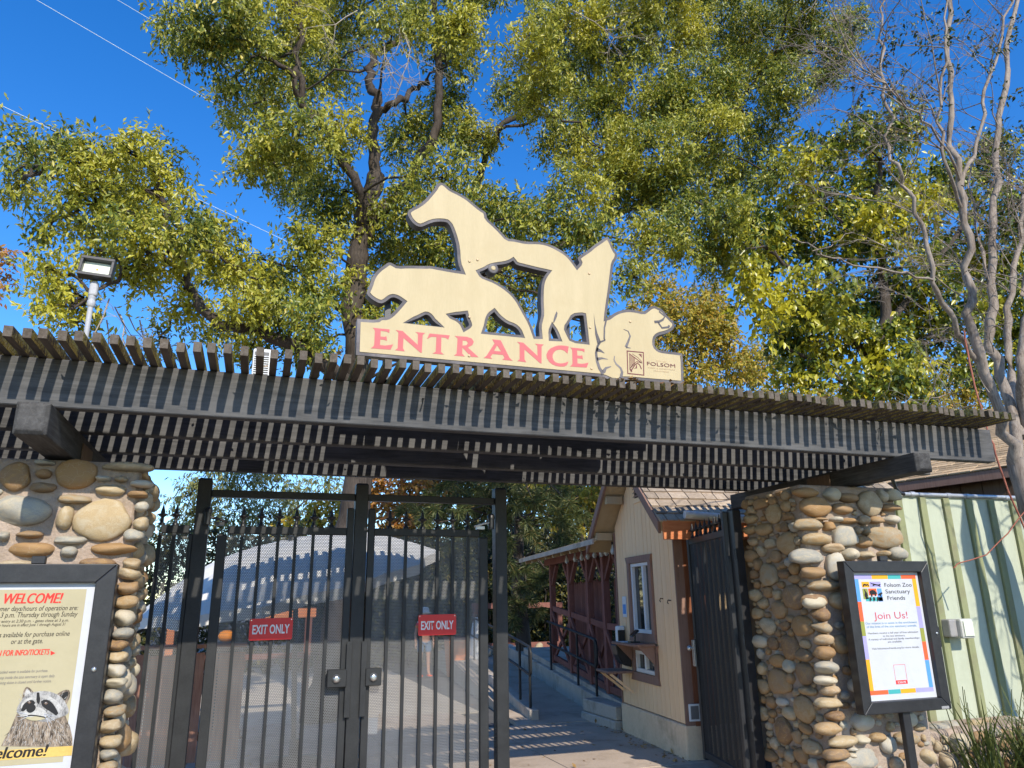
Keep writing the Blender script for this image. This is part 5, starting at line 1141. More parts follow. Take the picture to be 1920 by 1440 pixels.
while a < Lr - 0.2:
    b = MB(); b.obox(hp_(a + 0.14, 0.275, 1.61), RD, RI, (0, 0, 1), 0.137, 0.012, 1.61); b.build('wall_board', M['brownboard'], hb); a += 0.286

# ================================================================== LAMP, LOUVRE BOX, WIRES on and above the pergola
q = aty(160, 634, 5.3)
fd = thing('floodlight', 'grey floodlight with a pale lens on a pole above the left end of the pergola', 'floodlight', (q[0], 5.3, 3.04))
b = MB(); b.tube([(q[0], 5.3, 3.04), (q[0] + 0.003, 5.3, 3.62)], 0.017, 10); b.build('pole', M['greypaint'], fd)
b = MB(); b.lathe((q[0] + 0.003, 5.3, 3.55), [(0.017, -0.01), (0.026, 0), (0.026, 0.035), (0.02, 0.04), (0.024, 0.05), (0.024, 0.08)], 12); b.build('collar', M['greypaint'], fd)
b = MB(); b.obox((q[0] + 0.006, 5.3, 3.67), (1, 0, 0), (0, 1, 0), (0, 0, 1), 0.027, 0.028, 0.055); b.build('knuckle', M['greypaint'], fd, bevel=0.018, seg=3)
u_ = Vector((0.998, 0.0, -0.04)).normalized(); nn = Vector((0.0, -0.96, 0.2)).normalized(); vv = nn.cross(u_); c_ = Vector((q[0] + 0.012, 5.27, 3.81))
if vv.z < 0: vv = -vv
for nm, a0, b0, ha, hb_ in (('rim', 0, 0.066, 0.104, 0.012), ('rim', 0, -0.066, 0.104, 0.012), ('rim', -0.094, 0, 0.01, 0.055), ('rim', 0.094, 0, 0.01, 0.055)):
    b = MB(); b.obox(c_ + u_ * a0 + vv * b0, u_, vv, nn, ha, hb_, 0.032); b.build(nm, M['frame'], fd, bevel=0.003)
b = MB(); b.obox(c_ - nn * 0.022, u_, vv, nn, 0.085, 0.056, 0.012); b.build('lens', M['lensglass'], fd)
b = MB(); b.lathe(c_ - nn * 0.01, [(0.006, 0), (0.006, 0.004)], 10, axis=nn); b.build('led', M['p_amber'], fd)
b = MB(); b.obox(c_ - nn * 0.045, u_, vv, nn, 0.085, 0.055, 0.015); b.build('heat_sink', M['frame'], fd, bevel=0.006)
q = aty(492, 678, 6.0)
ac = thing('louvre_box', 'white louvred box standing on the pergola left of the entrance sign', 'vent box', (q[0], 6.0, 3.05))
x0, x1, z0, z1 = q[0] - 0.075, q[0] + 0.08, 3.05, q[2] + 0.11
b = MB(); b.box(x0, x1, 6.0, 6.16, z0, z1); b.build('case', M['white'], ac, bevel=0.015, seg=2)
z = z0 + 0.04
while z < z1 - 0.05:
    b = MB(); b.obox(((x0 + x1) / 2 - 0.01, 5.995, z), (1, 0, 0), (0, 0.8, 0.6), (0, -0.6, 0.8), 0.055, 0.009, 0.0025); b.build('louvre', M['white'], ac); z += 0.018
b = MB(); b.box(x0 + 0.012, x1 - 0.032, 5.9965, 6.0, z0 + 0.03, z1 - 0.03); b.build('painted_grille_shade', M['greyink'], ac)  # dark sheet painting the shade between the louvres
M['wire'] = plain('pale_overhead_wire', (0.62, 0.72, 0.74), 0.5)
for k, (pa, pb, Y, lab) in enumerate((((-60, -75), (1010, 548), 34, 'pale overhead wire crossing the open sky longest'), ((120, -60), (1010, 470), 36, 'pale overhead wire entering at the top near the big crown'), ((-60, 168), (700, 530), 33, 'pale overhead wire meeting the left part of the crown'))):
    a, c = aty(pa[0], pa[1], Y), aty(pb[0], pb[1], Y + 6)
    t = MB(); t.tube([V(a) + (V(c) - V(a)) * s_ - Vector((0, 0, 0.5 * math.sin(math.pi * s_))) * 0 for s_ in (0, .25, .5, .75, 1)], 0.013, 5)
    o = t.build('overhead_wire', M['wire']); tag(o, lab, 'wire', 'overhead wires in the sky')

# ================================================================== INSIDE THE GATE
um = thing('shade_umbrella', 'large tilted grey canvas umbrella just inside the gate', 'umbrella', (0.5, 8.95, 0))
cen = Vector((0.46, 8.95, 1.90)); ta = math.radians(-12.5)
Rt = Matrix.Rotation(ta, 3, 'Y') @ Matrix.Rotation(math.radians(8), 3, 'X')
ang = [math.radians(15 + 30 * k) for k in range(12)]; rad_ = 1.62
rim = [cen + Rt @ Vector((math.cos(a) * rad_, math.sin(a) * rad_, 0)) for a in ang]; apex = cen + Rt @ Vector((0, 0, 0.42))
b = MB()
for k in range(12):
    p_, q_ = rim[k], rim[(k + 1) % 12]; m_ = (p_ + q_) / 2 + (apex - (p_ + q_) / 2).normalized() * 0.05
    vs = []; N = 6
    for i in range(N + 1):
        f = i / N
        for j, e_ in enumerate((p_, m_, q_)):
            vs.append(apex.lerp(e_, f) + Rt @ Vector((0, 0, (0.15 if j != 1 else 0.13) * math.sin(f * math.pi))))
    fs = [(i * 3 + j, i * 3 + j + 1, i * 3 + j + 4, i * 3 + j + 3) for i in range(N) for j in range(2)]
    b.add(vs, fs, 0, False)
    b.add([p_, m_, q_, q_ - Vector((0, 0, .1)), m_ - Vector((0, 0, .1)), p_ - Vector((0, 0, .1))], [(0, 1, 4, 5), (1, 2, 3, 4)])
b.build('canopy', M['canvas'], um)
for k in range(12):
    b = MB(); b.bar(apex - Vector((0, 0, .2)), rim[k] - Vector((0, 0, .14)), 0.02, 0.03); b.build('rib', M['metal'], um)
b = MB(); b.tube([(0.55, 8.95, 0), cen, apex + Vector((0, 0, .06))], 0.03, 10); b.build('pole', M['metal'], um); b = MB(); b.lathe((0.55, 8.95, 0), [(0.3, 0), (0.3, 0.05), (0.06, 0.09), (0.05, 0.25)], 20); b.build('base', M['metal'], um)
# brown fence behind the narrow panel
ff = thing('board_fence', 'weathered brown board fence behind the narrow railing by the left pillar', 'fence', (-0.8, 9.0, 0))
x = -2.2
while x < -0.05:
    b = MB(); b.box(x, x + 0.13, 9.2, 9.225, 0.05, 1.12 + rnd.uniform(-.02, .03)); b.build('board', M['fencewood'], ff); x += 0.137
for z in (0.25, 0.95):
    b = MB(); b.box(-2.2, 0.0, 9.226, 9.27, z, z + 0.09); b.build('rail', M['fencewood'], ff)
b = MB(); b.bar((-2.2, 9.2, 1.2), (0.0, 9.2, 1.2), 0.12, 0.04); b.build('cap_rail', M['fencewood'], ff)
# orange beam structure
ob = thing('arbour', 'orange stained timber arbour behind the grey umbrella', 'arbour', (0.5, 12.2, 0))
b = MB(); b.box(-1.1, 0.95, 12.15, 12.25, 1.44, 1.57); b.build('beam', M['orangewood'], ob)
for x, mm in ((-1.05, 'orangewood'), (0.85, 'redwood')):  # second post takes a darker timber colour to stand for shade
    b = MB(); b.box(x - .05, x + .05, 12.16, 12.24, 0, 1.44); b.build('post', M[mm], ob)
b = MB(); b.box(-1.1, 0.9, 12.17, 12.23, 0.86, 0.94); b.build('mid_rail', M['redwood'], ob)
p_ = aty(424, 1193, 12.0)
pk = thing('pumpkin', 'orange pumpkin on a dark barrel behind the left gate leaf', 'pumpkin', tuple(p_))
b = MB()
for i in range(9):
    for k in range(20):
        th = math.pi * i / 8; a = 2 * math.pi * k / 20; r = 0.115 * math.sin(th) * (1 + 0.07 * math.cos(5 * a * 2 / 2))
        b.v.append((p_[0] + r * math.cos(a), p_[1] + r * math.sin(a), p_[2] + 0.085 * math.cos(th)))
for i in range(8):
    for k in range(20): b.f.append((i * 20 + k, i * 20 + (k + 1) % 20, (i + 1) * 20 + (k + 1) % 20, (i + 1) * 20 + k)); b.m.append(0); b.sm.append(True)
b.build('shell', M['pumpkin'], pk); b = MB(); b.tube([(p_[0], p_[1], p_[2] + .08), (p_[0] + .01, p_[1], p_[2] + .12)], [0.014, 0.01], 6); b.build('stalk', M['bark'], pk)
br_ = thing('barrel', 'dark wooden barrel carrying the pumpkin', 'barrel', (p_[0], p_[1], 0)); zt_ = p_[2] - 0.085
b = MB(); b.lathe((p_[0], p_[1], 0), [(0.2, 0), (0.27, zt_ * .5), (0.2, zt_)], 16); b.build('staves', M['darkwood'], br_)
for z in (0.15, zt_ - .15):
    b = MB(); b.lathe((p_[0], p_[1], 0), [(0.245, z), (0.25, z + .05)], 16); b.build('hoop', M['metal'], br_)
# dark shed and red rails at the back
sh = thing('timber_shed', 'dark timber shed in deep shade beyond the plaza', 'shed', (5, 21, 0))
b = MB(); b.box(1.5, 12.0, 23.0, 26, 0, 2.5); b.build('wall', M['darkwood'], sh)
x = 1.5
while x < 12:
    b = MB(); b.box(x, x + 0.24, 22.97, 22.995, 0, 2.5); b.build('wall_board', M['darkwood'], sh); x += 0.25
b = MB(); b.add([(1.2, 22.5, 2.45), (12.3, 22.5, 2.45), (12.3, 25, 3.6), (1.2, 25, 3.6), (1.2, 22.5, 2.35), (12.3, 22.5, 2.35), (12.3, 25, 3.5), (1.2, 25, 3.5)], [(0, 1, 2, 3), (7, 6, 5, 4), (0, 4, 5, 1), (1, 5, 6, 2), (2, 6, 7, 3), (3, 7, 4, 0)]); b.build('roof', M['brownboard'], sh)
for x in (2.6, 4.4, 8.6):
    b = MB(); b.box(x, x + 0.9, 22.94, 22.965, 1.0, 1.9); w_o = b.build('window', M['glass'], sh); b = MB(); b.box(x - .06, x + .96, 22.93, 22.938, 1.9, 1.96); b.build('window_trim', M['redwood'], w_o)
rr = thing('timber_rail', 'red brown two bar timber rail at the far end of the ramp', 'railing', (6.4, 18.6, 0))
for z in (0.52, 1.47):
    b = MB(); b.box(5.2, 7.6, 18.55, 18.65, z, z + 0.13); b.build('rail', M['redwood'], rr)
for x in (5.25, 6.1, 7.5):
    b = MB(); b.box(x, x + 0.12, 18.651, 18.76, 0.2, 1.47); b.build('post', M['redwood'], rr)
for k in range(14):
    x, y, s_ = rnd.uniform(5.4, 7.3), rnd.uniform(17.4, 18.3), rnd.uniform(0.08, 0.2)
    o = inst('boulder', rnd.choice(stone_me), None, (x, y, 0.45 + s_ * .3), (rnd.uniform(0, 3), rnd.uniform(0, 3), 0), (s_, s_ * .8, s_ * .6))
    tag(o, 'one of the small boulders heaped before the red rail at the end of the ramp', 'boulder', 'boulders before the red rail')
# wood bin and white tent roll beside the visitor
t = thing('wooden_bin', 'tan wooden bin on the plaza behind the right gate leaf', 'bin', (4.6, 17.6, 0))
b = MB(); b.add([(4.4, 17.5, 0), (4.72, 17.5, 0), (4.72, 17.9, 0), (4.4, 17.9, 0), (4.34, 17.45, 0.8), (4.78, 17.45, 0.8), (4.78, 17.95, 0.8), (4.34, 17.95, 0.8)], [(0, 3, 2, 1), (4, 5, 6, 7), (0, 1, 5, 4), (1, 2, 6, 5), (2, 3, 7, 6), (3, 0, 4, 7)]); b.build('box', M['orangewood'], t, bevel=0.01); b = MB(); b.box(4.32, 4.8, 17.43, 17.97, 0.802, 0.86); b.build('lid', M['redwood'], t)
t = thing('folded_parasol', 'folded white parasol standing beside the wooden bin', 'parasol', (5.0, 17.5, 0))
b = MB(); b.lathe((5.0, 17.5, 0), [(0.16, 0.12), (0.2, 0.2), (0.17, 0.7), (0.1, 1.15), (0.02, 1.3)], 14); b.build('cover', M['white'], t); b = MB(); b.tube([(5.0, 17.5, 0), (5.0, 17.5, 1.36)], 0.02, 8); b.build('pole', M['metal'], t); b = MB(); b.lathe((5, 17.5, 0), [(0.22, 0), (0.22, 0.06), (0.03, 0.1)], 14); b.build('base', M['p_teal'], t)
t = thing('park_bench', 'dark park bench in the shade by the timber shed', 'bench', (2.2, 20.5, 0))
b = MB(); b.box(1.5, 2.9, 20.3, 20.75, 0.42, 0.47); b.build('seat', M['darkwood'], t); b = MB(); b.box(1.5, 2.9, 20.76, 20.8, 0.5, 0.9); b.build('backrest', M['darkwood'], t)
for x in (1.6, 2.75):
    b = MB(); b.box(x, x + .06, 20.32, 20.74, 0, 0.42); b.build('leg', M['metal'], t)

# ------------------------------------------------------------------ the visitor
def skin_body(name, verts, edges, radii, mat, parent, sub=2, root=0):
    me = bpy.data.meshes.new(name); me.from_pydata([V(q) for q in verts], edges, []); me.update()
    o = link(name, me, mat, parent)
    m_ = o.modifiers.new('skin', 'SKIN'); m_.use_smooth_shade = True
    for i, r in enumerate(radii):
        me.skin_vertices[0].data[i].radius = (r, r) if not isinstance(r, tuple) else r
        me.skin_vertices[0].data[i].use_root = (i == root)
    s_ = o.modifiers.new('sub', 'SUBSURF'); s_.levels = sub; s_.render_levels = sub
    dg = bpy.context.evaluated_depsgraph_get(); dg.update()
    m2 = bpy.data.meshes.new_from_object(o.evaluated_get(dg)); o.modifiers.clear(); o.data = m2
    if not m2.materials: m2.materials.append(mat)
    ORG[o.name] = ORG[parent.name]
    return o
vx, vy = 3.93, 18.2
vis = thing('person', 'visitor in a white sun hat, rainbow shirt and blue shorts standing on the plaza', 'person', (vx, vy, 0))
hv = [(0, 0, .80), (0, 0, .95), (0, 0, 1.12), (0, 0, 1.22), (0, -.01, 1.29), (0, -.02, 1.36), (0, -.015, 1.44),
      (-.085, 0, .76), (-.095, -.01, .43), (-.10, .015, .09), (-.105, -.10, .03), (.085, 0, .76), (.095, -.01, .43), (.105, .015, .09), (.12, -.10, .03),
      (-.15, 0, 1.18), (-.21, .02, .95), (-.22, -.04, .74), (.15, 0, 1.18), (.2, .03, .95), (.2, -.08, .76)]
he = [(0, 1), (1, 2), (2, 3), (3, 4), (4, 5), (5, 6), (0, 7), (7, 8), (8, 9), (9, 10), (0, 11), (11, 12), (12, 13), (13, 14), (2, 15), (15, 16), (16, 17), (2, 18), (18, 19), (19, 20)]
hr = [(.12, .09), (.115, .085), (.125, .085), (.06, .055), (.045, .045), (.075, .085), (.07, .08), .075, .052, .036, (.035, .03), .075, .052, .036, (.035, .03), .048, .035, .026, .048, .035, .026]
skin_body('body', hv, he, hr, M['skin'], vis)
for sx in (-1, 1):      # hands: palm, four fingers and a thumb
    w0 = Vector((-.22, -.04, .74)) if sx < 0 else Vector((.2, -.08, .76))
    fv = [w0, w0 + Vector((0, -.012, -.06))]; fe = [(0, 1)]; frd = [.024, (.03, .016)]
    for k in range(4):
        i = len(fv); base_ = fv[1] + Vector((0, .022 - .015 * k, -.02)); L_ = (.05, .06, .055, .042)[k]
        fv += [base_, base_ + Vector((sx * -.004, -.004, -L_ * .55)), base_ + Vector((sx * -.014, -.01, -L_))]; fe += [(1, i), (i, i + 1), (i + 1, i + 2)]; frd += [.009, .008, .006]
    i = len(fv); fv += [w0 + Vector((sx * -.02, -.04, -.045)), w0 + Vector((sx * -.025, -.055, -.075))]; fe += [(0, i), (i, i + 1)]; frd += [.01, .008]
    skin_body('hand', fv, fe, frd, M['skin'], vis, 1)
M['rainbow'] = None
t_ = NT('rainbow_striped_cloth'); sx_ = t_.n('ShaderNodeSeparateXYZ'); t_.l(t_.coord('Object'), sx_.inputs[0])
f_ = t_.math('MULTIPLY', t_.math('SUBTRACT', sx_.outputs[2], 0.78), 1 / 0.5)
t_.col(t_.ramp(f_, [(0, (.5, .05, .3)), (.14, (.1, .3, .6)), (.3, (.1, .5, .3)), (.42, (.7, .6, .05)), (.55, (.75, .25, .05)), (.7, (.6, .05, .1)), (.82, (.7, .7, .7))], 'CONSTANT')); M['rainbow'] = t_.set(0.85, 0.2)
skin_body('shirt', [(0, 0, .86), (0, 0, 1.0), (0, 0, 1.13), (-.15, 0, 1.18), (-.185, .01, 1.06), (.15, 0, 1.18), (.18, .015, 1.06)], [(0, 1), (1, 2), (2, 3), (3, 4), (2, 5), (5, 6)], [(.14, .11), (.135, .105), (.14, .1), .06, .056, .06, .056], M['rainbow'], vis)
skin_body('shorts', [(0, 0, .84), (-.085, 0, .74), (-.095, -.005, .5), (.085, 0, .74), (.095, -.005, .5)], [(0, 1), (1, 2), (0, 3), (3, 4)], [(.135, .105), .092, .08, .092, .08], M['denim'], vis)
b = MB(); b.lathe((vx, vy - .01, 1.42), [(0.105, -0.03), (0.17, -0.015), (0.17, -0.008), (0.1, 0.01), (0.095, 0.07), (0.06, 0.115), (0.01, 0.125)], 18); b.build('hat', M['white'], vis)
for sx in (-1, 1):
    b = MB(); b.lathe((vx + sx * .028, vy - .098, 1.375), [(0.0, -0.01), (0.011, -0.004), (0.011, 0.0), (0.004, 0.004)], 8, axis=(0, -1, 0)); b.build('eye', M['ink'], vis)
    b = MB(); b.obox((vx + sx * .11, vy - .11 + .02, .022), (1, 0, 0), (0, 1, 0), (0, 0, 1), .045, .115, .02); b.build('sandal', M['p_orange'], vis, bevel=.012)
b = MB(); b.lathe((vx, vy - .1, 1.345), [(0.016, -0.01), (0.012, 0.012), (0.005, 0.024)], 8, axis=(0, -1, 0)); b.build('nose', M['skin'], vis)
b = MB(); b.obox((vx, vy - .097, 1.305), (1, 0, 0), (0, 1, 0), (0, 0, 1), .022, .004, .005); b.build('mouth', M['roseink'], vis)
# ================================================================== TREES
def leaves(name, clumps, parent, mat, length, width, per_area, twig_len=0.55, droop=0.25, fold=0.18, per_twig=9, rng=None, spread=0.5, clumpy=0.0):
    """leaf blades on twigs scattered through ellipsoid clumps (centre, (rx,ry,rz), weight)"""
    rng = rng or nr
    P = []; Dv = []
    for c, r, wgt in clumps:
        c = np.array(c); r = np.array(r)
        n = max(2, int(per_area * r[0] * r[2] * wgt / per_twig))
        d = rng.normal(size=(n, 3)); d /= np.linalg.norm(d, axis=1)[:, None]
        rad = rng.uniform(0.15, 1.0, n) ** 0.6
        if clumpy:
            ns = max(3, int(n / 7)); sub = rng.normal(size=(ns, 3)); sub /= np.linalg.norm(sub, axis=1)[:, None]
            sub = c + sub * r * (rng.uniform(0.2, 1.0, ns) ** 0.5)[:, None]
            st = sub[rng.integers(0, ns, n)] + rng.normal(size=(n, 3)) * clumpy
        else: st = c + d * r * rad[:, None]
        dirs = d * 0.8 + rng.normal(size=(n, 3)) * 0.55; dirs[:, 2] -= droop * rng.uniform(0, 1.6, n)
        dirs /= np.linalg.norm(dirs, axis=1)[:, None]
        L = twig_len * rng.uniform(0.5, 1.3, n)
        for k in range(per_twig):
            f = (k + rng.uniform(0, 0.8, n)) / per_twig
            p = st + dirs * (L * (f - 0.35))[:, None] + rng.normal(size=(n, 3)) * 0.018
            ld = dirs * 0.55 + rng.normal(size=(n, 3)) * spread; ld[:, 2] -= droop
            P.append(p); Dv.append(ld)
    P = np.concatenate(P); Dv = np.concatenate(Dv); Dv /= np.linalg.norm(Dv, axis=1)[:, None]
    n = len(P)
    up = rng.normal(size=(n, 3)) * 0.55 + np.array([0.0, -0.75, 0.75]); side = np.cross(Dv, up); side /= np.linalg.norm(side, axis=1)[:, None] + 1e-9
    nor = np.cross(side, Dv)
    s = rng.uniform(0.6, 1.25, n)[:, None]; L = length * s; Wd = width * s * 0.5
    a = P; t_ = P + Dv * L - nor * L * 0.12; m_ = P + Dv * L * 0.45
    l_ = m_ + side * Wd + nor * Wd * fold * 2; r2 = m_ - side * Wd + nor * Wd * fold * 2
    co = np.stack([a, l_, t_, r2], 1).reshape(-1, 3) - np.array(ORG[parent.name])
    me = bpy.data.meshes.new(name); me.vertices.add(n * 4); me.vertices.foreach_set('co', co.ravel())
    i = np.arange(n) * 4
    tri = np.stack([i, i + 1, i + 2, i, i + 2, i + 3], 1).ravel()
    me.loops.add(n * 6); me.loops.foreach_set('vertex_index', tri)
    me.polygons.add(n * 2); me.polygons.foreach_set('loop_start', np.arange(n * 2) * 3); me.polygons.foreach_set('loop_total', np.full(n * 2, 3))
    me.update(calc_edges=True)
    o = link(name, me, mat, parent); ORG[o.name] = ORG[parent.name]; return o, n
def px_clumps(L, Y, jit=1.2, k=1.0, deep=0.9, wgt=1.0):
    """clumps listed as seen (x, y, rx, ry) put at their distance Y from the camera, spread in depth"""
    out = []
    for q in L:
        x, y, rx, ry = q[:4]; yy = Y + (q[4] if len(q) > 4 else rnd.uniform(-jit, jit))
        c = aty(x, y, yy); dist = float(np.dot(c - EYE, AX[:, 2])); m = dist / FPX
        out.append((tuple(c), (rx * m * k, max(rx, ry) * m * deep, ry * m * k), wgt))
    return out
def px_line(L, Y):
    return [V(aty(q[0], q[1], Y + (q[2] if len(q) > 2 else 0))) for q in L]
def crooked(pts, n=4, amp=0.05):
    out = []
    for a, b_ in zip(pts, pts[1:]):
        for k in range(n):
            p = a.lerp(b_, k / n)
            if k: p = p + Vector((rnd.gauss(0, amp), rnd.gauss(0, amp), rnd.gauss(0, amp * .6)))
            out.append(p)
    out.append(pts[-1]); return out
def limb(b, pts, r0, r1, seg=8, amp=0.05, n=4):
    q = crooked(pts, n, amp); m = len(q)
    b.tube(q, [(r0 + (r1 - r0) * (i / (m - 1)) ** 0.9) * rnd.uniform(0.9, 1.09) for i in range(m)], seg)
    return q
def twigs_to(b, clumps, anchors, r=0.02, n=3, amp=0.08):
    """branchlets from the nearest limb to each clump and out through it"""
    for c, rr_, w in clumps:
        c = Vector(c); a = min(anchors, key=lambda p: (p - c).length)
        b.tube(crooked([a, a.lerp(c, .5) + Vector((0, 0, .15)), c], 3, amp), [r * 1.6, r * 1.5, r * 1.4, r * 1.3, r * 1.2, r * 1.1, r], 5)
        for k in range(n):
            d = Vector((rnd.gauss(0, 1), rnd.gauss(0, 1), rnd.gauss(0, 1))).normalized()
            e = c + Vector((d.x * rr_[0], d.y * rr_[1], d.z * rr_[2])) * 1.0
            b.tube(crooked([c, e], 3, amp * .7), [r, r * .7, r * .5, r * .25], 4)

# ---- the great ash behind the entrance sign
TY = 12.0
base = aty(655, 1000, TY)
ash = thing('ash_tree', 'great ash tree with dark limbs spreading over the pergola behind the entrance sign', 'tree', (base[0], TY, 0))
tb = MB(); anchors = []
def L_(pts, r0, r1, **k):
    q = limb(tb, px_line(pts, TY), r0 * .84, r1 * .84, **k); anchors.extend(q[1:])
trunk0 = [Vector((base[0] - 0.35, TY, -0.1)), Vector((base[0] - 0.12, TY, 0.8))]
q = limb(tb, trunk0 + px_line([(655, 1000), (672, 900), (676, 720), (662, 600), (668, 500), (690, 420), (705, 330)], TY), 0.27, 0.15, amp=0.03, seg=12); anchors.extend(q[8:])
L_([(705, 330), (700, 240), (708, 190), (690, 150), (700, 100), (730, 85), (770, 60), (800, 10)], 0.13, 0.06)
L_([(708, 205, .2), (740, 195), (775, 165, .5), (800, 150)], 0.09, 0.05)
L_([(690, 440, 0), (680, 390, -.25), (668, 345, -.5), (640, 290, -.6), (600, 230, -.8), (565, 190, -.9), (560, 120, -1), (562, 40, -1.1), (550, -40, -1.1)], 0.12, 0.05)
L_([(565, 190, -.9), (540, 130, -1.2), (480, 85, -1.4), (440, 70, -1.5)], 0.06, 0.025)
L_([(690, 425, 0), (720, 390, .25), (770, 340, .4), (815, 250, .3), (822, 150, .3), (820, 60, .2), (812, -30, .2)], 0.15, 0.07)
L_([(822, 110, .3), (850, 60, .1), (885, 0, 0), (905, -40, 0)], 0.11, 0.07)
L_([(664, 570, 0), (700, 550, .3), (800, 500, .6), (900, 330, .9), (935, 240, .9), (1000, 200, 1.1), (1060, 50, 1.2), (1080, -20, 1.2)], 0.11, 0.04)
L_([(905, 310, .9), (935, 245, .5), (1010, 215, .2), (1050, 215, 0)], 0.05, 0.025)
L_([(663, 630, 0), (720, 605, .6), (900, 520, 1), (1070, 455, 1.3), (1120, 420, 1.5), (1180, 330, 1.6), (1240, 200, 1.6), (1270, 80, 1.6), (1280, -20, 1.6)], 0.16, 0.06)
L_([(1120, 420, 1.5), (1200, 380, 1), (1290, 290, .8), (1380, 200, .6), (1450, 110, .4)], 0.08, 0.03)
L_([(1240, 200, 1.6), (1330, 130, 1.2), (1420, 60, 1), (1500, 40, 1)], 0.07, 0.025)
L_([(676, 735, 0), (620, 690, -.6), (560, 650, -.9), (500, 625, -1.1), (410, 612, -1.2), (370, 560, -1.2), (345, 500, -1.2), (325, 440, -1.2), (300, 370, -1.3)], 0.15, 0.05)
L_([(345, 500, -1.2), (300, 478, -1.5), (250, 500, -1.6), (190, 540, -1.7), (130, 580, -1.8)], 0.06, 0.02)
L_([(330, 460, -1.2), (260, 405, -1.1), (180, 390, -1), (120, 340, -1), (60, 330, -1)], 0.05, 0.02)
L_([(500, 625, -1.1), (480, 560, -1.5), (470, 520, -1.6)], 0.04, 0.02)
L_([(670, 600, .5), (600, 560, .6), (560, 500, .6)], 0.05, 0.02)
up = [(360, 55, 65, 55), (425, 35, 85, 55), (335, 75, 45, 35), (455, 110, 75, 60), (525, 55, 95, 70), (425, 180, 34, 42), (445, 228, 34, 22), (520, 195, 60, 50), (500, 280, 50, 55), (560, 255, 70, 60), (480, 320, 40, 36), (545, 335, 60, 52),
      (600, 120, 80, 80), (620, 40, 85, 60), (640, 250, 55, 60), (605, 370, 70, 60), (670, 420, 70, 60), (590, 450, 60, 50), (545, 510, 70, 50), (610, 550, 60, 45), (735, 60, 60, 40), (790, 40, 50, 45), (850, 100, 45, 60), (870, 60, 60, 60), (760, 260, 55, 55), (830, 215, 70, 60),
      (880, 255, 55, 50), (770, 390, 60, 60), (840, 330, 60, 50), (905, 375, 60, 55), (1000, 80, 60, 55), (1060, 50, 90, 60), (960, 180, 50, 50), (1020, 170, 60, 60), (1100, 140, 90, 75), (1160, 60, 95, 70), (1250, 50, 100, 65), (1350, 45, 100, 60), (1440, 70, 90, 70), (1525, 60, 65, 55), (1565, 110, 46, 36), (1592, 55, 36, 40), (1545, 145, 36, 26), (1450, 320, 40, 30), (1120, 210, 60, 50),
      (1200, 190, 100, 75), (1300, 170, 100, 80), (1400, 155, 90, 70), (1480, 160, 50, 60), (1130, 280, 85, 65), (1230, 290, 90, 70), (1330, 250, 90, 60), (1430, 245, 60, 45), (1060, 260, 65, 50), (1090, 370, 75, 55), (1180, 370, 70, 55), (1260, 365, 70, 50), (1010, 420, 60, 45),
      (960, 420, 70, 45), (1090, 440, 65, 45), (1220, 455, 50, 60), (1195, 520, 34, 36), (1340, 330, 80, 60), (880, 540, 60, 40), (950, 560, 60, 50), (1000, 520, 60, 50), (820, 470, 70, 60), (730, 470, 60, 50), (700, 560, 50, 50), (1100, 540, 50, 40), (1120, 610, 40, 30), (740, 600, 50, 30), (1300, 420, 56, 46), (1365, 405, 50, 46), (1335, 480, 50, 46), (1390, 335, 50, 40), (1280, 480, 30, 40), (1400, 470, 40, 40), (930, 620, 50, 24), (820, 610, 60, 26),
      (420, -40, 90, 50), (560, -50, 100, 50), (700, -40, 90, 40), (880, -40, 90, 50), (1040, -50, 100, 50), (1200, -50, 110, 50), (1360, -50, 100, 50), (1500, -30, 80, 40)]
low = [(38, 275, 40, 26), (48, 325, 42, 40), (35, 362, 30, 20), (110, 262, 36, 30), (135, 300, 55, 40), (190, 290, 60, 40), (250, 285, 50, 36), (305, 312, 50, 38), (160, 352, 60, 40), (230, 360, 70, 50), (300, 372, 60, 48), (125, 405, 40, 34), (92, 430, 40, 26), (190, 430, 60, 48), (260, 430, 60, 50),
       (340, 428, 60, 48), (405, 440, 55, 36), (88, 500, 40, 30), (330, 500, 60, 40), (410, 500, 60, 50), (465, 515, 60, 38), (125, 565, 50, 42), (95, 545, 34, 26), (145, 605, 40, 26), (240, 520, 60, 40), (470, 570, 68, 48), (520, 600, 56, 40), (430, 620, 56, 36), (565, 640, 48, 36), (595, 595, 40, 40), (300, 630, 34, 24), (470, 655, 50, 28), (600, 655, 40, 26), (350, 580, 40, 34), (180, 480, 50, 36)]
cu_ = px_clumps(up, TY, 2.2, 0.92); cl_ = px_clumps(low, TY - 1.0, 1.3, 0.82)
twigs_to(tb, cu_ + cl_, anchors, 0.016)
tb.build('trunk', M['bark'], ash)
_, n1 = leaves('crown', cu_ + [(c, r, 1.25) for c, r, w in cl_], ash, M['leafA'], 0.100, 0.040, 8200, 0.36, 0.3, clumpy=0.13, rng=np.random.default_rng(3))
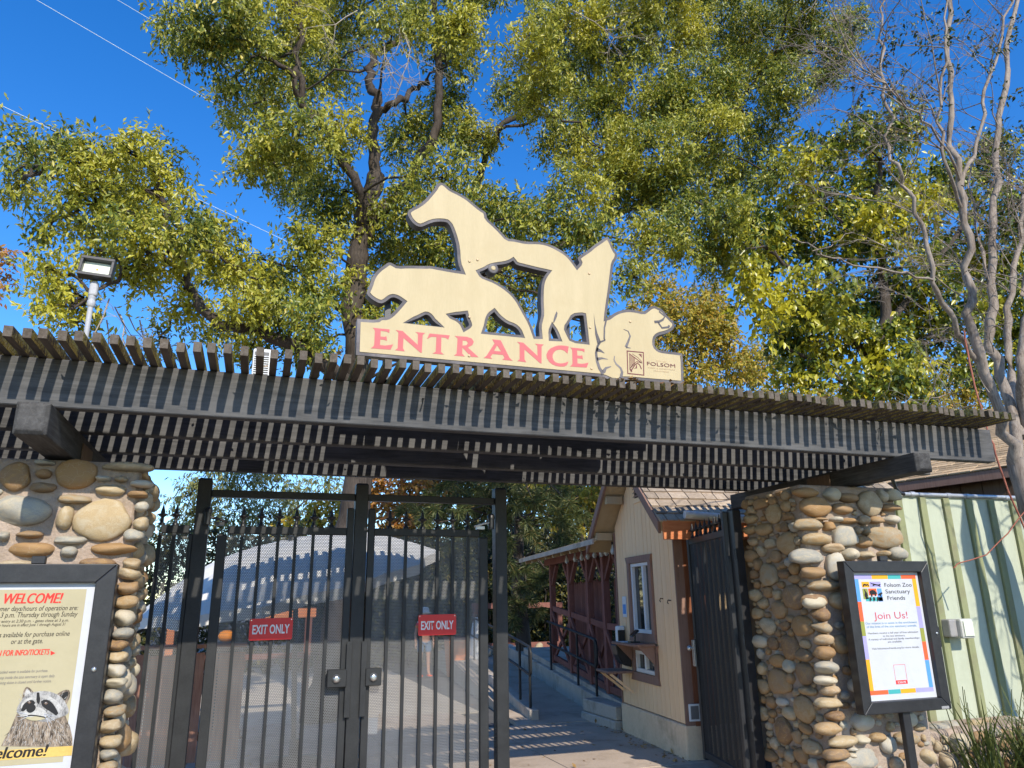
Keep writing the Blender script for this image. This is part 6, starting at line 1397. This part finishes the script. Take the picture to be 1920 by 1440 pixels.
# pale dead twigs hanging in the crown
tw = MB()
def spray(b, p, d, L, r, depth, seg=4):
    q = [p]; cur = p; dr = d.normalized()
    for k in range(4):
        dr = (dr + Vector((rnd.gauss(0, .22), rnd.gauss(0, .22), rnd.gauss(0, .22)))).normalized(); cur = cur + dr * L / 4; q.append(cur)
        if depth > 0 and k > 0:
            for _ in range(2):
                spray(b, cur, (dr + Vector((rnd.gauss(0, .7), rnd.gauss(0, .5), rnd.gauss(0, .6)))).normalized(), L * rnd.uniform(.4, .65), r * .55, depth - 1, 3)
    b.tube(q, [r, r * .8, r * .62, r * .45, r * .25], seg, cap=False)
for x, y, dx, dz in ((740, 20, -.2, -1), (715, 60, .4, -1), (670, 20, -.6, -.6), (760, 70, .2, -1), (1075, 20, .3, -.4), (205, 560, .1, -1), (225, 590, .2, -1)):
    p = V(aty(x, y, TY - 1.6)); tw = MB(); spray(tw, p, Vector((dx, -.1, dz)), 1.05, 0.014, 2); tw.build('dead_branch', M['twig'], ash)

tw = MB()
for x, y in ((215, 575), (240, 590), (262, 600), (200, 600)):
    spray(tw, V(aty(x, y, TY - 2.2)), Vector((.15, 0, -1)), 0.8, 0.009, 2)
tw.build('hanging_twigs', M['bark'], ash)

# ---- broad leaved tree on the right
BY = 12.0
p = aty(1600, 800, BY)
bt = thing('broadleaf_tree', 'dense dark broad leaved tree turning yellow behind the right end of the pergola', 'tree', (p[0], BY, 0))
tb = MB(); anchors = []
def Lb(pts, r0, r1, **k):
    q = limb(tb, px_line(pts, BY), r0, r1, **k); anchors.extend(q)
limb(tb, [Vector((p[0] + .3, BY, -.1)), V(p)], 0.24, 0.2)
Lb([(1600, 800), (1640, 700), (1660, 560), (1640, 420), (1650, 300)], 0.18, 0.05); Lb([(1640, 700), (1560, 590), (1500, 520), (1440, 470)], 0.09, 0.03); Lb([(1655, 620), (1750, 500), (1820, 400), (1870, 330)], 0.09, 0.03)
Lb([(1620, 740), (1540, 690), (1460, 640)], 0.06, 0.025); Lb([(1645, 480), (1560, 400), (1500, 340)], 0.05, 0.02)
bl = [(1490, 312, 55, 45), (1550, 285, 50, 38), (1610, 262, 40, 32), (1650, 238, 48, 42), (1700, 225, 40, 36), (1480, 395, 66, 50), (1570, 360, 70, 50), (1650, 330, 62, 50), (1560, 450, 80, 60), (1640, 425, 70, 50), (1720, 395, 62, 50), (1785, 345, 60, 60), (1860, 300, 52, 50), (1895, 390, 50, 60), (1430, 470, 62, 46),
      (1400, 410, 50, 46), (1385, 470, 40, 40), (1530, 540, 80, 60), (1620, 560, 80, 60), (1705, 520, 70, 60), (1430, 565, 60, 50), (1480, 620, 70, 50), (1570, 640, 80, 60), (1660, 655, 70, 50), (1730, 610, 60, 50), (1610, 720, 70, 40), (1510, 700, 60, 40), (1800, 590, 60, 60), (1850, 500, 60, 60), (1700, 720, 60, 40), (1790, 480, 60, 60), (1880, 560, 50, 60), (1820, 680, 60, 40), (1900, 650, 40, 60), (1960, 450, 60, 90), (1960, 620, 60, 90)]
cb = px_clumps(bl, BY, 1.1); twigs_to(tb, cb, anchors, 0.016)
tb.build('trunk', M['bark'], bt)
_, n2 = leaves('crown', cb, bt, M['leafB'], 0.15, 0.088, 2500, 0.45, 0.45, clumpy=0.17, rng=np.random.default_rng(5), per_twig=7)

# ---- smaller trees further back
def simple_tree(name, label, trunkpx, Y, L, mat, length, width, dens, jit=1.0, bark='bark', r=0.12, group=None, twn=2, droop=0.3, cat='tree', deep=0.9, pt=9, tl=0.5):
    p = aty(*trunkpx, Y); t = thing(name, label, cat, (p[0], Y, 0), group)
    b = MB(); c = px_clumps(L, Y, jit, deep=deep)
    top = V(p); q = limb(b, [Vector((p[0], Y, -.1)), Vector((p[0] + .05, Y, p[2] * .5)), top], r, r * .55)
    an = q[-4:]
    for cc, _, _ in c[::3]:
        an = an + limb(b, [top, top.lerp(Vector(cc), .5) + Vector((0, 0, .2)), Vector(cc)], r * .45, r * .12)[3:]
    twigs_to(b, c, an, 0.012, twn); b.build('trunk', M[bark], t)
    return leaves('crown', c, t, mat, length, width, dens, tl, droop, rng=np.random.default_rng(abs(int(trunkpx[0])) + 40), per_twig=pt)[1]
n3 = simple_tree('yellow_tree', 'yellow green tree showing between the raccoon cut-out and the dark tree', (1270, 760), 27, [(1235, 560, 46, 46), (1285, 595, 60, 56), (1240, 650, 50, 40), (1330, 635, 60, 56), (1380, 690, 62, 40), (1325, 560, 36, 36), (1300, 700, 56, 34), (1185, 585, 22, 14), (1205, 612, 24, 20), (1350, 600, 40, 40), (1420, 680, 50, 44), (1230, 705, 40, 30)], M['leafY'], 0.2, 0.09, 1500)
n3 += simple_tree('yellow_tree', 'golden tree glimpsed through the bare stems above the pergola end', (1800, 800), 27, [(1690, 700, 60, 40), (1780, 720, 60, 40), (1840, 760, 50, 50), (1750, 770, 50, 30), (1560, 745, 60, 26), (1480, 735, 60, 24), (1870, 820, 40, 40), (1630, 750, 50, 30)], M['leafY'], 0.2, 0.09, 1200)
n3 += simple_tree('orange_tree', 'orange autumn tree just entering the left edge above the pergola', (-120, 600), 20, [(0, 480, 22, 26), (8, 520, 20, 14), (-40, 500, 50, 60), (-90, 540, 70, 60)], M['leafO'], 0.14, 0.06, 1500)
n3 += simple_tree('willow_tree', 'pale willowy tree seen over the left gate leaf', (430, 1080), 26, [(350, 930, 40, 36), (400, 905, 50, 40), (460, 900, 50, 40), (520, 905, 50, 40), (560, 940, 40, 36), (380, 970, 46, 40), (440, 960, 50, 46), (500, 965, 50, 46), (330, 985, 36, 26), (550, 985, 40, 30), (420, 860, 50, 30), (500, 860, 50, 30), (610, 910, 40, 40)], M['leafP'], 0.17, 0.045, 1500, droop=0.6)
n3 += simple_tree('maple_tree', 'golden maple seen between the left gate leaf and the middle post', (590, 1060), 24, [(580, 985, 46, 30), (620, 960, 40, 36), (540, 1005, 40, 22), (640, 1000, 34, 30), (600, 1020, 50, 22)], M['leafY'], 0.17, 0.10, 1500)
n3 += simple_tree('maple_tree', 'orange maple seen over the right gate leaf beside the middle post', (740, 1060), 25, [(720, 940, 40, 36), (760, 915, 46, 30), (740, 980, 46, 40), (790, 960, 40, 36), (720, 1010, 40, 30), (780, 1005, 46, 30), (810, 905, 34, 26), (700, 900, 30, 24)], M['leafO'], 0.17, 0.10, 1500)
n3 += simple_tree('bay_tree', 'dark green tree with yellow flecks beyond the pine', (1090, 1000), 24, [(1080, 930, 50, 36), (1050, 975, 50, 40), (1110, 960, 40, 40), (1130, 920, 40, 30), (1010, 930, 40, 40)], M['leafY'], 0.17, 0.08, 1500)
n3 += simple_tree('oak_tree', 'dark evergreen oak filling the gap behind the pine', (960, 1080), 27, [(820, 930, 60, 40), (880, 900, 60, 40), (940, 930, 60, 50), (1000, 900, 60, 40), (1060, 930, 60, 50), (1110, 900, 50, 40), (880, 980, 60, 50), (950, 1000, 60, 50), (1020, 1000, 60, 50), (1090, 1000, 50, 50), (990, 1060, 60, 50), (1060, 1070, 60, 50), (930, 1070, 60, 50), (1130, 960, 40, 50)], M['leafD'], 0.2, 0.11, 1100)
# hedge behind the umbrella
hd = thing('hedge', 'tall dark hedge with yellow flecks behind the umbrella and the visitor', 'hedge', (2.2, 21.3, 0))
hc = [((x, 21.3 + rnd.uniform(-.4, .4), z), (0.6, 0.5, 0.5), 1) for x in np.arange(-4.0, 9.0, 0.75) for z in (0.5, 1.2, 1.9, 2.6, 3.2)]
hb_ = MB()
for x in np.arange(-4.0, 9.0, 0.75): limb(hb_, [Vector((x, 21.4, -.1)), Vector((x + .1, 21.4, 1.5)), Vector((x, 21.3, 3.2))], 0.045, 0.015, 5)
hb_.build('stem', M['bark'], hd)
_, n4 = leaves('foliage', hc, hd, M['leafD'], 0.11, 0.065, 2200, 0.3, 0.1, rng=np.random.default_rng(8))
hd2 = thing('hedge', 'dark shrub mass in the shade behind the red pavilion', 'hedge', (8, 20.5, 0))
hc = [((x, 20.6 + rnd.uniform(-.4, .4), z), (0.7, 0.5, 0.6), 1) for x in np.arange(5.4, 11, 0.8) for z in (0.6, 1.4, 2.2, 3.0)]
hb_ = MB()
for x in np.arange(5.4, 11, 0.8): limb(hb_, [Vector((x, 20.6, -.1)), Vector((x + .1, 20.6, 1.5)), Vector((x, 20.5, 3.0))], 0.04, 0.015, 5)
hb_.build('stem', M['bark'], hd2)
leaves('foliage', hc, hd2, M['leafD'], 0.12, 0.06, 1200, 0.4, 0.1, rng=np.random.default_rng(9))
# ---- pine: tufts of long needles
PYY = 16.0
pc = aty(985, 1000, PYY)
pine = thing('pine_tree', 'long needled pine drooping beside the tan booth beyond the gate', 'tree', (pc[0], PYY + .5, 0))
pb = MB(); q = limb(pb, [Vector((pc[0] + .1, PYY + .6, -.1)), Vector((pc[0], PYY + .5, 2.5)), Vector((pc[0] - .1, PYY + .5, 6.5))], 0.2, 0.06)
tips = []
for (x, y) in [(800, 920), (840, 910), (880, 925), (920, 915), (960, 930), (1000, 920), (1040, 930), (830, 955), (870, 965), (910, 955), (955, 970), (1000, 965), (1040, 985), (960, 1010), (1000, 1010), (1045, 1020), (970, 1050), (1010, 1060), (955, 1085), (990, 1095), (1035, 1075), (960, 1125), (985, 1135), (820, 985), (860, 1000), (780, 950), (1060, 950), (900, 990), (935, 1000), (1075, 1000), (880, 880), (960, 880), (1040, 885), (970, 1160)]:
    c = V(aty(x + rnd.gauss(0, 6), y + rnd.gauss(0, 6), PYY + rnd.uniform(-1.3, .9))); a = min(q, key=lambda p_: abs(p_.z - c.z - .5))
    pb.tube(crooked([a, a.lerp(c, .6) + Vector((0, 0, .25)), c], 3, .05), [.035, .03, .026, .022, .018, .014, .01], 5)
    for k in range(5): tips.append((c + Vector((rnd.gauss(0, .16), rnd.gauss(0, .16), rnd.gauss(0, .14))), (c - a).normalized()))
pb.build('trunk', M['bark'], pine)
Pn = []; Dn = []
for c, d in tips:
    m_ = 95; dd = nr.normal(size=(m_, 3)) + np.array([d.x, d.y, -0.35]) * 0.55
    Pn.append(np.array(c) + nr.normal(size=(m_, 3)) * 0.02); Dn.append(dd)
Pn = np.concatenate(Pn); Dn = np.concatenate(Dn); Dn /= np.linalg.norm(Dn, axis=1)[:, None]
n = len(Pn); L = nr.uniform(.15, .27, n)[:, None]; sd_ = np.cross(Dn, nr.normal(size=(n, 3))); sd_ /= np.linalg.norm(sd_, axis=1)[:, None]
mid = Pn + Dn * L * .55 + np.array([0, 0, -.012]); tip = Pn + Dn * L + np.array([0, 0, -.05])
co = np.stack([Pn, mid + sd_ * .0042, tip, mid - sd_ * .0042], 1).reshape(-1, 3) - np.array(ORG[pine.name])
me = bpy.data.meshes.new('needles'); me.vertices.add(n * 4); me.vertices.foreach_set('co', co.ravel()); i = np.arange(n) * 4
me.loops.add(n * 6); me.loops.foreach_set('vertex_index', np.stack([i, i + 1, i + 2, i, i + 2, i + 3], 1).ravel()); me.polygons.add(n * 2)
me.polygons.foreach_set('loop_start', np.arange(n * 2) * 3); me.polygons.foreach_set('loop_total', np.full(n * 2, 3)); me.update(calc_edges=True)
link('needles', me, M['needle'], pine)

# ---- pale many stemmed tree at the right edge
RY = 5.75
bx = aty(1905, 900, RY)
mt = thing('multi_stem_tree', 'nearly bare many stemmed tree with peeling pale bark at the right edge', 'tree', (bx[0] + .25, RY, 0))
tb = MB(); stems = []
def Ls(pts, r0, r1, amp=0.026, n=4, seg=9):
    q = limb(tb, px_line(pts, RY), r0, r1, seg, amp, n); stems.append(q); return q
root = [Vector((bx[0] + .42, RY, -0.1)), Vector((bx[0] + .30, RY, 1.2)), Vector((bx[0] + .20, RY, 2.2))]
limb(tb, root + px_line([(1925, 930), (1905, 860)], RY), 0.125, 0.10, 12, 0.012, 3)
Ls([(1908, 880), (1880, 790, -.1), (1845, 700, -.15), (1820, 610, -.2), (1812, 520, -.2), (1808, 420, -.25), (1798, 330, -.3), (1784, 220, -.3), (1776, 110, -.35), (1780, 0, -.4), (1784, -60, -.4)], 0.0607, 0.0222)
Ls([(1908, 860), (1885, 730, .1), (1856, 620, .15), (1858, 540, .15), (1862, 430, .15), (1868, 320, .2), (1872, 220, .2), (1888, 110, .2), (1908, 0, .25), (1920, -60, .3)], 0.0629, 0.0259)
Ls([(1915, 820), (1896, 700, .3), (1892, 600, .35), (1900, 500, .35), (1918, 400, .4), (1940, 300, .4)], 0.0518, 0.0259)
Ls([(1925, 800), (1918, 700, -.2), (1922, 600, -.2), (1930, 500, -.2), (1950, 380, -.2)], 0.0592, 0.0296)
Ls([(1835, 680, -.15), (1790, 600, -.3), (1748, 530, -.4), (1735, 440, -.45), (1705, 360, -.5), (1668, 300, -.5), (1662, 200, -.5), (1650, 120, -.5), (1655, 30, -.5), (1660, -40, -.5)], 0.0311, 0.0104)
Ls([(1802, 350, -.3), (1830, 270, -.2), (1845, 170, -.2), (1880, 60, -.2), (1900, -40, -.2)], 0.0259, 0.0133)
Ls([(1806, 400, -.25), (1770, 300, -.5), (1765, 200, -.55), (1772, 90, -.6), (1780, -30, -.6)], 0.0222, 0.0104)
Ls([(1800, 340, -.3), (1745, 235, -.6), (1690, 190, -.7), (1640, 150, -.8), (1590, 110, -.85)], 0.0148, 0.0044)
Ls([(1750, 525, -.4), (1690, 512, -.7), (1600, 498, -.9), (1545, 480, -1), (1515, 455, -1), (1480, 440, -1.05)], 0.0126, 0.0037)
Ls([(1540, 478, -1), (1560, 455, -1), (1600, 435, -1)], 0.0059, 0.0022); Ls([(1545, 480, -1), (1520, 462, -1.1), (1530, 430, -1.1)], 0.0052, 0.0022)
Ls([(1858, 560, .15), (1835, 450, .5), (1815, 350, .6), (1830, 260, .7)], 0.0207, 0.0089)
for st in stems[:8]:
    m_ = len(st)
    for k in range(9):
        i = rnd.randrange(m_ // 3, m_); p = st[i]
        spray(tb, p, Vector((rnd.choice((-1, -1, -.7, .8)) * rnd.uniform(.3, 1), rnd.gauss(0, .4), rnd.uniform(.3, 1.1))), rnd.uniform(.5, 1.15), 0.009, 2)
for k in range(14):
    p = V(aty(rnd.uniform(1730, 1900), rnd.uniform(560, 760), RY - rnd.uniform(0, .3))); spray(tb, p, Vector((rnd.uniform(-1, .2), rnd.gauss(0, .3), rnd.uniform(-.6, .5))), rnd.uniform(.3, .7), 0.006, 2)
tb.build('trunk', M['bark_light'], mt)
cs = px_clumps([(x, y, 40, 30) for x, y in ((1730, 40), (1690, 70), (1760, 90), (1680, 150), (1725, 190), (1780, 60), (1850, 110), (1900, 180), (1650, 110), (1620, 60), (1880, 60), (1700, 250), (1640, 200), (1890, 260), (1760, 150), (1620, 150))], RY - .3, .4)
leaves('crown', cs, mt, M['leafS'], 0.06, 0.028, 1900, 0.22, 0.15, rng=np.random.default_rng(21), per_twig=10, spread=0.9)
# red vine hanging from it
vn = MB(); vn.tube(crooked(px_line([(1808, 620, -.3), (1818, 680, -.35), (1835, 750, -.4), (1850, 800, -.45), (1866, 850, -.5), (1890, 920, -.5), (1925, 1000, -.5)], RY), 3, .006), 0.009, 6)
vn.tube(crooked(px_line([(1925, 955, -.5), (1890, 1000, -.5), (1850, 1040, -.45), (1800, 1055, -.4), (1788, 1065, -.4)], RY), 3, .006), 0.006, 5)
o = vn.build('vine', M['redtwig']); tag(o, 'reddish bare vine hanging down from the pale many stemmed tree', 'vine')
# ---- tree standing in front of the wall on the right, outside the picture: its shade lies on the green boards
ot = thing('shade_tree', 'bare trunk standing before the green wall whose shade falls on it', 'tree', (7.72, 3.2, 0))
tb = MB()
limb(tb, [Vector((7.86, 3.2, -.1)), Vector((7.68, 3.2, 2.2)), Vector((7.56, 3.2, 3.8)), Vector((7.5, 3.2, 5.2)), Vector((7.3, 3.2, 7.0))], 0.13, 0.07)
limb(tb, [Vector((8.25, 3.4, -.1)), Vector((8.1, 3.4, 2.4)), Vector((7.86, 3.4, 3.6)), Vector((7.9, 3.4, 4.6)), Vector((8.3, 3.4, 5.8))], 0.09, 0.045)
limb(tb, [Vector((7.87, 3.4, 3.7)), Vector((7.6, 3.4, 4.6)), Vector((7.5, 3.3, 5.6))], 0.04, 0.02)
for k in range(16):
    spray(tb, Vector((rnd.uniform(7.4, 8.4), rnd.uniform(3, 3.6), rnd.uniform(3.2, 5.6))), Vector((rnd.gauss(0, 1), rnd.gauss(0, .4), rnd.gauss(0.2, .6))), rnd.uniform(.5, 1.0), 0.012, 2)
tb.build('trunk', M['bark_light'], ot)
print('leaf counts', n1, n2, n3, n4)
# ================================================================== dry leaves caught on the slats and lying on the path
lit = MB()
def dry(b, p, s_):
    a = Vector((rnd.gauss(0, 1), rnd.gauss(0, 1), rnd.gauss(0, .35))).normalized(); c = a.cross(Vector((rnd.gauss(0, .4), rnd.gauss(0, .4), 1))).normalized(); n = a.cross(c)
    b.add([p, p + a * s_ * .5 + c * s_ * .28 + n * s_ * .12, p + a * s_, p + a * s_ * .5 - c * s_ * .28 + n * s_ * .12], [(0, 1, 2), (0, 2, 3)])
for k in range(260):
    x = rnd.choice((rnd.gauss(2.42, .12), rnd.gauss(2.72, .2), rnd.uniform(1.5, 5.8), rnd.uniform(-1.3, 5.8)))
    dry(lit, Vector((x, rnd.uniform(4.4, 6.6) if rnd.random() < .4 else rnd.uniform(4.37, 4.75), 3.048 + rnd.uniform(0, .02))), rnd.uniform(.03, .075))
o = lit.build('leaf_litter', M['litter'], kind='stuff'); o['label'] = 'dry brown leaves caught on the pergola slats'
lit = MB()
for k in range(420):
    x, y = rnd.uniform(-3, 4.3), rnd.uniform(6.8, 13); z = 0.008
    if rnd.random() < .35: y = rnd.uniform(7.5, 11); x = lineX(y, 4.42, 7.53) - abs(rnd.gauss(0, .12))
    dry(lit, Vector((x, y, z)), rnd.uniform(.03, .07))
o = lit.build('leaf_litter', M['litter'], kind='stuff'); o['label'] = 'dry leaves scattered over the path'
